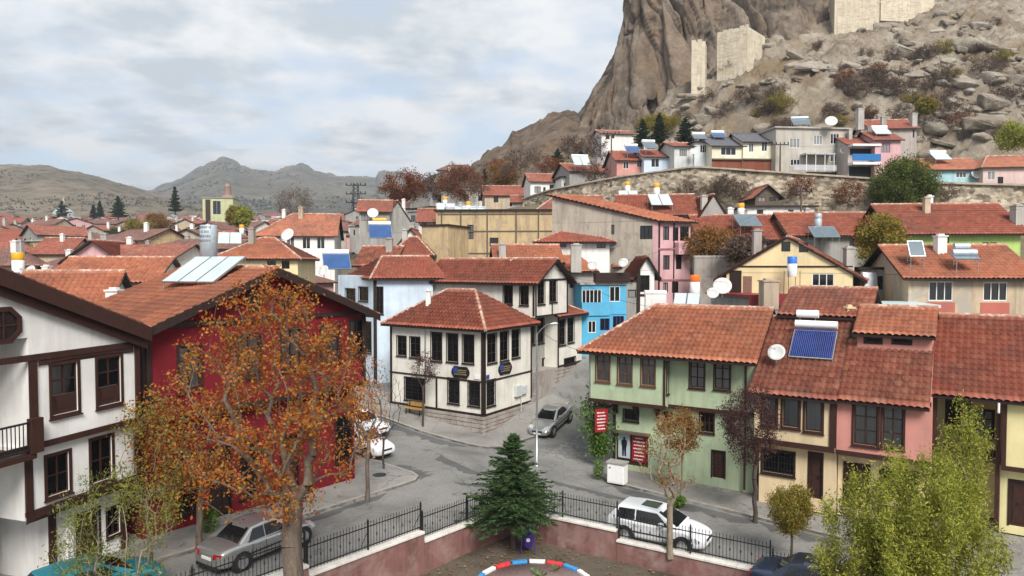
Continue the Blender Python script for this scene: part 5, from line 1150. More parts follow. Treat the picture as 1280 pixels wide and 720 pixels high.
# pink house with beige side wall
cP = D(823, 275, 62); f = Fr(cP, 20); u1 = f.u(863, 290); sd = Vector((-.87, .49)); t = Thing('pink_tall_house', 'tall narrow pink house with a blank rough beige side wall', 'house', (cP.x, cP.y, 6))
q = [V2(cP), f.xy(u1), f.xy(u1) + sd * 10.5, V2(cP) + sd * 10.5]; zt = VZ(276, 62)
b = t.block([q[0], q[1], q[1] + sd * .5, q[0] + sd * .5], 5, zt, PINKL, 'front_wall'); b2 = t.block([q[0] + sd * .51, q[1] + sd * .51, q[2], q[3]], 5, zt + .02, BEIGER, 'side_wall')
for r in ((829, 283, 836.5, 300), (841, 284, 848, 301), (850, 283, 861, 301), (829, 319, 837, 337), (845, 318, 852, 336.5), (829, 353, 835, 366), (840, 352, 848, 366)): b.win(0, r, frame=WOOD, simple=True)
b2.win(3, (800, 282, 819, 299), frame=WOOD, cols=3, simple=True); b2.win(3, (752, 259, 759, 265), frame=WOOD, simple=True); b2.win(3, (764, 281, 768, 293), frame=WOOD, simple=True)
g = b.fr(0); 
for z_ in (VZ(311, 62), VZ(350, 62)): t.band(g, 0, g.len, z_, .14, 0, .08, plaster('dark_pink', (.36, .16, .17), .2), 'floor_band')
m = MB(); m.fbox(g, g.len * .5, g.len, .004, .7, VZ(318, 62), VZ(303, 62)); t.part(m, 'bay_parapet', PINKL); t.post(g, .08, 5, zt - .05, .16); t.post(g, g.len * .48, 5, zt - .05, .1)
t.roof(q, zt + .04, 2.7, .5, 'shed', 'orange', gable=BEIGER, vover=.3, K=2)
t.done()
t = PH('solar_roof_house', 'red roof with paired solar panels and yellow tank behind the pink house', 770, 873, 268, 74, -8, 9, 'x', 2.4, 'red', OLDW, vover=.1)
t = PH('grey_gable_end', 'grey house with steep bare gable end and dark slit window', 873, 910, 272, 72, 10, 8, 'y', 2.4, 'red', GREYR, wins=[(883, 262, 888, 276)], over=.2, vover=.15); chim(t, 880, 246, 262, 72.5, .6)
t = PH('dish_house', 'long red-roofed house with satellite dish and paired panels', 876, 988, 298, 68, -4, 9, 'x', 2.5, 'red', GREYR, wins=[(895, 300, 903, 310), (958, 302, 970, 312)])
t = PH('white_low_house', 'low white flat-roofed house with a small dark window', 932, 1018, 259, 82, -2, 6, 'flat', 0, wall=WHITEW, wins=[(946, 262, 954, 268), (985, 262, 992, 268)])
t = PH('row_house', 'terraced house with plain red roof and grey collector tank', 990, 1118, 292, 66, -3, 8, 'x', 2.2, 'red', GREYR, wins=[(1062, 295, 1072, 308), (1078, 296, 1086, 310)], over=.5); chim(t, 1122, 262, 290, 66, .7)
t = PH('lime_house', 'lime green house with long red roof below the stone wall', 1122, 1276, 289, 62, -6, 9, 'x', 2.7, 'red', LIMEW, wins=[(1170, 293, 1186, 312, WOOD), (1228, 303, 1236, 309, WOOD), (1238, 303, 1246, 309, WOOD)], over=.6); chim(t, 1272, 258, 282, 62, .8)
# butter yellow gabled house
t = PH('butter_house', 'butter yellow house with black-edged gable and white triple window', 908, 1066, 341, 50, -27, 9, 'y', 2.5, 'brown', YELG, wins=[(1015, 337, 1042.5, 357.5, WHITEP, 3), (978, 303, 987, 313, WOOD), (1000, 304, 1009, 314, WOOD)], over=.9, vover=.15)
f = t.b.fr(0)
for px0, px1, py, hh in ((908, 1066, 333, .1),): t.band(f, 0, t.w, VZ(py, 50), hh)
t.b = None; m = MB(); m.fbox(f, f.u(912, 340), f.u(927, 340), -.05, .03, VZ(372, 50), VZ(338, 50)); dd = t.part(m, 'door', WOOD); m = MB(); m.fbox(f, f.u(929, 340), f.u(940, 340), -.05, .03, VZ(372, 50), VZ(345, 50)); t.part(m, 'door', plain('brown_door', (.2, .11, .08)))
for r in ((978, 303, 987, 313), (1000, 304, 1009, 314)):
    u0, u1, z0, z1 = f.rect(r); m = MB(); m.fbox(f, u0 - .05, u1 + .05, .005, .03, z0 - .05, z1 + .05); w = t.part(m, 'window', WOOD); m = MB(); m.fbox(f, u0, u1, .031, .036, z0, z1); m.obj('pane', GLASSD, w, tuple(t.o.location))
chim(t, 1061, 311, 345, 49.0, .55, CONC)
t = PH('sheet_roof_shed', 'dark red sheet-metal lean-to with brick chimney', 938, 1000, 372, 46, 14, 5, 'flat', 0, wall=GREYR, over=.3, under=plain('red_sheet', (.20, .02, .025), .5)); chim(t, 961, 352, 380, 44.5, .95, plaster('buff_brick', (.42, .33, .25), .6)); f = t.b.fr(0); m = MB(); m.fbox(f, -.3, t.w + .3, .31, .36, t.ze - .55, t.ze + .2); t.part(m, 'fascia_sheet', MC['red_sheet'])
t = PH('grey_annex', 'grey concrete annex with sheet panel beside the butter yellow house', 1076, 1112, 337, 50, -8, 5, 'flat', 0, wall=GREYR, wins=[(1097, 345, 1104, 362, WOOD)], over=.2); f = t.b.fr(0); m = MB(); m.hexa([f.P(.1, 1.0, VZ(385, 49)), f.P(1.0, 1.0, VZ(385, 49)), f.P(1.0, .9, VZ(385, 49)), f.P(.1, .9, VZ(385, 49)), f.P(.1, .1, t.ze - .2), f.P(1.0, .1, t.ze - .2), f.P(1.0, .03, t.ze - .2), f.P(.1, .03, t.ze - .2)]); t.part(m, 'sheet_panel', ZINC)
t = PH('peeling_house', 'old house with peeling beige plaster and two wide framed windows', 1136, 1290, 344, 45.5, -8, 8, 'x', 2.0, 'orange', OLDW, wins=[(1161, 352, 1191, 376, WHITEP, 3), (1229, 353, 1259, 376, WHITEP, 3)], over=.5, simple=True)
f = t.b.fr(0)
for px0, px1 in ((1158, 1194), (1226, 1262)):
    m = MB(); u0, u1 = f.u(px0, 365), f.u(px1, 365); m.fbox(f, u0, u1, .004, .03, VZ(351, 45), VZ(348, 45)); m.fbox(f, u0, u1, .004, .03, VZ(392, 45), VZ(378, 45)); t.part(m, 'window_surround', plaster('brick_red_render', (.45, .14, .11)))
t = PH('white_rooftop_hut', 'white plastered block rising behind the mint green roof', 807, 833, 367, 46.5, -8, 1.4, 'flat', 0, wall=WHITEW, over=.04, cat='hut', under=WHITEW)
t = PH('glass_lean_to', 'small pale blue corrugated lean-to roof behind the dormer', 1096, 1170, 384, 42.5, -10, 4, 'flat', 0, wall=GREYR, over=.2, under=plain('pale_sheet', (.50, .60, .62), .4))
t = PH('courtyard_wall', 'low rubble courtyard wall with bare vines below the dish house', 868, 985, 322, 60, -4, .5, 'flat', 0, wall=STONE, over=.05, cat='wall', under=CONC)
t = PH('timber_pavilion', 'tiny open timber hut with sloping roof below the stone wall', 944, 974, 244, 84, 0, 4, 'y', 1.2, 'brown', WOODO, wins=[(948, 246, 957, 252, WOODM), (961, 246, 970, 252, WOODM)], over=.5, cat='hut', chimneys=False)
# ---- the row on the terrace
TW = WHITEP
def TP(label, *a, **k): return PH('terrace_house', label, *a, **k)
TP('white house with flat porch at the lower end of the terrace row', 663, 702, 226, 116, 8, 7, 'x', 1.6, 'brown', WHITEW, wins=[(668, 233, 676, 241), (679, 234, 682, 243), (687, 231, 692, 238)])
TP('white house with vine-covered canopy at the lower end of the terrace row', 702, 735, 222, 112, 10, 7, 'flat', 0, wall=WHITEW, wins=[(705, 229, 711, 237), (718, 228, 728, 234)], over=.4)
TP('grey house with a solar panel stack on its red roof', 712, 772, 213, 110, 14, 8, 'x', 1.6, 'red', GREYR, hl=0)
TP('salmon pink terrace house with red roof and two small windows', 771, 805, 199, 101, 6, 7, 'x', 1.7, 'red', plaster('salmon_pink_far', (.58, .28, .25), .3), wins=[(779, 202, 786, 211, TW), (796, 201, 802, 209, TW)])
TP('pale blue terrace house beside the salmon pink one', 805, 842, 195, 100, 5, 7, 'x', 1.4, 'red', LBLUE, wins=[(814, 198, 824, 209, TW), (836, 197, 841, 205, WOOD)])
TP('light grey terrace house with outside staircase', 843, 868, 182, 98, 8, 7, 'x', 1.0, 'brown', plaster('light_grey_far', (.55, .56, .55), .3), wins=[(849, 186, 859, 196, TW, 4)])
TP('pale terrace house with a narrow white window', 868, 889, 178, 98, 6, 7, 'flat', 0, wall=plaster('mist_far', (.60, .64, .66), .3), wins=[(875, 181, 884, 191, TW, 3)])
for (x0, x1, ye, w) in ((890, 929, 181, [(901, 184, 920, 194, TW, 3), (900, 207, 906, 213, TW), (909, 206, 916, 213, TW)]), (929, 971, 176, [(936, 179, 942, 190, TW), (952, 177, 959, 189, TW), (938, 204, 944, 210, TW), (955, 204, 961, 210, TW)])):
    t = TP('cream terrace house with dark slate roof and red lower storey' if x0 == 890 else 'taller cream terrace house with dark slate roof and red lower storey', x0, x1, ye, 96, 5, 7, 'x', 1.6, 'brown', plaster('cream_far', (.72, .68, .53), .2), wins=w)
    for o in t.rf.children: o.data.materials.clear(); o.data.materials.append(plain('slate', (.10, .10, .115), .7, var=.3, scale=3))
    f = t.b.fr(0) if t.b else None; m = MB(); m.fbox(f, 0, t.w, .003, .05, t.b.z0, VZ(199.5, 95.5)); t.part(m, 'lower_storey', plaster('rust_red', (.22, .065, .04), .5)); t.band(f, 0, t.w, VZ(198.5, 95.5), .2, 0, .3, WOODO, 'floor_ledge')
t = TP('large bare grey three-storey terrace house with flat roof and porch', 970, 1062, 160, 95, 6, 9, 'flat', 0, wall=plaster('stone_grey_far', (.44, .41, .36), .4), wins=[(987, 173, 1000, 185, TW, 3), (1017, 169, 1028, 181, TW, 3), (1038, 167, 1049, 180, TW, 3), (1038, 192, 1049, 202, TW, 3), (988, 199, 1000, 207, TW, 3)], over=.3, under=CONC)
f = t.b.fr(0)
m = MB(); m.fbox(f, f.u(1000, 190), f.u(1036, 190), .005, 1.6, VZ(193, 94), VZ(191, 94)); t.part(m, 'porch_roof', ZINC)
for k in range(4): m = MB(); u = f.u(1001 + k * 11.3, 200); m.tube(f.P(u, 1.5, VZ(214, 94)), f.P(u, 1.5, VZ(193, 94)), .05); t.part(m, 'porch_post', WHITEP)
m = MB(); m.fbox(f, f.u(985, 205), f.u(1038, 205), 1.45, 1.52, VZ(213, 94), VZ(206, 94)); t.part(m, 'balustrade', plain('grey_paint', (.4, .4, .42)))
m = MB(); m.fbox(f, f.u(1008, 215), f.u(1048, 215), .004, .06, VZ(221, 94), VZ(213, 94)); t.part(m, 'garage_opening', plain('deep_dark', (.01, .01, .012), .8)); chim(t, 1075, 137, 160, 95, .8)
t = TP('terrace house with blue balcony curtain under white awning', 1060, 1095, 180, 93, 2, 7, 'x', 1.6, 'red', plaster('grey_pink_far', (.5, .44, .42), .3), over=.3)
f = t.b.fr(0); m = MB(); m.fbox(f, 0, t.w, .01, 1.3, VZ(182.5, 92), VZ(180, 92)); t.part(m, 'awning', WHITEP); m = MB(); m.fbox(f, 0, t.w, 1.15, 1.25, VZ(201, 92), VZ(192.5, 92)); t.part(m, 'balcony_curtain', plain('blue_cloth', (.02, .14, .36), .8)); m = MB(); m.fbox(f, 0, t.w, .01, 1.4, VZ(206, 92), VZ(203, 92)); t.part(m, 'balcony_slab', WHITEP)
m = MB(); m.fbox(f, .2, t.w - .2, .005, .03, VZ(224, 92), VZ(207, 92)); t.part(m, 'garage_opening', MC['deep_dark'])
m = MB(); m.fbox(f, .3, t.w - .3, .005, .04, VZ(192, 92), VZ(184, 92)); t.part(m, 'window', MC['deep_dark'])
t = TP('pink terrace house with stepped red roofs at the end of the row', 1094, 1126, 174, 92, -2, 7, 'x', 1.6, 'red', PINKL, wins=[(1101, 178, 1113, 191, plain('pink_frame', (.4, .12, .2)), 3)])
t = TP('grey side block with upper red roof and chimneys behind the pink terrace house', 1090, 1146, 160, 97, -6, 7, 'x', 1.7, 'red', plaster('taupe_far', (.40, .36, .33), .4), wins=[(1141, 162, 1143, 172)]); chim(t, 1104, 147, 158, 97, .6); chim(t, 1142, 143, 156, 97, .7)
t = TP('long low house with rusty red roof and turquoise wall above the stone wall', 1154, 1230, 211, 90, -4, 7, 'x', 1.7, 'orange', plaster('turquoise_far', (.36, .56, .60), .3), wins=[(1170, 215, 1177, 222, TW), (1195, 215, 1208, 222, TW, 3)])
t = TP('pale pink low house with red roof and white hip at the row end', 1229, 1300, 208, 88, -6, 8, 'x', 1.8, 'orange', plaster('shell_far', (.62, .46, .42), .3), wins=[(1234, 214, 1244, 225, TW), (1247, 221, 1254, 232, WOOD)], hl=2.5)
TP('small white house tucked under the cliff with dark porch', 752, 792, 166, 128, 10, 6, 'x', 1.0, 'brown', WHITEW, wins=[(757, 169, 762, 174), (764, 168, 768, 173)])
# spur houses
PH('hillside_house', 'ochre house with red roof on the shoulder of the rock', 606, 662, 243, 128, 6, 8, 'x', 2.0, 'red', OLDW, wins=[(617, 245, 623, 253), (640, 246, 646, 252)])
PH('hillside_house', 'small grey house with rust roof below the rock shoulder', 640, 664, 252, 120, 0, 6, 'x', 1.3, 'red', GREYR)
# ---- the crowded town on the left, far off
def town():
    rng = random.Random(21); n = 0; cols = [('white', WHITEW), ('grey', GREYR), ('cream', CREAM), ('weathered beige', OLDW), ('pink', PINKL), ('ochre', MUD), ('grey-brown', BEIGER), ('grey', GREYR)]
    spots = []
    for Y in (64, 74, 86, 98, 112, 128, 148, 170, 196, 226, 262, 305, 355, 415, 485, 565, 650):
        px = -30 + rng.uniform(0, 20); step = max(15, 900 * 12.5 / Y * .72)
        hi = 600 if Y > 105 else (315 if Y > 80 else 310)
        while px < hi: spots.append((px + rng.uniform(-4, 4), Y * rng.uniform(.95, 1.05))); px += step * rng.uniform(.8, 1.35)
    for px, Y in spots:
        if Y < 140 and 300 < px < 620: continue
        if Y < 80 and px < 60 and False: continue
        x = (px - 640) / FPX * Y; z = g1(x, Y); h = rng.uniform(4.4, 8.2); w = rng.uniform(7, 12); d = rng.uniform(6, 10); cn, cm = rng.choice(cols); ang = rng.uniform(-38, 38); tile = rng.choice(('red', 'dusty', 'dusty', 'dusty', 'brown'))
        if z + h + 2 > 11.5 + (330 - 262) / FPX * Y + 3: h = max(3.4, 11.5 + 66 / FPX * Y - z)
        kind = rng.choice(('x', 'x', 'y')); rise = rng.uniform(1.3, 2.0)
        tn = {'red': 'red', 'dusty': 'faded', 'brown': 'dark red'}[tile]
        f = Fr((x, Y), ang); pts = [f.xy(-w / 2), f.xy(w / 2), f.xy(w / 2, -d), f.xy(-w / 2, -d)]
        t = Thing('town_house', f'{cn} house with {tn} tiled roof in the crowded town below the hills', 'house', (x, Y, z - 1), f'{cn} town houses with {tn} roofs')
        b = t.block(pts, z - 1, z + h, cm)
        if Y < 330:
            k = int(w / 3.2)
            for j in range(k):
                uu = .9 + j * (w - 1.2) / k; b.win(0, uv=(uu, uu + 1.1, z + h - 2.1, z + h - .8), frame=rng.choice((WHITEP, WOODB)), simple=True)
        hip = rng.random() < .4
        if rng.random() < .16:
            m = MB(); m.prism([f.xy(-w / 2 - .3, .3), f.xy(w / 2 + .3, .3), f.xy(w / 2 + .3, -d - .3), f.xy(-w / 2 - .3, -d - .3)], z + h, z + h + .2); t.rf = t.part(m, 'roof', CONC); t.o['label'] = f'{cn} house with flat concrete roof in the crowded town below the hills'; t.o['group'] = f'{cn} flat-roofed town houses'
        else: t.roof(pts, z + h + .02, rise, .5, kind, tile, hl=d * .35 if hip and kind == 'x' else 0, hr=d * .35 if hip and kind == 'x' else 0, gable=cm, far=True, caps=False)
        if Y < 300 and rng.random() < .7: q = f.xy(rng.uniform(-w / 3, w / 3), -d * .4); t.chimney(q, .6, .6, z + h, z + h + rise + .9, rng.choice((CONC, WHITEW)))
        t.done(); n += 1
town()
# ================================================================ park corner
def park():
    t = NT('park_soil'); n = t.noise(.7, 8, .65, coord='World'); c = t.ramp(n, [(.3, (.05, .04, .03)), (.5, (.095, .075, .055)), (.7, (.13, .105, .08))]); n2 = t.noise(14, 5, .7, coord='World'); c = t.mix(t.ramp(n2, [(.5, 0.0), (.7, .6)]), c, (.035, .03, .02)); t.set(Base_Color=c, Roughness=.95); t.bump(n2, .5, .04)
    xs = np.arange(-26, 30, .4); ys = np.arange(5, 32.2, .4); X, Y = np.meshgrid(xs, ys, indexing='ij'); Z = PARKZ + fbm(X * .5, Y * .5, 0, 4, 3) * .06; V = np.stack([X, Y, Z], -1).reshape(-1, 3); F = gridfaces(len(xs), len(ys)); cc = V[F].mean(1); F = F[in_park(cc[:, 0], cc[:, 1], .35)]
    tag(link('park_ground', npmesh('park_ground', V, F, True), None, t.m), kind='structure')
    # fallen leaves
    rng = np.random.default_rng(5); k = 2600; p = np.stack([rng.uniform(-11, 11, k), rng.uniform(19, 31, k)], 1); p = p[in_park(p[:, 0], p[:, 1], -.2)]; k = len(p)
    z = PARKZ + .075 + rng.uniform(0, .02, k); a = rng.uniform(0, 6.28, k); s = rng.uniform(.025, .06, k); V = []
    for q in range(4): V.append(np.stack([p[:, 0] + s * np.cos(a + q * 1.57) * (1.5 if q % 2 else 1), p[:, 1] + s * np.sin(a + q * 1.57), z + rng.uniform(-.01, .015, k)], 1))
    m = NT('dry_leaf'); g = m.N.new('ShaderNodeNewGeometry'); m.set(Base_Color=m.ramp(g.outputs['Random Per Island'], [(0, (.10, .05, .025)), (.5, (.22, .10, .035)), (1, (.30, .20, .08))]), Roughness=.8)
    o = link('fallen_leaves', npmesh('fallen_leaves', np.stack(V, 1).reshape(-1, 3), np.arange(4 * k).reshape(-1, 4)), None, m.m); tag(o, 'scattered dry brown leaves on the bare park soil', 'leaves', kind='stuff')
park()
PKW = plaster('maroon_stained_render', (.215, .105, .095), .9, (.075, .045, .04), patch=(.30, .21, .185), pth=.46, pscale=.8, pw=.25); COPE = plaster('white_coping', (.66, .63, .58), .35)
def park_wall(label, segs, side):
    (a, b, zt) = segs[0]; r = empty('park_wall', (a[0], a[1], PARKZ), 0, label, 'wall'); fenc = empty('iron_fence', (a[0], a[1], zt), 0, label.replace('stained maroon retaining wall', 'black iron railing'), 'fence'); step = 0
    for a, b, zt in segs:
        if side > 0: f = Fr(a, B=b)
        else: f = Fr(b, B=a)
        m = MB(); m.fbox(f, 0, f.len, -.32, 0, PARKZ - .4, zt - .1); m.obj('wall_panel', PKW, r)
        n = max(1, int(f.len / 1.2))
        for k in range(n):
            u0 = k * f.len / n; u1 = (k + 1) * f.len / n - .012; m = MB(); m.fbox(f, u0, u1, -.38, .06, zt - .098, zt + random.uniform(-.006, .006)); bevel(m.obj('coping_slab', COPE, r), .012, 1)
        m = MB(); m.fbox(f, .03, f.len - .03, -.20, -.17, zt + .12, zt + .155); m.obj('rail', DSTEEL, fenc); m = MB(); m.fbox(f, .03, f.len - .03, -.20, -.17, zt + .86, zt + .895); m.obj('rail', DSTEEL, fenc)
        n = int(f.len / .135)
        for k in range(n + 1):
            u = .05 + k * (f.len - .1) / n; m = MB(); m.tube(f.P(u, -.185, zt + .06), f.P(u, -.185, zt + 1.0), .011, .011, 5, 0, False); m.tube(f.P(u, -.185, zt + 1.0), f.P(u, -.185, zt + 1.09), .02, .002, 5, 0, False)
            if k % 3 == 1: m.tube(f.P(u, -.185, zt + .42), f.P(u, -.185, zt + .5), .012, .035, 6); m.tube(f.P(u, -.185, zt + .5), f.P(u, -.185, zt + .58), .035, .012, 6)
            m.obj('baluster', DSTEEL, fenc)
        for u in ([.04, f.len - .04] if f.len < 3 else [.04, f.len / 2, f.len - .04]):
            m = MB(); m.fbox(f, u - .028, u + .028, -.215, -.155, zt, zt + 1.12); m.tube(f.P(u, -.185, zt + 1.12), f.P(u, -.185, zt + 1.2), .035, .004, 6); m.tube(f.P(u, -.2, zt + .7), f.P(u, -.62, zt - .0), .012); m.obj('fence_post', DSTEEL, fenc)
c0 = (-.1, 31.33)
park_wall('stained maroon retaining wall with white coping along the street of the mint green house', [(c0, (4.35, 28.66), .42), ((4.36, 28.65), (9.6, 25.50), .02), ((9.61, 25.49), (14, 22.85), -.25)], 1)
park_wall('stained maroon retaining wall with white coping along the road of the crimson house', [(c0, (-3.5, 27.55), .42), ((-3.51, 27.54), (-7.0, 23.66), .80), ((-7.01, 23.65), (-12.2, 17.88), 1.15)], -1)
# painted kerb ring round the flower bed
def kerb_ring():
    cx, cy, Rr = .85, 26.05, 2.35; r = empty('flower_bed', (cx, cy, PARKZ), 0, 'round flower bed edged with red, white and blue painted kerb stones', 'flower bed'); n = 19
    cols = [plain('red_paint', (.62, .05, .06), .5, var=.2), plain('white_kerb_paint', (.72, .72, .70), .5, var=.12), plain('blue_paint', (.05, .25, .55), .5, var=.2)]
    for k in range(n):
        a0 = 2 * math.pi * k / n + .02; a1 = 2 * math.pi * (k + 1) / n - .02; m = MB(); p = []
        for z in (PARKZ - .1, PARKZ + .2):
            for a, rr in ((a0, Rr), (a1, Rr), (a1, Rr - .2), (a0, Rr - .2)): p.append((cx + rr * math.cos(a), cy + rr * math.sin(a), z))
        m.hexa([p[3], p[2], p[1], p[0], p[7], p[6], p[5], p[4]]); bevel(m.obj('painted_kerb_stone', cols[k % 3], r), .02, 2)
    m = MB(); m.lathe((cx, cy, PARKZ), [(Rr - .19, .02), (Rr - .19, .1), (.05, .12)], 32); m.obj('pebble_bed', plain('pink_gravel', (.30, .2, .18), .9, var=.5, scale=25), r)
    rng = random.Random(3)
    for j in range(14):
        m = MB(); a = rng.uniform(0, 6.28); q = rng.uniform(.3, 1.9); x, y = cx + q * math.cos(a), cy + q * math.sin(a)
        for b in range(9): t_ = rng.uniform(0, 6.28); m.add([(x, y, PARKZ + .1), (x + .2 * math.cos(t_), y + .2 * math.sin(t_), PARKZ + .3), (x + .24 * math.cos(t_ + .4), y + .24 * math.sin(t_ + .4), PARKZ + .24)], [(0, 1, 2)])
        m.obj('plant', plain('bed_green', (.07, .14, .035), .7), r)
kerb_ring()
def bin_():
    p = G(660, 692, PARKZ); r = empty('litter_bin', p, 0, 'violet-blue litter bin on a hooped tube stand under the conifer', 'litter bin'); V = plain('violet_paint', (.06, .035, .26), .4); x, y, z = p
    m = MB(); m.lathe((x, y, z + .32), [(.17, 0), (.2, .04), (.235, .55), (.245, .58)], 20); m.obj('bucket', V, r)
    for s in (-1, 1): m = MB(); m.tube((x + s * .3, y - .05, z), (x + s * .27, y, z + .95), .022, .022, 8); m.obj('leg', V, r)
    m = MB(); m.path([(x + .27 * math.cos(R(a)), y, z + .95 + .27 * math.sin(R(a))) for a in range(0, 181, 15)], .022, 8); m.obj('hoop', V, r)
    m = MB(); m.tube((x, y - .235, z + .68), (x, y - .25, z + .68), .085, .085, 16); m.obj('emblem', WHITEP, r)
    m = MB(); m.tube((x - .27, y, z + .8), (x + .27, y, z + .8), .02); m.obj('crossbar', V, r)
bin_()
# ================================================================ street furniture
def lamp():
    p = G(671, 581, 0); x, y = p.x, p.y; z = g1(x, y); r = empty('street_lamp', (x, y, z), 0, 'tall grey steel street lamp with curved arm at the crossing', 'street lamp'); hz = VZ(418, y)
    m = MB(); m.lathe((x, y, z), [(.16, 0), (.16, .02), (.075, .04), (.06, 3), (.045, hz - z)], 12); m.obj('pole', STEEL, r)
    e = D(689, 405, y - .6); pts = [(x, y, hz)] + [(x + (e.x - x) * t, y + (e.y - y) * t, hz + (e.z - hz) * math.sin(t * math.pi / 2)) for t in (.15, .3, .5, .7, .85, 1)]
    m = MB(); m.path(pts, .032, 8); m.obj('arm', STEEL, r)
    m = MB(); d = Vector((e.x - x, e.y - y, .12)).normalized(); bm = []
    prof = [(0, .03), (.08, .09), (.25, .15), (.42, .13), (.55, .04)]
    for i, (s, w) in enumerate(prof):
        c = Vector(e) + d * (s - .1); sd = Vector((-d.y, d.x, 0)).normalized()
        for k in range(10): a = 2 * math.pi * k / 10; bm.append(c + sd * (w * math.cos(a)) + Vector((0, 0, 1)) * (w * .55 * math.sin(a)))
    m.add(bm, [(i * 10 + k, i * 10 + (k + 1) % 10, (i + 1) * 10 + (k + 1) % 10, (i + 1) * 10 + k) for i in range(4) for k in range(10)], 0, True); m.obj('lamp_head', plain('lamp_grey', (.6, .62, .62), .4), r)
lamp()
def cabinet():
    p = G(767, 599, .1); f = Fr((p.x - .35, p.y), -31); z = g1(p.x, p.y) + .12; r = empty('utility_cabinet', (p.x, p.y, z), 0, 'white street utility cabinet on the kerb by the mint green house', 'cabinet')
    m = MB(); m.fbox(f, 0, .95, -.55, 0, z, z + 1.05); bevel(m.obj('body', WHITEP, r), .015); m = MB(); m.fbox(f, -.05, 1.0, -.6, .06, z + 1.05, z + 1.13); m.obj('lid', GREYR, r)
    for a, b in ((.04, .46), (.49, .91)): m = MB(); m.fbox(f, a, b, .002, .015, z + .08, z + 1.0); m.obj('door', WHITEP, r)
    m = MB(); m.fbox(f, .12, .2, .016, .022, z + .78, z + .86); m.obj('sticker', BLUEP, r)
cabinet()
def bench():
    fq = Fr(q3[0], B=q3[1]); q_ = fq.xy(fq.u(514, 520), .75); p = Vector((q_.x, q_.y, 0)); f = Fr((p.x, p.y), -33.3); z = g1(p.x, p.y) + .13; Wd = plain('honey_wood', (.42, .24, .06), .5, var=.25); r = empty('park_bench', (p.x, p.y, z), 0, 'honey-coloured wooden bench against the stone base of the corner house', 'bench')
    for k in range(3): m = MB(); m.fbox(f, 0, 1.5, -.42 + k * .15, -.29 + k * .15, z + .42, z + .46); m.obj('seat_slat', Wd, r)
    for k in range(2): m = MB(); m.fbox(f, 0, 1.5, -.5, -.46, z + .55 + k * .17, z + .68 + k * .17); m.obj('back_slat', Wd, r)
    for u in (.12, 1.34): m = MB(); m.fbox(f, u, u + .06, -.45, -.38, z, z + .42); m.fbox(f, u, u + .06, -.08, -.02, z, z + .42); m.fbox(f, u, u + .06, -.46, -.42, z + .4, z + .88); m.obj('frame', DSTEEL, r)
bench()
def hanging_sign():
    p = D(752, 525, 38.9); f = Fr((p.x - .38, p.y - .1), 18); r = empty('hanging_sign', (p.x, p.y, p.z - .7), 0, 'red shop sign with white lettering hanging in the ivy at the corner', 'sign'); z0 = VZ(540, 38.9); z1 = VZ(511, 38.9)
    m = MB(); m.fbox(f, 0, .76, -.04, .04, z0, z1); m.obj('panel', REDP, r); tag(strokes(f, .08, .68, z0 + .1, z1 - .12, 6, .041, 8, .42).obj('lettering', WHITEP, r), kind='stuff')
    m = MB(); m.tube(f.P(-.05, 0, z1 + .06), f.P(1.3, 0, z1 + .06), .02); m.tube(f.P(.1, 0, z1), f.P(.1, 0, z1 + .06), .01); m.tube(f.P(.66, 0, z1), f.P(.66, 0, z1 + .06), .01); m.obj('bracket', DSTEEL, r)
hanging_sign()
m = MB(); p = G(572, 601, 0); m.lathe((-7.0, 36.4, g1(-7, 36.4) + .126), [(.36, 0), (.36, .012), (.30, .016)], 24); o = m.obj('manhole_cover', DSTEEL); tag(o, 'round iron manhole cover in the pavement by the crimson house', 'manhole cover')
# ---- satellite dishes
DISHM = plain('dish_white', (.52, .52, .51), .6, var=.1)
def dish(px, py, Y, rad, where, az=200):
    p = D(px, py, Y); r = empty('satellite_dish', (p.x, p.y, p.z - rad * 1.2), 0, f'white satellite dish {where}', 'satellite dish'); d = Vector((math.sin(R(az)), math.cos(R(az)), .55)).normalized(); a = d.orthogonal().normalized(); b = d.cross(a); V = [p - d * rad * .22]; n = 20
    for k in (.35, .7, 1.0):
        for i in range(n): t = 2 * math.pi * i / n; V.append(p - d * (rad * .22 * (1 - k * k)) + a * (rad * k * math.cos(t)) + b * (rad * k * math.sin(t)))
    F = [(0, 1 + i, 1 + (i + 1) % n) for i in range(n)] + [(1 + j * n + i, 1 + (j + 1) * n + i, 1 + (j + 1) * n + (i + 1) % n, 1 + j * n + (i + 1) % n) for j in range(2) for i in range(n)]
    m = MB(); m.add(V, F, 0, True); o = m.obj('reflector', DISHM, r); s = o.modifiers.new('t', 'SOLIDIFY'); s.thickness = .015
    m = MB(); e = p + d * rad * .85; m.tube(p - b * rad * .9, e, .014); m.tube(e, e + d * .08, .035); m.obj('feed_arm', STEEL, r); m = MB(); m.tube((p.x, p.y, p.z - rad * 1.3), p - d * rad * .3, .03); m.obj('mast', STEEL, r)
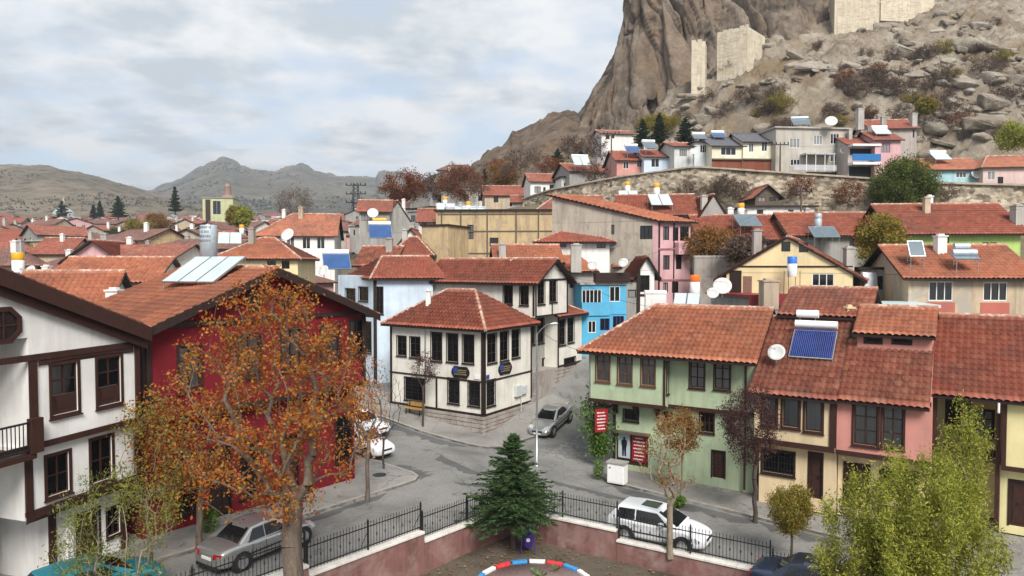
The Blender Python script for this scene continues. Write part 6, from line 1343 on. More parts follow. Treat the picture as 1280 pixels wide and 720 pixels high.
for a in ((35, 341, 41, .5, 'on the roof behind the white gabled house'), (970.5, 440, 34.3, .42, 'beside the blue tube collector on the apricot house', 215), (903, 357, 47.5, .62, 'large and leaning, behind the mint green roof'), (891, 366, 47, .4, 'smaller, next to the big dish behind the mint green roof'), (741, 331, 56.5, .45, 'on the grey wall above the sky blue house'), (764, 305, 64, .45, 'grey, by the hipped red roof'), (779, 328, 57, .4, 'on the sky blue house roof edge'), (932, 303, 66, .5, 'on the wall of the long red-roofed house'), (1039, 151, 94.5, .8, 'on the flat roof of the large grey terrace house'), (1056, 188, 94, .6, 'on the grey terrace house wall'), (1222, 217, 89, .7, 'between the turquoise and the pale pink low house'), (359, 293, 82, .8, 'on the white house with shutters'), (466, 266, 89, .7, 'on the grey house with red roof'), (262, 332, 61, .4, 'at the eave of the cream house beyond the crimson one'), (867, 189, 97, .5, 'on the light grey terrace house'), (404, 338, 60, .5, 'under the blue collector left of the pale blue house')): dish(*a[:4], a[4], a[5] if len(a) > 5 else random.choice((195, 205, 170)))
# ---- solar water heaters
PANEL = plain('collector_glass', (.10, .14, .17), .12, 0, .1, 1, .8); PANELB = plain('blue_collector', (.03, .08, .22), .15, 0, .2, 1, .7); TUBE = plain('collector_tube', (.02, .06, .26), .12, .2, .2, 2, .8); YELT = plain('yellow_tank', (.70, .36, .02), .4); ORT = plain('orange_tank', (.75, .16, .02), .4); GREYT = plain('grey_tank', (.46, .52, .57), .35, .3); BLUET = plain('blue_tank', (.03, .16, .55), .4)
PALEP = plain('pale_collector', (.46, .53, .52), .15, 0, .08, 1, .8)
def solar(px, py, Y, label, w=2.0, l=1.9, n=2, tank='v', tcol=None, top=None, yaw=-90, tilt=38, pm=None, lift=.25, tank_h=1.1, tx=.5, zdrop=.6):
    p = D(px, py, Y); d = Vector((math.cos(R(yaw)), math.sin(R(yaw)), 0)); sdv = Vector((-d.y, d.x, 0)); up = Vector((0, 0, 1)); back_ = -d * math.cos(R(tilt)) + up * math.sin(R(tilt)); nrm = d * math.sin(R(tilt)) + up * math.cos(R(tilt))
    r = empty('solar_water_heater', (p.x, p.y, p.z - lift), 0, label, 'solar heater'); tc = tcol or WHITEP; o0 = p
    def pt(u, v, h): return o0 + sdv * u + back_ * v + nrm * h
    for k in range(n):
        a = -w / 2 + k * w / n + .02; b = -w / 2 + (k + 1) * w / n - .02; m = MB(); m.hexa([pt(a, 0, 0), pt(b, 0, 0), pt(b, l, 0), pt(a, l, 0), pt(a, 0, .08), pt(b, 0, .08), pt(b, l, .08), pt(a, l, .08)]); c = m.obj('collector_panel', STEEL, r)
        m = MB(); m.hexa([pt(a + .04, .04, .078), pt(b - .04, .04, .078), pt(b - .04, l - .04, .078), pt(a + .04, l - .04, .078), pt(a + .04, .04, .084), pt(b - .04, .04, .084), pt(b - .04, l - .04, .084), pt(a + .04, l - .04, .084)]); m.obj('glazing', pm or PANEL, c, tuple(r.location))
    m = MB(); tp = pt(0, l, 0)
    for u in (-w / 2 + .1, w / 2 - .1):
        q = pt(u, l, 0); m.tube(q, (q.x, q.y, p.z - lift - .1), .022); q0 = pt(u, .05, 0); m.tube(q0, (q0.x, q0.y, p.z - lift - zdrop), .022); m.tube((q.x, q.y, p.z - lift), (q0.x, q0.y, p.z - lift), .018)
    m.obj('stand', STEEL, r)
    if tank == 'v':
        c = tp - d * .45 + sdv * (w * (tx - .5)); z0 = tp.z - .25; rr = .33; m = MB(); m.lathe((c.x, c.y, z0), [(rr * .9, 0), (rr, .03), (rr, tank_h), (rr * .9, tank_h + .05)], 18); m.obj('tank', tc, r)
        m = MB(); zz = z0 + tank_h + .05; m.lathe((c.x, c.y, zz), [(rr * .95, 0), (rr, .03), (rr, .42), (rr * .93, .46)], 18); m.obj('upper_tank', top or YELT, r)
        m = MB(); [m.tube((c.x + a * .28, c.y + b * .28, z0), (c.x + a * .3, c.y + b * .3, p.z - lift - .2), .02) for a, b in ((-1, -1), (1, -1), (1, 1), (-1, 1))]; m.obj('tank_stand', STEEL, r)
    elif tank == 'h':
        c = tp + up * .22 - d * .1; m = MB(); m.tube(c - sdv * (w * .48), c + sdv * (w * .48), .24, .24, 18); m.obj('tank', tc, r)
        if top: c2 = c - d * .35 + up * .42; m = MB(); m.tube(c2 - sdv * (w * .3), c2 + sdv * (w * .3), .22, .22, 16); m.obj('upper_tank', top, r)
    return r
# crimson roof: three pale collectors and a big lettered tank
r = solar(234, 354, 31.0, 'three pale collectors with a tall grey tank on the crimson house roof', 3.1, 2.3, 3, None, yaw=-112, tilt=30, pm=PALEP, lift=.3, zdrop=.9)
c = D(261, 322, 34.2); m = MB(); hh = VZ(281, 34.2) - c.z; m.lathe((c.x, c.y, c.z - .5), [(.34, 0), (.34, .5), (.40, .55), (.40, hh + .42), (.37, hh + .48)], 22); tk = m.obj('tank', GREYT, r)
m = MB(); rng = random.Random(9)
for k in range(4):
    a = -1.15
    while a < .6:
        da = rng.uniform(.06, .14)
        if k != 1 or rng.random() < .5: m.quad(*[(c.x + .404 * math.sin(t_), c.y - .404 * math.cos(t_), c.z + .75 + (3 - k) * .22 + zz) for t_, zz in ((a, 0), (a + da, 0), (a + da, .13), (a, .13))])
        a += da + .05
tag(m.obj('lettering', plain('faded_print', (.16, .18, .2), .6), tk, tuple(r.location)), kind='stuff')
m = MB(); [m.tube((c.x + a * .3, c.y + b * .3, c.z - .5), (c.x + a * .4, c.y + b * .4, c.z - 1.9), .025) for a, b in ((-1, -1), (1, -1), (1, 1), (-1, 1))]; m.obj('tank_stand', STEEL, r)
solar(422, 337, 61, 'blue collector with white tank left of the pale blue house', 2.4, 2.0, 1, 'h', pm=PANELB, yaw=-70, tilt=42)
solar(476, 298, 78, 'blue collector with white and yellow tanks by the grey gable', 2.6, 2.2, 1, 'h', pm=PANELB, top=YELT, yaw=-75, tilt=45)
solar(558, 266, 101, 'twin collectors with yellow tank on the low white house', 2.8, 2.4, 2, 'v', pm=PALEP, yaw=-80, tank_h=.8)
solar(590, 273, 95, 'four pale collectors with yellow tank on the tin roof', 4.2, 2.6, 4, 'v', pm=PALEP, yaw=-75, tank_h=.6)
solar(786, 250, 83, 'twin collectors with yellow tank next to the beige gable', 2.3, 2.0, 2, 'v', yaw=-95, tank_h=.9, pm=PALEP)
solar(828, 257, 73.5, 'twin collectors with yellow tank on the red roof behind the pink house', 2.4, 2.1, 2, 'v', yaw=-85, tank_h=1.0, pm=PALEP)
solar(939, 283, 67.5, 'twin blue collectors with yellow tank on the long red-roofed house', 2.4, 2.0, 2, 'v', yaw=-80, tank_h=.9)
solar(1034, 297, 64, 'twin collectors with grey upright tank on the terraced red roof', 2.5, 1.7, 2, 'v', GREYT, GREYT, yaw=-88, tank_h=1.0)
solar(857, 386, 45.2, 'twin pale collectors with orange-topped tank behind the mint green roof', 1.7, 1.5, 2, 'v', WHITEP, ORT, yaw=-110, tank_h=1.0, pm=PALEP, tx=.75)
solar(1210, 325, 44.8, 'grey horizontal twin tanks on the peeling house roof', 1.5, .5, 1, 'h', GREYT, GREYT, yaw=-98, tilt=30)
solar(1147, 321, 46, 'small black photovoltaic panel at the edge of the peeling house roof', 1.0, 1.2, 1, None, pm=PANEL, yaw=-100, tilt=60)
solar(287, 305, 94, 'pale collectors with yellow tank among the crowded roofs', 3.0, 2.6, 2, 'v', pm=PALEP, yaw=-70, tank_h=.9, tx=1)
solar(7, 352, 41.5, 'white tank with yellow top at the edge of the low orange roof', .9, .8, 1, 'v', WHITEP, YELT, tank_h=1.0)
solar(1003, 156, 97, 'grey collector stack on the flat roof of the large grey terrace house', 2.4, 1.6, 2, 'h', GREYT, yaw=-95)
solar(729, 207, 109, 'collectors leaning on the red roof at the lower terrace', 2.8, 2.6, 2, 'h', pm=PALEP, yaw=-80)
solar(792, 191, 101, 'blue collector with white tank on the salmon pink terrace house', 2.0, 1.8, 1, 'h', pm=PANELB, yaw=-85)
solar(815, 186, 100, 'collector with white tank on the pale blue terrace house', 2.0, 1.8, 1, 'h', yaw=-80)
solar(876, 174, 98, 'white tank and collector on the pale terrace house', 1.9, 1.2, 1, 'h', yaw=-85)
solar(900, 172, 98.5, 'blue collector on the cream terrace house', 1.9, 1.2, 1, 'h', pm=PANELB, yaw=-85)
solar(1105, 168, 93, 'pale collector with white tank on the pink terrace house', 2.2, 1.6, 1, 'h', pm=PALEP, yaw=-90)
solar(1180, 200, 91, 'pale collector with white tank on the rusty red roof', 2.3, 1.7, 1, 'h', pm=PALEP, yaw=-88)
# tube collector lying on the apricot roof
fu7, u0_, u1_, ze7, rise7 = R7
def tube_collector():
    sl = math.atan2(rise7, 4.7); yaw = math.degrees(math.atan2(fu7.n.y, fu7.n.x)); q = fu7.xy(fu7.u(1004, 450), -1.75); z = ze7 + rise7 * 1.75 / 4.7 + .25; p = Vector((q.x, q.y, z)); d = Vector((fu7.n.x, fu7.n.y, 0)); sdv = Vector((fu7.d.x, fu7.d.y, 0)); up = Vector((0, 0, 1)); bk = (-d * math.cos(sl + .12) + up * math.sin(sl + .12)); r = empty('solar_water_heater', p, 0, 'blue glass tube collector with white twin tanks on the apricot house roof', 'solar heater')
    W_, L_ = 2.0, 1.9
    for k in range(22): u = -W_ / 2 + .06 + k * (W_ - .12) / 21; m = MB(); m.tube(p + sdv * u + up * .05, p + sdv * u + bk * L_ + up * .05, .031, .031, 8); m.obj('glass_tube', TUBE, r)
    m = MB()
    for v in (0, L_ * .98): m.tube(p - sdv * W_ / 2 + bk * v, p + sdv * W_ / 2 + bk * v, .045)
    for u in (-W_ / 2, W_ / 2): m.tube(p + sdv * u, p + sdv * u + bk * L_, .03); q = p + sdv * u; m.tube(q, q - up * .35, .02); m.tube(q + bk * L_, q + bk * L_ - up * .4, .02)
    m.obj('frame', STEEL, r); c = p + bk * (L_ + .15) + up * .2; m = MB(); m.tube(c - sdv * W_ * .5, c + sdv * W_ * .5, .2, .2, 18); m.obj('tank', WHITEP, r); c2 = c + bk * .5 + up * .18 - sdv * .45; m = MB(); m.tube(c2 - sdv * .55, c2 + sdv * .5, .2, .2, 18); m.obj('upper_tank', WHITEP, r)
    m = MB(); [m.tube(c2 + sdv * s, c2 + sdv * s - up * .6, .02) for s in (-.4, .35)]; m.obj('tank_stand', STEEL, r)
tube_collector()
def water_tank():
    p = D(990, 346, 47); r = empty('water_tank', p, 0, 'white water tank with blue top on a wire stand before the butter yellow house', 'water tank'); h = VZ(321, 47) - p.z
    m = MB(); m.lathe(tuple(p), [(.30, 0), (.32, .03), (.32, h * .62), (.30, h * .66)], 18); m.obj('tank', WHITEP, r); m = MB(); m.lathe((p.x, p.y, p.z + h * .66), [(.31, 0), (.31, h * .33), (.28, h * .36)], 18); m.obj('upper_tank', BLUET, r)
    m = MB(); [m.tube((p.x + a * .4, p.y + b * .4, p.z - 2.2), (p.x + a * .38, p.y + b * .38, p.z + .4), .02) for a, b in ((-1, -1), (1, -1), (1, 1), (-1, 1))]; m.obj('stand', DSTEEL, r)
water_tank()
# ---- poles, cables, far landmarks
def pole(px, pyt, pyb, Y, label, arms=2, lattice=False):
    a = D(px, pyb, Y); zt = VZ(pyt, Y); r = empty('power_pole', a, 0, label, 'power pole'); h = zt - a.z; m = MB()
    if lattice:
        for sx, sy in ((-1, -1), (1, -1), (1, 1), (-1, 1)): m.tube((a.x + sx * .5, a.y + sy * .5, a.z), (a.x + sx * .3, a.y + sy * .3, zt), .07, .05, 5)
        for k in range(7):
            z0 = a.z + h * k / 7; z1 = a.z + h * (k + 1) / 7; s0 = .5 - .2 * k / 7; s1 = .5 - .2 * (k + 1) / 7; m.tube((a.x - s0, a.y - s0, z0), (a.x + s1, a.y - s1, z1), .035); m.tube((a.x + s0, a.y - s0, z0), (a.x - s1, a.y - s1, z1), .035)
    else: m.tube(tuple(a), (a.x, a.y, zt), .13, .09, 8)
    m.obj('mast', WOODO if not lattice else DSTEEL, r)
    for k in range(arms):
        z = zt - .3 - k * (1.1 if not lattice else 1.3); w = 1.1 if not lattice else 1.5; m = MB(); m.box(a.x - w, a.x + w, a.y - .06, a.y + .06, z - .06, z + .06); ar = m.obj('crossarm', DSTEEL, r)
        for s in (-1, -.5, .5, 1): m = MB(); m.lathe((a.x + s * w * .95, a.y, z + .06), [(.05, 0), (.09, .1), (.05, .2), (.08, .3)], 8); m.obj('insulator', DSTEEL, ar, tuple(r.location))
    return r
pole(445, 229, 262, 105, 'dark lattice power pole rising behind the big orange roof', 3, True); pole(1001, 236, 292, 72, 'thin dark utility pole beside the white low house', 1); pole(602, 205, 250, 150, 'slender power pole on the rock shoulder', 1); pole(646, 188, 232, 140, 'bare pole on the slope under the cliff', 1); pole(764, 165, 232, 98, 'pole standing among the terrace houses', 1)
pole(975, 178, 216, 93, 'dark pole at the corner of the large grey terrace house', 1)
def cable(a, b, sag, label):
    a, b = Vector(a), Vector(b); m = MB(); m.path([a.lerp(b, i / 12) - Vector((0, 0, 4 * sag * (i / 12) * (1 - i / 12))) for i in range(13)], .014, 4); o = m.obj('overhead_cable', DSTEEL); tag(o, label, 'cable')
cable(D(1001, 238, 72), D(764, 330, 57), .8, 'thin cable strung from the utility pole down to the sky blue house'); cable(D(1001, 238, 72), D(1275, 262, 60), .8, 'thin cable strung from the utility pole over the lime house'); cable(D(976, 180, 93), D(764, 167, 98), 1.0, 'thin cable strung along the terrace houses')
for a_, b_, s_, l_ in ((D(445, 231, 105), D(602, 206, 150), 2.0, 'thin cable from the lattice pole to the pole on the rock shoulder'), (D(445, 236, 105), D(320, 282, 84), 1.2, 'thin cable from the lattice pole to the white house with shutters'), (D(445, 236, 105), D(545, 262, 76), 1.0, 'thin cable from the lattice pole to the ochre house'), (D(646, 189, 140), D(764, 166, 98), 1.5, 'thin cable from the slope pole to the terrace'), (D(1001, 240, 72), D(823, 278, 62), .8, 'thin cable from the utility pole to the pink tall house'), (D(976, 180, 93), D(1094, 176, 92), .6, 'thin cable from the terrace pole to the pink terrace house'), (D(687, 330, 52.5), D(745, 350, 57), .4, 'thin cable between the gabled house and the sky blue house'), (D(833, 384, 44), D(728, 352, 57), .5, 'thin cable from the mint green roof to the sky blue house'), (D(660, 400, 50), D(742, 440, 40), .5, 'thin cable across the steep side street')): cable(a_, b_, s_, l_)
def landmarks():
    Y = 330; a = D(285, 276, Y); zt = VZ(229, Y); r = empty('minaret', a, 0, 'slender brown brick minaret rising behind the town roofs', 'minaret'); h = zt - a.z; BR = plaster('minaret_brick', (.38, .24, .17), .4)
    m = MB(); m.lathe(tuple(a), [(2.6, -4), (2.6, h * .15), (2.0, h * .2), (1.9, h * .55)], 14); m.obj('shaft', BR, r); m = MB(); m.lathe((a.x, a.y, a.z + h * .55), [(1.9, 0), (3.0, .9), (3.0, 1.9), (2.7, 2.0)], 14); m.obj('gallery', BR, r); m = MB(); m.lathe((a.x, a.y, a.z + h * .55 + 2), [(1.6, 0), (1.6, h * .24), (1.7, h * .25), (.05, h * .45 - 2)], 14); m.obj('spire', plain('lead', (.3, .2, .16), .6), r)
    Y = 300; t = PH('apartment_block', 'pale green apartment block with dark stair strip near the minaret', 253, 291, 247, Y, 10, 14, 'flat', 0, wall=plaster('pale_green_far', (.50, .52, .30), .3), wins=[(266, 251, 276, 268, WHITEP, 2)], over=.5, cat='building', under=plain('mauve_roof', (.4, .4, .46))); f = t.b.fr(0); m = MB(); m.fbox(f, f.u(257, 260), f.u(263, 260), .02, .3, t.b.z0 + 3, t.ze - .8); t.part(m, 'stair_strip', WOODB)
    Y = 430; a = D(72, 279, Y); r = empty('mosque', a, 0, 'small mosque with grey-green dome in the far town', 'mosque'); s = Y / FPX; m = MB(); m.box(a.x - 14 * s, a.x + 14 * s, a.y, a.y + 24 * s, a.z - 4, a.z + 9 * s); m.obj('wall', WHITEW, r); m = MB(); m.lathe((a.x, a.y + 12 * s, a.z + 9 * s), [(12 * s, 0), (12 * s, 3 * s), (11 * s, 6 * s), (8 * s, 9 * s), (4 * s, 11 * s), (.5, 12 * s)], 20); m.obj('dome', plain('dome_lead', (.36, .42, .40), .5), r)
    for k in range(5): m = MB(); m.box(a.x + (-11 + k * 5) * s, a.x + (-9 + k * 5) * s, a.y - .3, a.y + .1, a.z + 2 * s, a.z + 6 * s); m.obj('window', GLASSD, r)
    b = D(80, 279, Y); m = MB(); m.lathe((b.x, b.y, b.z), [(.8, -4), (.8, 20 * s), (1.15, 21 * s), (.7, 22 * s), (.65, 28 * s), (.05, 33 * s)], 10); m.obj('minaret_shaft', plaster('minaret_brick'.replace('brick', 'stone'), (.45, .38, .32), .3), r)
landmarks()
# ================================================================ cars
RUB = plain('tyre_rubber', (.018, .018, .019), .85); RIM = plain('alloy', (.45, .46, .47), .3, .8); CARG = glass_mat('car_glass', (.008, .009, .011), 0); REDL = plain('tail_lamp', (.35, .01, .012), .2); HEADL = plain('head_lamp', (.55, .57, .58), .12, .3); BLK = plain('black_trim', (.015, .015, .016), .5)
def paint(name, col, metal=.5):
    t = NT(name); n = t.noise(2.5, 5, .6); t.set(Base_Color=t.mix(t.ramp(n, [(.4, 0.0), (.75, .25)]), col, mul(col, .7)), Metallic=metal, Roughness=.33, Coat_Weight=.6, Coat_Roughness=.08); return t.m
def car(name, label, pos, heading, col, kind='sedan', L=4.5, W=1.76, Hc=1.45, pitch=0.0, sunroof=False, boards=False):
    """local x forward"""
    r = empty(name, pos, 0, label, 'car'); r.rotation_euler = (0, -pitch, heading); hw = W / 2; h = L / 2
    if kind == 'sedan': st = [(-h, .78, .34, .70), (-h + .06, .9, .26, .90), (-h + .5, .98, .22, .98), (-h + .95, 1, .2, .98), (-.6, 1, .2, .93), (.4, 1, .2, .90), (h - 1.35, 1, .2, .88), (h - .8, .98, .2, .82), (h - .3, .92, .22, .72), (h - .05, .8, .26, .60), (h, .7, .32, .52)]; cab = (-h + .75, -h + 1.45, h - 2.05, h - 1.2)
    else: st = [(-h, .84, .36, .80), (-h + .05, .92, .28, 1.0), (-h + .3, .99, .22, 1.04), (-h + .9, 1, .2, 1.0), (-.5, 1, .2, .97), (.4, 1, .2, .95), (h - 1.25, 1, .2, .95), (h - .75, .98, .2, .90), (h - .28, .92, .22, .78), (h - .05, .82, .26, .66), (h, .72, .34, .55)]; cab = (-h + .08, -h + .5, h - 2.0, h - 1.05)
    ring = []
    for x, w, zb, zt in st:
        w *= hw; zm = zb + (zt - zb) * .55
        half = [(0, zb), (w * .8, zb), (w * .97, zb + .08), (w, zm), (w * .985, zt - .09), (w * .93, zt - .015), (w * .6, zt + .015), (0, zt + .025)]
        ring.append([(x, y, z) for y, z in half] + [(x, -y, z) for y, z in half[-2:0:-1]])
    n = len(ring[0]); m = MB(); m.add([p for q in ring for p in q], [(i * n + k, (i + 1) * n + k, (i + 1) * n + (k + 1) % n, i * n + (k + 1) % n) for i in range(len(ring) - 1) for k in range(n)] + [tuple(range(n)), tuple(range((len(ring) - 1) * n, len(ring) * n))[::-1]], 0, True)
    o = link('body', m.mesh('body'), r, col); s = o.modifiers.new('s', 'SUBSURF'); s.levels = 1; s.render_levels = 2
    # greenhouse
    a, b, c, d = cab; zb = .90 if kind == 'sedan' else .96; wr = hw * .72; wb = hw * .93; m = MB(); xs = [a, b, (b + c) / 2, c, d]; zs = [zb, Hc - .05, Hc, Hc - .04, zb]; ws = [wb * .95, wr, wr * 1.02, wr, wb * .98]
    V = []
    for x, z, w in zip(xs, zs, ws): V += [(x, -w, z), (x, -w * .55, z + (.025 if z > zb else 0)), (x, w * .55, z + (.025 if z > zb else 0)), (x, w, z)]
    F = [(i * 4 + k, (i + 1) * 4 + k, (i + 1) * 4 + k + 1, i * 4 + k + 1) for i in range(4) for k in range(3)]
    for sgn in (0, 3):
        base = len(V); mid = ((b + c) / 2, (-1 if sgn == 0 else 1) * wb, zb); V.append(mid); q = [(0 * 4 + sgn), (4 + sgn), (8 + sgn), (12 + sgn), (16 + sgn)]
        for k in range(4): F.append((q[k], q[k + 1], base) if sgn else (q[k + 1], q[k], base))
    m.add(V, F, 0, False); cb = link('cabin', m.mesh('cabin'), r, col); bevel(cb, .05, 3, 25)
    def lerp(p, q, t): return tuple(p[i] + (q[i] - p[i]) * t for i in range(3))
    def pane(p00, p10, p11, p01, mg, off, nm='window', mat=CARG):
        def bil(u, v): return Vector(lerp(lerp(p00, p10, u), lerp(p01, p11, u), v))
        (u0, u1, v0, v1) = mg; q = [bil(u0, v0), bil(u1, v0), bil(u1, v1), bil(u0, v1)]; nn = Vector(off); m = MB(); m.hexa([p - nn * 2 for p in q] + [p + nn for p in q]); link(nm, m.mesh(nm), r, mat)
    A = [(xs[i], ws[i], zs[i]) for i in range(5)]
    pane((a, A[0][1], zb), (a, -A[0][1], zb), (b, -wr, Hc - .05), (b, wr, Hc - .05), (.08, .92, .14, .93), (-.012, 0, .012), 'rear_window'); pane((d, -A[4][1], zb), (d, A[4][1], zb), (c, wr, Hc - .04), (c, -wr, Hc - .04), (.06, .94, .08, .93), (.012, 0, .014), 'windscreen')
    for s in (1, -1):
        xm = (b + c) / 2 - .05
        pane((a + .35, s * wb, zb), (xm, s * wb, zb), (xm, s * wr * 1.01, Hc - .02), (b + .05, s * wr, Hc - .05), (.04, .97, .10, .86), (0, s * .014, .004)); pane((xm, s * wb, zb), (d - .3, s * wb, zb), (c - .02, s * wr, Hc - .04), (xm, s * wr * 1.01, Hc - .02), (.03, .95, .10, .86), (0, s * .014, .004))
        m = MB(); m.box(c + .18, c + .38, s * (wb + .02), s * (wb + .2), zb + .02, zb + .17) if s > 0 else m.box(c + .18, c + .38, -(wb + .2), -(wb + .02), zb + .02, zb + .17); bevel(link('mirror', m.mesh('mirror'), r, col), .03)
        for x0 in (-.75, .3): m = MB(); y = s * hw; m.box(x0, x0 + .2, min(y, y + s * .03), max(y, y + s * .03), .80, .83); link('door_handle', m.mesh('door_handle'), r, col)
        for xg in (-h + 1.32, (b + c) / 2 - .06, h - 1.3): m = MB(); y = s * hw * .992; m.box(xg - .006, xg + .006, min(y, y + s * .012), max(y, y + s * .012), .3, .86); link('panel_gap', m.mesh('panel_gap'), r, BLK)
        m = MB(); y = s * hw * .985; m.box(-h + .9, h - 1.0, min(y, y + s * .025), max(y, y + s * .025), .52, .57); link('side_moulding', m.mesh('side_moulding'), r, BLK if not boards else col)
        m = MB(); m.hexa([(-h - .012, s * hw * .46, .64), (-h + .05, s * hw * .84, .66), (-h + .3, s * hw * .9, .66), (-h + .3, s * hw * .46, .64), (-h + .005, s * hw * .46, .81), (-h + .06, s * hw * .85, .83), (-h + .3, s * hw * .9, .83), (-h + .3, s * hw * .46, .81)]); link('tail_light', m.mesh('tail_light'), r, REDL)
        m = MB(); m.hexa([(h - .42, s * hw * .50, .56), (h - .03, s * hw * .42, .52), (h - .25, s * hw * .93, .54), (h - .55, s * hw * .90, .56), (h - .46, s * hw * .52, .765), (h - .12, s * hw * .44, .68), (h - .30, s * hw * .90, .71), (h - .58, s * hw * .90, .765)]); link('headlight', m.mesh('headlight'), r, HEADL)
        for x in (-h + .88, h - .85):
            m = MB(); y = s * (hw - .20); m.lathe((x, y, .33), [(.40, 0), (.40, .205 * s)] if s > 0 else [(.40, -.205), (.40, 0)], 22, 0, False, 'y'); link('wheel_arch', m.mesh('wheel_arch'), r, BLK)
            m = MB(); pr = [(.2, -.1), (.29, -.11), (.325, -.085), (.33, 0), (.325, .085), (.29, .11), (.2, .1)]; m.lathe((x, s * (hw - .09), .33), pr, 24, 0, True, 'y'); w = link('wheel', m.mesh('wheel'), r, RUB)
            m = MB(); yy = s * (hw + .012); m.lathe((x, yy, .33), [(.215, -.03), (.225, 0), (.2, .006), (.19, -.02)], 24, 0, True, 'y')
            for k in range(5): t_ = R(72 * k + 18); m.tube((x + .03 * math.cos(t_), yy - s * .01, .33 + .03 * math.sin(t_)), (x + .205 * math.cos(t_), yy - s * .005, .33 + .205 * math.sin(t_)), .045, .03, 6)
            link('rim', m.mesh('rim'), w, RIM)
    m = MB(); m.box(-h - .015, -h + .02, -.26, .26, .56, .67); link('number_plate', m.mesh('number_plate'), r, WHITEP); m = MB(); m.box(h - .02, h + .012, -.26, .26, .36, .46); link('number_plate', m.mesh('number_plate'), r, WHITEP)
    m = MB(); m.box(h - .1, h + .006, -.36, .36, .50, .60); link('grille', m.mesh('grille'), r, BLK); m = MB(); m.box(-h + .0, -h + .1, -hw * .7, hw * .7, .25, .36); link('bumper', m.mesh('bumper'), r, BLK)
    if sunroof: m = MB(); m.box((b + c) / 2 + .05, c - .08, -wr * .55, wr * .55, Hc + .0, Hc + .03); link('sunroof', m.mesh('sunroof'), r, CARG)
    return r
SILV = paint('silver_paint', (.46, .46, .45), .75); WHT = paint('white_car_paint', (.74, .76, .78), .0); TEAL = paint('teal_paint', (.02, .26, .34), .3); NAVY = paint('navy_paint', (.02, .035, .08), .4)
def on_g(x, y): return (x, y, g1(x, y) + .01)
a = V2(G(303, 711, .42)); b = V2(G(377, 683, .3)); hd = math.atan2(b.y - a.y, b.x - a.x); mid = (a + b) / 2 + Vector((-math.sin(hd), math.cos(hd))) * .8
car('parked_car', 'silver saloon car parked beside the crimson house, seen from behind', on_g(mid.x, mid.y), hd, SILV, 'sedan', 4.55)
hd = math.atan2(-.86, -.5); x, y = 2.75, 47.6; car('parked_car', 'silver saloon car parked nose down on the steep setts', (x, y, g1(x, y) + .03), hd, SILV, 'sedan', 4.3, 1.7, 1.4, pitch=math.atan((g1(x - .5, y - .86) - g1(x + .5, y + .86)) / 2))
f = Fr(c0, -31); x, y = f.xy(6.6, -1.32); car('parked_car', 'white hatchback with dark sunroof parked behind the iron railing', on_g(x, y), R(-31), WHT, 'hatch', 4.2, 1.78, 1.5, sunroof=True)
car('parked_car', 'white hatchback parked at the side wall of the crimson house', on_g(-8.7, 40.7), R(-37), WHT, 'hatch', 3.9, 1.68, 1.5)
car('parked_car', 'white saloon car further up beyond the crimson house', on_g(-9.9, 45.2), R(-35), WHT, 'sedan', 4.2)
p = G(128, 730, 1.2); car('parked_car', 'teal car under the yellow-green shrub beside the white gabled house', on_g(-13.6, 22.3), R(50), TEAL, 'hatch', 4.1)
p = G(1020, 716, .7); car('parked_car', 'dark navy car beneath the small clipped tree', (p.x, p.y, g1(p.x, p.y) + .04), R(-35), NAVY, 'sedan', 4.3)
# ================================================================ trees and shrubs
def leaf_mat(name, cols, trans=.35, rough=.65):
    t = NT(name); g = t.N.new('ShaderNodeNewGeometry'); c = t.ramp(g.outputs['Random Per Island'], [(i / max(1, len(cols) - 1), k) for i, k in enumerate(cols)])
    t.set(Base_Color=c, Roughness=rough, Specular_IOR_Level=.25); tr = t.N.new('ShaderNodeBsdfTranslucent'); mx = t.N.new('ShaderNodeMixShader'); mx.inputs[0].default_value = trans; t.L.new(c, tr.inputs[0]); t.L.new(t.b.outputs[0], mx.inputs[1]); t.L.new(tr.outputs[0], mx.inputs[2]); t.L.new(mx.outputs[0], t.out.inputs[0]); return t.m
def bark_mat(name, col):
    t = NT(name); n = t.noise(9, 6, .7, coord='Object', sc=(1, 1, .25)); t.set(Base_Color=t.ramp(n, [(.3, mul(col, .45)), (.55, col), (.75, mul(col, 1.5))]), Roughness=.9); t.bump(n, .8, .03); return t.m
BARK = bark_mat('grey_bark', (.14, .105, .08)); BARKD = bark_mat('dark_bark', (.07, .05, .042)); BARKP = bark_mat('pale_bark', (.26, .21, .15))
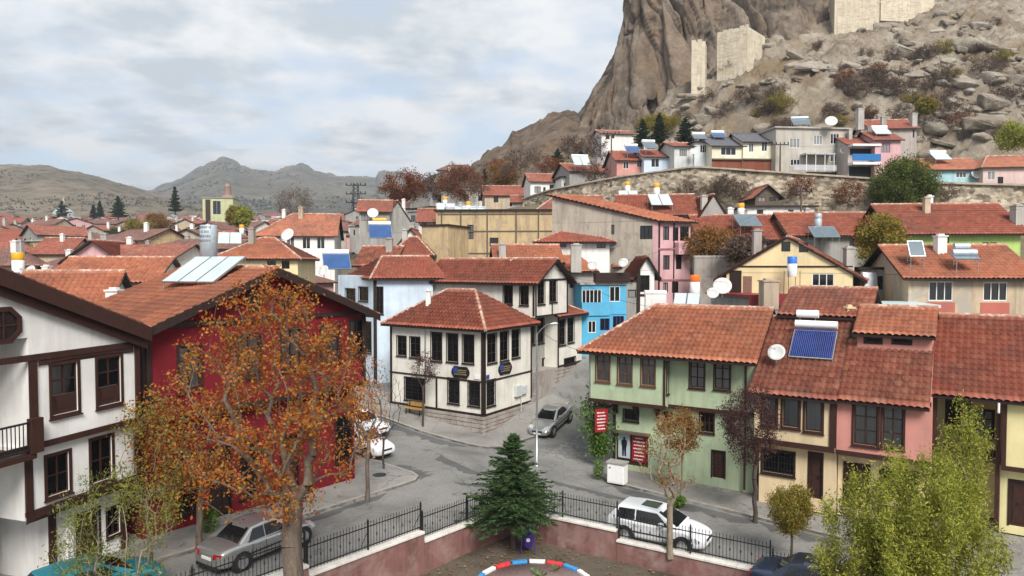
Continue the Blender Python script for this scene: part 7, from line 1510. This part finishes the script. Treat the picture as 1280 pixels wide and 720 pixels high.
LRUST = leaf_mat('rust_leaf', [(.24, .04, .012), (.40, .085, .016), (.44, .16, .022), (.28, .15, .025), (.46, .22, .04), (.25, .06, .015), (.30, .20, .04)]); LYG = leaf_mat('yellow_green_leaf', [(.20, .24, .035), (.32, .34, .05), (.42, .40, .07), (.25, .27, .035), (.14, .18, .025)]); LPUR = leaf_mat('plum_leaf', [(.055, .022, .025), (.09, .035, .035), (.07, .04, .03)]); LOCH = leaf_mat('ochre_leaf', [(.22, .11, .025), (.30, .15, .035), (.16, .085, .03)]); LGRN = leaf_mat('green_leaf', [(.03, .065, .014), (.05, .10, .02), (.075, .13, .028)]); LYEL = leaf_mat('golden_leaf', [(.32, .22, .03), (.24, .19, .03), (.14, .15, .03)]); LNEED = leaf_mat('needle', [(.018, .038, .016), (.03, .058, .022), (.045, .075, .028)], .15); LBRN = leaf_mat('dry_twig_leaf', [(.085, .05, .038), (.13, .08, .055), (.10, .065, .05), (.15, .11, .08)], .2); LRED = leaf_mat('autumn_red_leaf', [(.17, .05, .025), (.22, .08, .03), (.13, .06, .03)]); LOLV = leaf_mat('olive_green_leaf', [(.045, .075, .012), (.09, .12, .018), (.15, .17, .03), (.065, .095, .015)]); LIVY2 = leaf_mat('olive_leaf', [(.10, .13, .02), (.17, .20, .035), (.24, .25, .05), (.13, .15, .025)]); LIVY = leaf_mat('ivy_leaf', [(.06, .13, .018), (.10, .20, .03), (.16, .26, .05), (.05, .10, .018)])
def leaves(centers, per, sig, size, rng, asp=.55, up=0.0, hang=0.0):
    c = np.repeat(np.asarray(centers, float), per, axis=0); k = len(c); c = c + rng.normal(0, 1, (k, 3)) * np.asarray(sig)
    a = rng.normal(0, 1, (k, 3)); a[:, 2] += up - hang; a /= np.linalg.norm(a, axis=1)[:, None]; b = np.cross(a, rng.normal(0, 1, (k, 3))); b /= np.linalg.norm(b, axis=1)[:, None] + 1e-9; s = size * rng.uniform(.6, 1.3, (k, 1)); n = np.cross(a, b)
    V = np.stack([c - a * s * .5, c + b * s * asp * .5 + n * s * .08, c + a * s * .5, c - b * s * asp * .5 + n * s * .08], 1).reshape(-1, 3); return V, np.arange(4 * k).reshape(-1, 4)
def skeleton(trunk, targets, rng, wig=.12, bias=.55):
    N = [np.array(p, float) for p in trunk]; par = [-1] + list(range(len(trunk) - 1)); ends = []
    A = np.array(N); tr = np.array(trunk[-1][:2])
    order = np.argsort([np.linalg.norm(A - t, axis=1).min() for t in targets])
    buf = np.zeros((len(trunk) + len(targets) * 3 + 5, 3)); buf[:len(N)] = A; n = len(N); rd = np.zeros(len(buf)); rd[:n] = .0
    for i in order:
        t = targets[i]; d = np.linalg.norm(buf[:n] - t, axis=1); cost = d + bias * np.maximum(0, buf[:n, 2] - t[2] + .25 * d) + .45 * rd[:n]; j = int(np.argmin(cost)); p = buf[j].copy(); L = np.linalg.norm(t - p); prev = j
        for f_ in (.36, .7, 1.0):
            q = p + (t - p) * f_ + rng.normal(0, wig * L * .35, 3) * (f_ < 1); q[2] += .10 * L * math.sin(math.pi * f_) ; buf[n] = q; rd[n] = rd[prev] + np.linalg.norm(q - buf[prev]); par.append(prev); prev = n; n += 1
        ends.append(prev)
    return buf[:n], np.array(par), ends
def tubes(P, par, r, sides=5):
    k = np.nonzero(par >= 0)[0]; a, b = P[par[k]], P[k]; ra, rb = np.minimum(r[par[k]], r[k] * 1.5), r[k]; d = b - a; L = np.linalg.norm(d, axis=1)[:, None] + 1e-9; d = d / L; ref = np.where(np.abs(d[:, 2:3]) > .9, [[1., 0, 0]], [[0, 0, 1.]]); u = np.cross(d, ref); u /= np.linalg.norm(u, axis=1)[:, None]; v = np.cross(d, u); V = []
    for c, rr in ((a, ra), (b, rb)):
        for i in range(sides): t = 2 * math.pi * i / sides; V.append(c + u * (rr * math.cos(t))[:, None] + v * (rr * math.sin(t))[:, None])
    V = np.stack(V, 1).reshape(-1, 3); base = np.arange(len(k)) * 2 * sides; F = np.concatenate([np.stack([base + i, base + (i + 1) % sides, base + sides + (i + 1) % sides, base + sides + i], 1) for i in range(sides)]); return V, F
def crown_points(n, c, r, rng, shell=.35, gap=.0, seed=0, flat=0.0, shape=None):
    out = []
    while len(out) < n:
        p = rng.normal(0, 1, 3); p /= np.linalg.norm(p); q = p * (shell + (1 - shell) * rng.random()) ** .6
        if shape is not None: q[:2] *= shape(q[2])
        if gap and float(vn(q[0] * 2.2 + seed, q[1] * 2.2, q[2] * 2.2, seed)) < gap - .55: continue
        out.append(np.array(c) + q * np.array(r))
    return np.array(out)
def tree(name, label, base, trunk_h, lean, r0, cc, cr, n, lm, bark, per=22, sig=.22, size=.12, seed=0, cat='tree', shape=None, asp=.55, gap=.12, shell=.3, tip=.006, hang=0.0, group=None, bare=0.0, wig=.12, sides=5, upl=0.0):
    rng = np.random.default_rng(seed); base = Vector(base); r = empty(name, base, 0, label, cat, group)
    tr = [(0, 0, -.15)] + [(lean[0] * f_ + rng.normal(0, .03), lean[1] * f_ + rng.normal(0, .03), trunk_h * f_) for f_ in (.15, .35, .55, .75, 1.0)]
    T = crown_points(n, cc, cr, rng, shell, gap, seed, shape=shape); P, par, ends = skeleton(tr, T, rng, wig)
    w = np.zeros(len(P)); w[ends] = 1
    for i in range(len(P) - 1, 0, -1): w[par[i]] += w[i]
    rad = np.maximum(tip, r0 * (np.maximum(w, 1) / w.max()) ** .62); rad[0] *= 1.25
    V, F = tubes(P, par, rad, sides); link('trunk', npmesh('trunk', V, F, True), r, bark)
    if per:
        e = np.array(ends); e = e[rng.random(len(e)) >= bare]; cen = np.concatenate([P[e], P[par[e]], (P[e] + P[par[e]]) / 2]); V, F = leaves(cen, per, sig, size, rng, asp, upl, hang); o = link('crown', npmesh('crown', V, F), r, lm); tag(o, kind='stuff')
    return r
def gp(px, py, z=0.0): p = G(px, py, z); return Vector((p.x, p.y, g1(p.x, p.y) + .1))
# the big rust tree in the park, against the crimson house
tree('plane_tree', 'tall tree with rust and orange leaves before the crimson house', (-6.55, 20.6, PARKZ), 5.2, (-.1, .2), .32, (-.75, .3, 8.45), (3.2, 2.8, 3.95), 460, LRUST, BARK, 10, .14, .115, 3, wig=.02, gap=.30, shell=.2, tip=.007, upl=.0, shape=lambda z: 1.0 - .42 * max(0, z) + .02)
# lower rust branches reach left
tree('plane_tree', 'smaller rust-leaved tree between the silver saloon and the white gabled house', gp(250, 688, .4), 3.0, (.1, .1), .13, (-.3, -.2, 4.4), (2.3, 1.8, 2.5), 170, LRUST, BARK, 9, .22, .13, 8, gap=.25, tip=.006)
# yellow-green whip-branched trees
tree('willow_tree', 'large yellow-green tree with upright whippy branches before the salmon house', (12.0, 20.8, PARKZ), 2.2, (.1, 0), .24, (.15, .3, 3.4), (2.7, 2.3, 3.6), 480, LYG, BARK, 58, (.11, .11, .26), .115, 11, wig=.03, tip=.004, asp=.32, gap=.15, shell=.1, upl=.5, shape=lambda z: 1.0 - .25 * max(0, z) ** 1.5)
tree('willow_tree', 'tall leafy shoot rising from the yellow-green tree', (13.9, 21.6, PARKZ), 5.0, (.25, .1), .08, (.3, .1, 5.9), (.75, .7, 2.1), 100, LYG, BARK, 24, wig=.03, tip=.004, sig=(.12, .12, .2), size=.10, seed=13, asp=.32, upl=.5)
tree('willow_shrub', 'sparse yellow-green shrub with bare whips beside the white gabled house', (-12.2, 20.9, g1(-12.2, 20.9)), 1.2, (.05, 0), .09, (.1, .1, 2.6), (1.9, 1.6, 2.6), 190, LIVY2, BARKP, 16, wig=.03, sig=(.13, .13, .2), size=.11, seed=17, asp=.34, bare=.35, upl=.6, shape=lambda z: 1.0)
tree('ochre_shrub', 'straggling olive and ochre shrub climbing in front of the white house corner', (-12.9, 24.6, g1(-12.9, 24.6)), 2.6, (-.2, 0), .07, (.2, .2, 4.2), (1.5, 1.3, 2.6), 120, LYEL, BARK, 8, .2, .11, 19, bare=.25)
tree('clipped_tree', 'small round yellow-green tree on a thin stem by the navy car', (G(1003, 715, -.2).x, G(1003, 715, -.2).y + 1.1, g1(10, 25)), 1.6, (0, 0), .05, (0, 0, 2.15), (.85, .8, 1.0), 120, LYEL, BARK, 34, .12, .08, 23, gap=.0)
tree('street_tree', 'dry tree with pale twigs and ochre leaves before the mint green house', (*V2(G(838, 690, 0)), -.1), 2.0, (-.05, 0), .13, (-.05, .1, 4.0), (1.35, 1.2, 2.0), 95, LOCH, BARKP, 12, .13, .09, 29, bare=.5, gap=.3, tip=.009)
tree('street_tree', 'slender ochre-leaved tree close against the mint green wall', gp(852, 612, .1), 2.4, (0, 0), .06, (.0, .0, 3.3), (.95, .7, 1.2), 90, LOCH, BARKP, 20, .14, .10, 31)
tree('plum_tree', 'dark plum-leaved street tree at the seam of the green and apricot houses', gp(944, 643, 0), 2.6, (.0, 0), .11, (-.35, .0, 4.55), (1.45, 1.2, 1.9), 190, LPUR, BARKD, 16, .15, .09, 37, gap=.2)
tree('street_tree', 'small reddish-brown street tree before the corner house', gp(529, 543, 0), 2.6, (.05, 0), .075, (.1, 0, 4.0), (.95, .85, 1.1), 100, LPUR, BARKD, 9, .13, .09, 41, gap=.2, bare=.2)
tree('street_tree', 'slim street tree with few rust leaves at the pavement corner', gp(459, 630, .1), 3.0, (.1, 0), .10, (-.3, 0, 5.0), (1.5, 1.3, 2.6), 110, LRUST, BARK, 5, .16, .12, 43, bare=.35)
tree('bare_tree', 'bare dark-twigged young tree by the white hatchback', gp(480, 592, .1), 1.6, (0, 0), .06, (.1, 0, 3.6), (1.3, 1.2, 2.2), 110, LRUST, BARKD, 0, seed=47, tip=.007)
# green weeds, ivy
def clump(name, label, base, rad, n, lm, size=.12, seed=0, cat='plant', group=None, stem=True, up=.4):
    rng = np.random.default_rng(seed); r = empty(name, base, 0, label, cat, group); p = rng.normal(0, 1, (n, 3)); p /= np.linalg.norm(p, axis=1)[:, None]; p *= rng.random((n, 1)) ** .33; p = p * np.array(rad) + np.array([0, 0, rad[2] * .9]); p[:, 2] = np.maximum(p[:, 2], .03)
    V, F = leaves(p, 1, .02, size, rng, .5, up); o = link('foliage', npmesh('foliage', V, F), r, lm); tag(o, kind='stuff')
    if stem:
        m = MB(); [m.tube((0, 0, -.05), (q[0] * .8, q[1] * .8, q[2] * .9), .008, .004, 4) for q in p[:14]]; link('stem', m.mesh('stem'), r, BARK)
    return r
clump('weed', 'bright green weeds sprouting at the kerb below the ochre tree', gp(846, 625, .1), (.5, .35, .28), 380, LIVY, .17, 1); clump('shrub', 'small green shrub beside the utility cabinet', gp(748, 594, .1), (.32, .3, .55), 420, LIVY, .12, 2); clump('shrub', 'leafy green shrub behind the silver saloon', gp(262, 672, .3), (.4, .4, .55), 380, LIVY, .14, 3)
clump('potted_plant', 'green plants at the foot of the dry tree by the wall', gp(835, 683, 0), (.3, .3, .2), 160, LIVY, .11, 4)
def ivy():
    rng = np.random.default_rng(6); f = Fr(A6, -31); r = empty('ivy', (*f.xy(-.3), 0), 0, 'bright green ivy climbing the shop corner of the mint green house', 'ivy'); n = 3800; t = rng.random(n); z = .5 + t * 4.6; w = .5 + .6 * np.sin(t * 3.0) ** 2; u = rng.normal(0, 1, n) * w * .5 - .8 + .15 * np.sin(t * 9); o = rng.uniform(.05, .55, n) + .25 * np.sin(t * 6); P = np.stack([f.A.x + f.d.x * u + f.n.x * o, f.A.y + f.d.y * u + f.n.y * o, z], 1); V, F = leaves(P - np.array(r.location), 1, .03, .16, rng, .7, 0, .3); ob = link('foliage', npmesh('foliage', V, F), r, LIVY); tag(ob, kind='stuff')
    m = MB(); 
    for k in range(5): pts = [f.P(-.9 + .2 * k + .1 * math.sin(k + j), .1 + .05 * j, .05 + j * .6) for j in range(8)]; m.path(pts, .018, 5)
    m.obj('vine_stem', BARK, r)
ivy()
# conifer in the park corner
def conifer(name, label, base, Hh, Rr, seed, lm=LNEED, layers=26, nb=13, needle=.15, group=None, droop=.25, top=.0, width=.03, low=.12):
    rng = np.random.default_rng(seed); r = empty(name, base, 0, label, 'tree', group); m = MB(); m.tube((0, 0, -.2), (0, 0, Hh * .98), Hh * .022 + .02, .008, 8); C_ = []; A_ = []; S_ = []
    for i in range(layers):
        t = i / (layers - 1); z = low * Hh + t * (Hh * (.97 - low)); R_ = Rr * (1 - t) ** .75 * (.75 + .25 * math.sin(i * 2.4)) + .08
        for k in range(max(4, int(nb * (1 - t * .6)))):
            a = rng.uniform(0, 6.283); L = R_ * rng.uniform(.65, 1.12); tip = np.array([math.cos(a) * L, math.sin(a) * L, L * (.22 - droop * L / Rr) + rng.normal(0, .04)]); p0 = np.array([0, 0, z]); m.tube(p0, p0 + tip * .92, .014, .004, 4, 0, False); nn = int(14 + 46 * L / Rr)
            f_ = rng.random(nn) ** .6; side = np.cross(tip, [0, 0, 1.]); side /= np.linalg.norm(side) + 1e-9; q = p0 + tip * f_[:, None] + side * (rng.normal(0, 1, nn) * .11 * L * (1.15 - f_))[:, None] + rng.normal(0, .018, (nn, 3)); dirn = tip / np.linalg.norm(tip) * .8 + side * rng.normal(0, .75, nn)[:, None] + rng.normal(0, .25, (nn, 3)); dirn /= np.linalg.norm(dirn, axis=1)[:, None]; C_.append(q); A_.append(dirn)
    c = np.concatenate(C_); a = np.concatenate(A_); k = len(c); b = np.cross(a, rng.normal(0, 1, (k, 3))); b /= np.linalg.norm(b, axis=1)[:, None]; s = needle * rng.uniform(.7, 1.3, (k, 1)); V = np.stack([c - a * s * .5, c + b * width, c + a * s * .6, c - b * width], 1).reshape(-1, 3)
    link('trunk', m.mesh('trunk'), r, BARKD); o = link('crown', npmesh('crown', V, np.arange(4 * k).reshape(-1, 4)), r, lm); tag(o, kind='stuff'); return r
conifer('conifer', 'young dark green cedar in the corner of the park wall', (.05, 29.75, PARKZ), 5.15, 2.6, 3, layers=34, nb=24, needle=.21, width=.026, low=.24, droop=.3, lm=leaf_mat('cedar_needle', [(.022, .05, .016), (.04, .08, .024), (.065, .11, .034)], .15))
# terrace and hillside trees
tr0 = tree('evergreen_tree', 'broad dense green tree standing against the stone wall', (*V2(D(1130, 262, 85.5)), D(1130, 266, 85.5).z - .5), 2.0, (0, 0), .22, (0, 0, 3.9), (3.9, 3.0, 3.6), 330, LOLV, BARKD, 34, .34, .24, 51, gap=.1)
for i, (px, py, Y, hh, rr, lab) in enumerate(((803, 187, 108, 4.6, 1.9, 'dark pine on the terrace left of the other two'), (824, 183, 110, 5.2, 1.8, 'tallest of the three dark pines above the terrace houses'), (857, 181, 108, 4.2, 2.0, 'round dark pine above the light grey terrace house'), (697, 214, 128, 4.0, 2.1, 'dark evergreen under the cliff beside the lower terrace'), (726, 215, 122, 3.6, 2.3, 'spreading dark evergreen below the cliff foot'), (606, 240, 150, 5.0, 1.6, 'dark cypress on the rock shoulder'), (148, 275, 260, 9, 3.6, 'dark conifer among the far town roofs'), (125, 273, 300, 7.5, 2.2, 'narrow cypress in the far town'), (117, 274, 310, 6.5, 1.8, 'smaller cypress beside the narrow one in the far town'), (219, 268, 240, 9.5, 2.4, 'tall dark cypress near the minaret'), (78, 277, 300, 9, 4.2, 'dark conifer standing before the mosque'))):
    p = D(px, py, Y); conifer('conifer', lab, p, hh, rr, 60 + i, layers=18, nb=16, needle=.7 if Y > 200 else .36, width=.17 if Y > 200 else .075, droop=.15)
for i, (px, py, Y, rr, lm, lab) in enumerate(((196, 288, 215, (3.8, 3.4, 3.0), LOCH, 'orange autumn tree among the far roofs'), (173, 290, 205, (4.0, 3.2, 2.2), LYEL, 'golden yellow tree beside the orange one'), (296, 282, 160, (2.4, 2.2, 2.6), LYEL, 'yellow-green poplar right of the apartment block'), (306, 281, 155, (1.8, 1.8, 2.2), LYG, 'pale green tree beside the yellow poplar'), (503, 252, 118, (3.8, 3, 3.0), LRED, 'russet tree behind the grey gable'), (575, 246, 140, (5, 4, 3.4), LRED, 'russet trees at the foot of the rock'), (548, 249, 150, (4.5, 4, 3), LBRN, 'brownish tree between the far roofs'), (628, 232, 150, (4, 3, 3), LOCH, 'ochre shrubby tree on the rock shoulder'), (1102, 336, 52, (1.9, 1.6, 2.3), LYEL, 'golden shrub between the butter house and the peeling house'), (1090, 312, 56, (1.3, 1.2, 1.5), LOCH, 'ochre shrub behind the grey annex'), (895, 325, 62, (3.0, 1.5, 1.6), LOCH, 'tangled ochre vines on the courtyard wall'), (930, 328, 58, (2.2, 1.3, 1.3), LBRN, 'bare brown tangle below the dish house'), (1265, 184, 100, (2.2, 2, 2.0), LYG, 'pale green bush at the end of the terrace row'), (1158, 140, 118, (1.6, 1.4, 1.3), LYEL, 'yellow-green bush on the rocks above the pink house'), (823, 160, 140, (4.2, 3, 1.3), LYEL, 'yellow shrubs along the cliff foot'))):
    p = D(px, py, Y); bz = min(p.z, g1(p.x, p.y) + .2) if Y < 70 else p.z; h_ = p.z - bz; r_ = rr
    tree('autumn_tree', lab, (p.x, p.y, bz), max(.6, h_ * .6 + .5), (0, 0), .05 * r_[2] + .03, (0, 0, h_ + r_[2] * .8), r_, 90, lm, BARK, 26 if Y > 100 else 20, .09 * r_[0] + .05, .16 + Y * .0012, 80 + i, gap=.2)
tree('bare_tree', 'large bare grey tree rising between the far roofs', D(368, 282, 140), 2.0, (0, 0), .2, (0, 0, 4.6), (4.4, 3.6, 3.2), 260, LBRN, BARK, 5, .4, .22, 97, gap=.1, tip=.02)
# trees between the town houses, copies of a few kinds
def town_trees():
    rng = np.random.default_rng(31); kinds = [('dark green garden tree among the crowded town roofs', LGRN, 18), ('ochre autumn tree among the crowded town roofs', LOCH, 18), ('bare brown tree among the crowded town roofs', LBRN, 7), ('yellowing tree among the crowded town roofs', LYEL, 16)]; pr = [tree('garden_tree', l, (0, 0, 0), 2.2, (0, 0), .16, (0, 0, 4.6), (2.6, 2.4, 2.5), 70, m, BARK, k, .42, .42, 300 + i, gap=.15, group=l.split(' among')[0] + 's in the town', sides=3, tip=.02) for i, (l, m, k) in enumerate(kinds)]; used = set()
    for _ in range(64):
        Y = float(np.exp(rng.uniform(np.log(125), np.log(560)))); px = rng.uniform(-10, 330 if Y < 260 else 600); x = (px - 640) / FPX * Y; k = int(rng.choice(4, p=[.35, .2, .3, .15])); o = pr[k] if k not in used else copy_tree(pr[k]); used.add(k); o.location = (x, Y, g1(x, Y) - .3); s = rng.uniform(.45, .8) * (1 + Y / 700); o.scale = (s, s, s * rng.uniform(.9, 1.25)); o.rotation_euler = (0, 0, rng.uniform(0, 6))
town_trees()
# bare scrub on the slope: a few meshes shared by many bushes
def scrub():
    rng = np.random.default_rng(77); protos = []
    for k in range(5):
        lm = (LBRN, LBRN, LRED, LBRN, LYEL)[k]; r = tree('bare_bush', 'x', (0, 0, 0), .3, (0, 0), .05, (0, 0, 1.0), (1.35, 1.25, 1.0), 80, lm, BARK if k != 2 else BARKD, (7, 5, 8, 6, 12)[k], .14, .13, 200 + k, tip=.012, shell=.2, gap=.05, cat='bush', sides=3); protos.append(r)
    n = 0; labs = ['bare brown scrub bush on the castle slope', 'thin grey-brown scrub bush on the castle slope', 'dark red-brown scrub bush on the castle slope', 'low brown scrub bush on the castle slope', 'yellowing scrub bush on the castle slope']; used = set()
    areas = [((960, 70, 1285, 190), 80), ((880, 120, 1000, 175), 14), ((930, 5, 985, 30), 14), ((1000, 30, 1280, 80), 12), ((840, 60, 960, 170), 10)]
    for (x0, y0, x1, y1), cnt in areas:
        for _ in range(cnt):
            px, py = rng.uniform(x0, x1), rng.uniform(y0, y1)
            if x0 == 960 and rng.random() > sst(-.35, .25, float(vn(px * .011, py * .02, 0, 5))): px, py = rng.uniform(1040, 1285), rng.uniform(100, 190)
            Y = on_slope(px, py)
            if Y >= 160: continue
            x = (px - 640) / FPX * Y * 1.0; z = float(ramp_z(np.array([x]), np.array([Y]))[0]); k = int(rng.choice(5, p=[.34, .26, .14, .2, .06])); s = float(rng.uniform(.75, 1.9))
            o = protos[k] if k not in used else copy_tree(protos[k]); used.add(k); o.location = (x, Y, z - .1); o.rotation_euler = (0, 0, rng.uniform(0, 6.3)); o.scale = (s * 1.15, s * 1.15, s * rng.uniform(.8, 1.15)); tag(o, labs[k], 'bush', labs[k].split(' on ')[0] + 'es on the castle slope')
    for px, py, Y in ((650, 215, 135), (668, 205, 140), (632, 222, 145), (686, 222, 122), (715, 200, 130), (740, 196, 128), (756, 205, 118), (620, 215, 160), (590, 232, 170), (905, 240, 90), (915, 246, 89), (925, 252, 88), (890, 246, 90.5), (1000, 246, 87), (1185, 250, 85), (1060, 256, 86), (860, 252, 90), (742, 228, 106), (570, 240, 165), (560, 236, 180), (580, 228, 200), (598, 246, 130)):
        p = D(px, py, Y); o = copy_tree(protos[int(rng.integers(0, 4))]); o.location = p; s = rng.uniform(.9, 1.7) * (1 if Y < 120 else 1.5); o.scale = (s * 1.2, s, s); tag(o, 'bare brown bush below the cliff and along the stone wall', 'bush', 'bushes along the stone wall')
scrub()
# trees scattered over the far hills, too far and many to count
def hill_scrub():
    rng = np.random.default_rng(4); 
    for nm, (X, Y, Z), n, s0, lab, lo in (('hill_trees', hx, 3600, 2.8, 'dark scattered trees dotting the far hills', .25), ('hill_trees', hn, 2800, 1.2, 'dark scrub and small trees dotting the near hill', .15)):
        i = rng.integers(0, X.shape[0], n * 4); j = rng.integers(int(X.shape[1] * .05), int(X.shape[1] * .8), n * 4); w = fbm(X[i, j] * .006, Y[i, j] * .006, 0, 4, 9) + .3 * (j < X.shape[1] * .45); k = np.argsort(-w - rng.random(n * 4) * .45)[:n]; c = np.stack([X[i, j], Y[i, j], Z[i, j]], 1)[k]; hgt = s0 * rng.uniform(.5, 1.3, n); cc = np.repeat(c, 9, axis=0); hh = np.repeat(hgt, 9)[:, None]; off = rng.normal(0, 1, (9 * n, 3)); off /= np.linalg.norm(off, axis=1)[:, None]; cc = cc + off * hh * [.5, .5, .5] + np.array([0, 0, 1]) * hh * .45
        V, F = leaves(cc, 1, .05, 1.0, rng, .9); V = (V.reshape(-1, 4, 3) - cc[:, None]) * (hh * .95)[:, None] + cc[:, None]; o = link(nm, npmesh(nm, V.reshape(-1, 3), F), None, leaf_mat('hill_tree_leaf', [(.022, .035, .015), (.04, .05, .022), (.06, .055, .03)], .1)); tag(o, lab, 'trees', kind='stuff')
hill_scrub()
# dry grass between the rocks and under the wall
def dry_grass():
    rng = np.random.default_rng(8); k = 22000; px = rng.uniform(820, 1290, k); y = rng.uniform(96, 165, k); x = (px - 640) / FPX * y; z = ramp_z(x, y); m = fbm(x * .09, y * .09, 0, 4, 61) > .02; x, y, z = x[m], y[m], z[m]; k = len(x); c = np.stack([x, y, z + .1], 1); V, F = leaves(c, 1, .1, .5, rng, .18, 1.4); o = link('dry_grass', npmesh('dry_grass', V, F), None, leaf_mat('dry_grass', [(.20, .14, .07), (.28, .21, .11), (.16, .13, .06)], .3)); tag(o, 'dry tawny grass tufts growing between the rocks of the slope', 'grass', kind='stuff')
dry_grass()
# ================================================================ air
def haze():
    m = MB(); m.box(-4400, 4400, -80, 4500, -12, 460); t = bpy.data.materials.new('haze'); t.use_nodes = True; nt = t.node_tree; nt.nodes.clear(); o = nt.nodes.new('ShaderNodeOutputMaterial'); v = nt.nodes.new('ShaderNodeVolumePrincipled'); v.inputs['Color'].default_value = (.80, .88, 1.0, 1); v.inputs['Density'].default_value = .00025; v.inputs['Anisotropy'].default_value = .2; nt.links.new(v.outputs[0], o.inputs['Volume']); ob = m.obj('haze', t); tag(ob, 'thin pale blue haze lying over the town and hills', 'haze', kind='stuff')
haze()
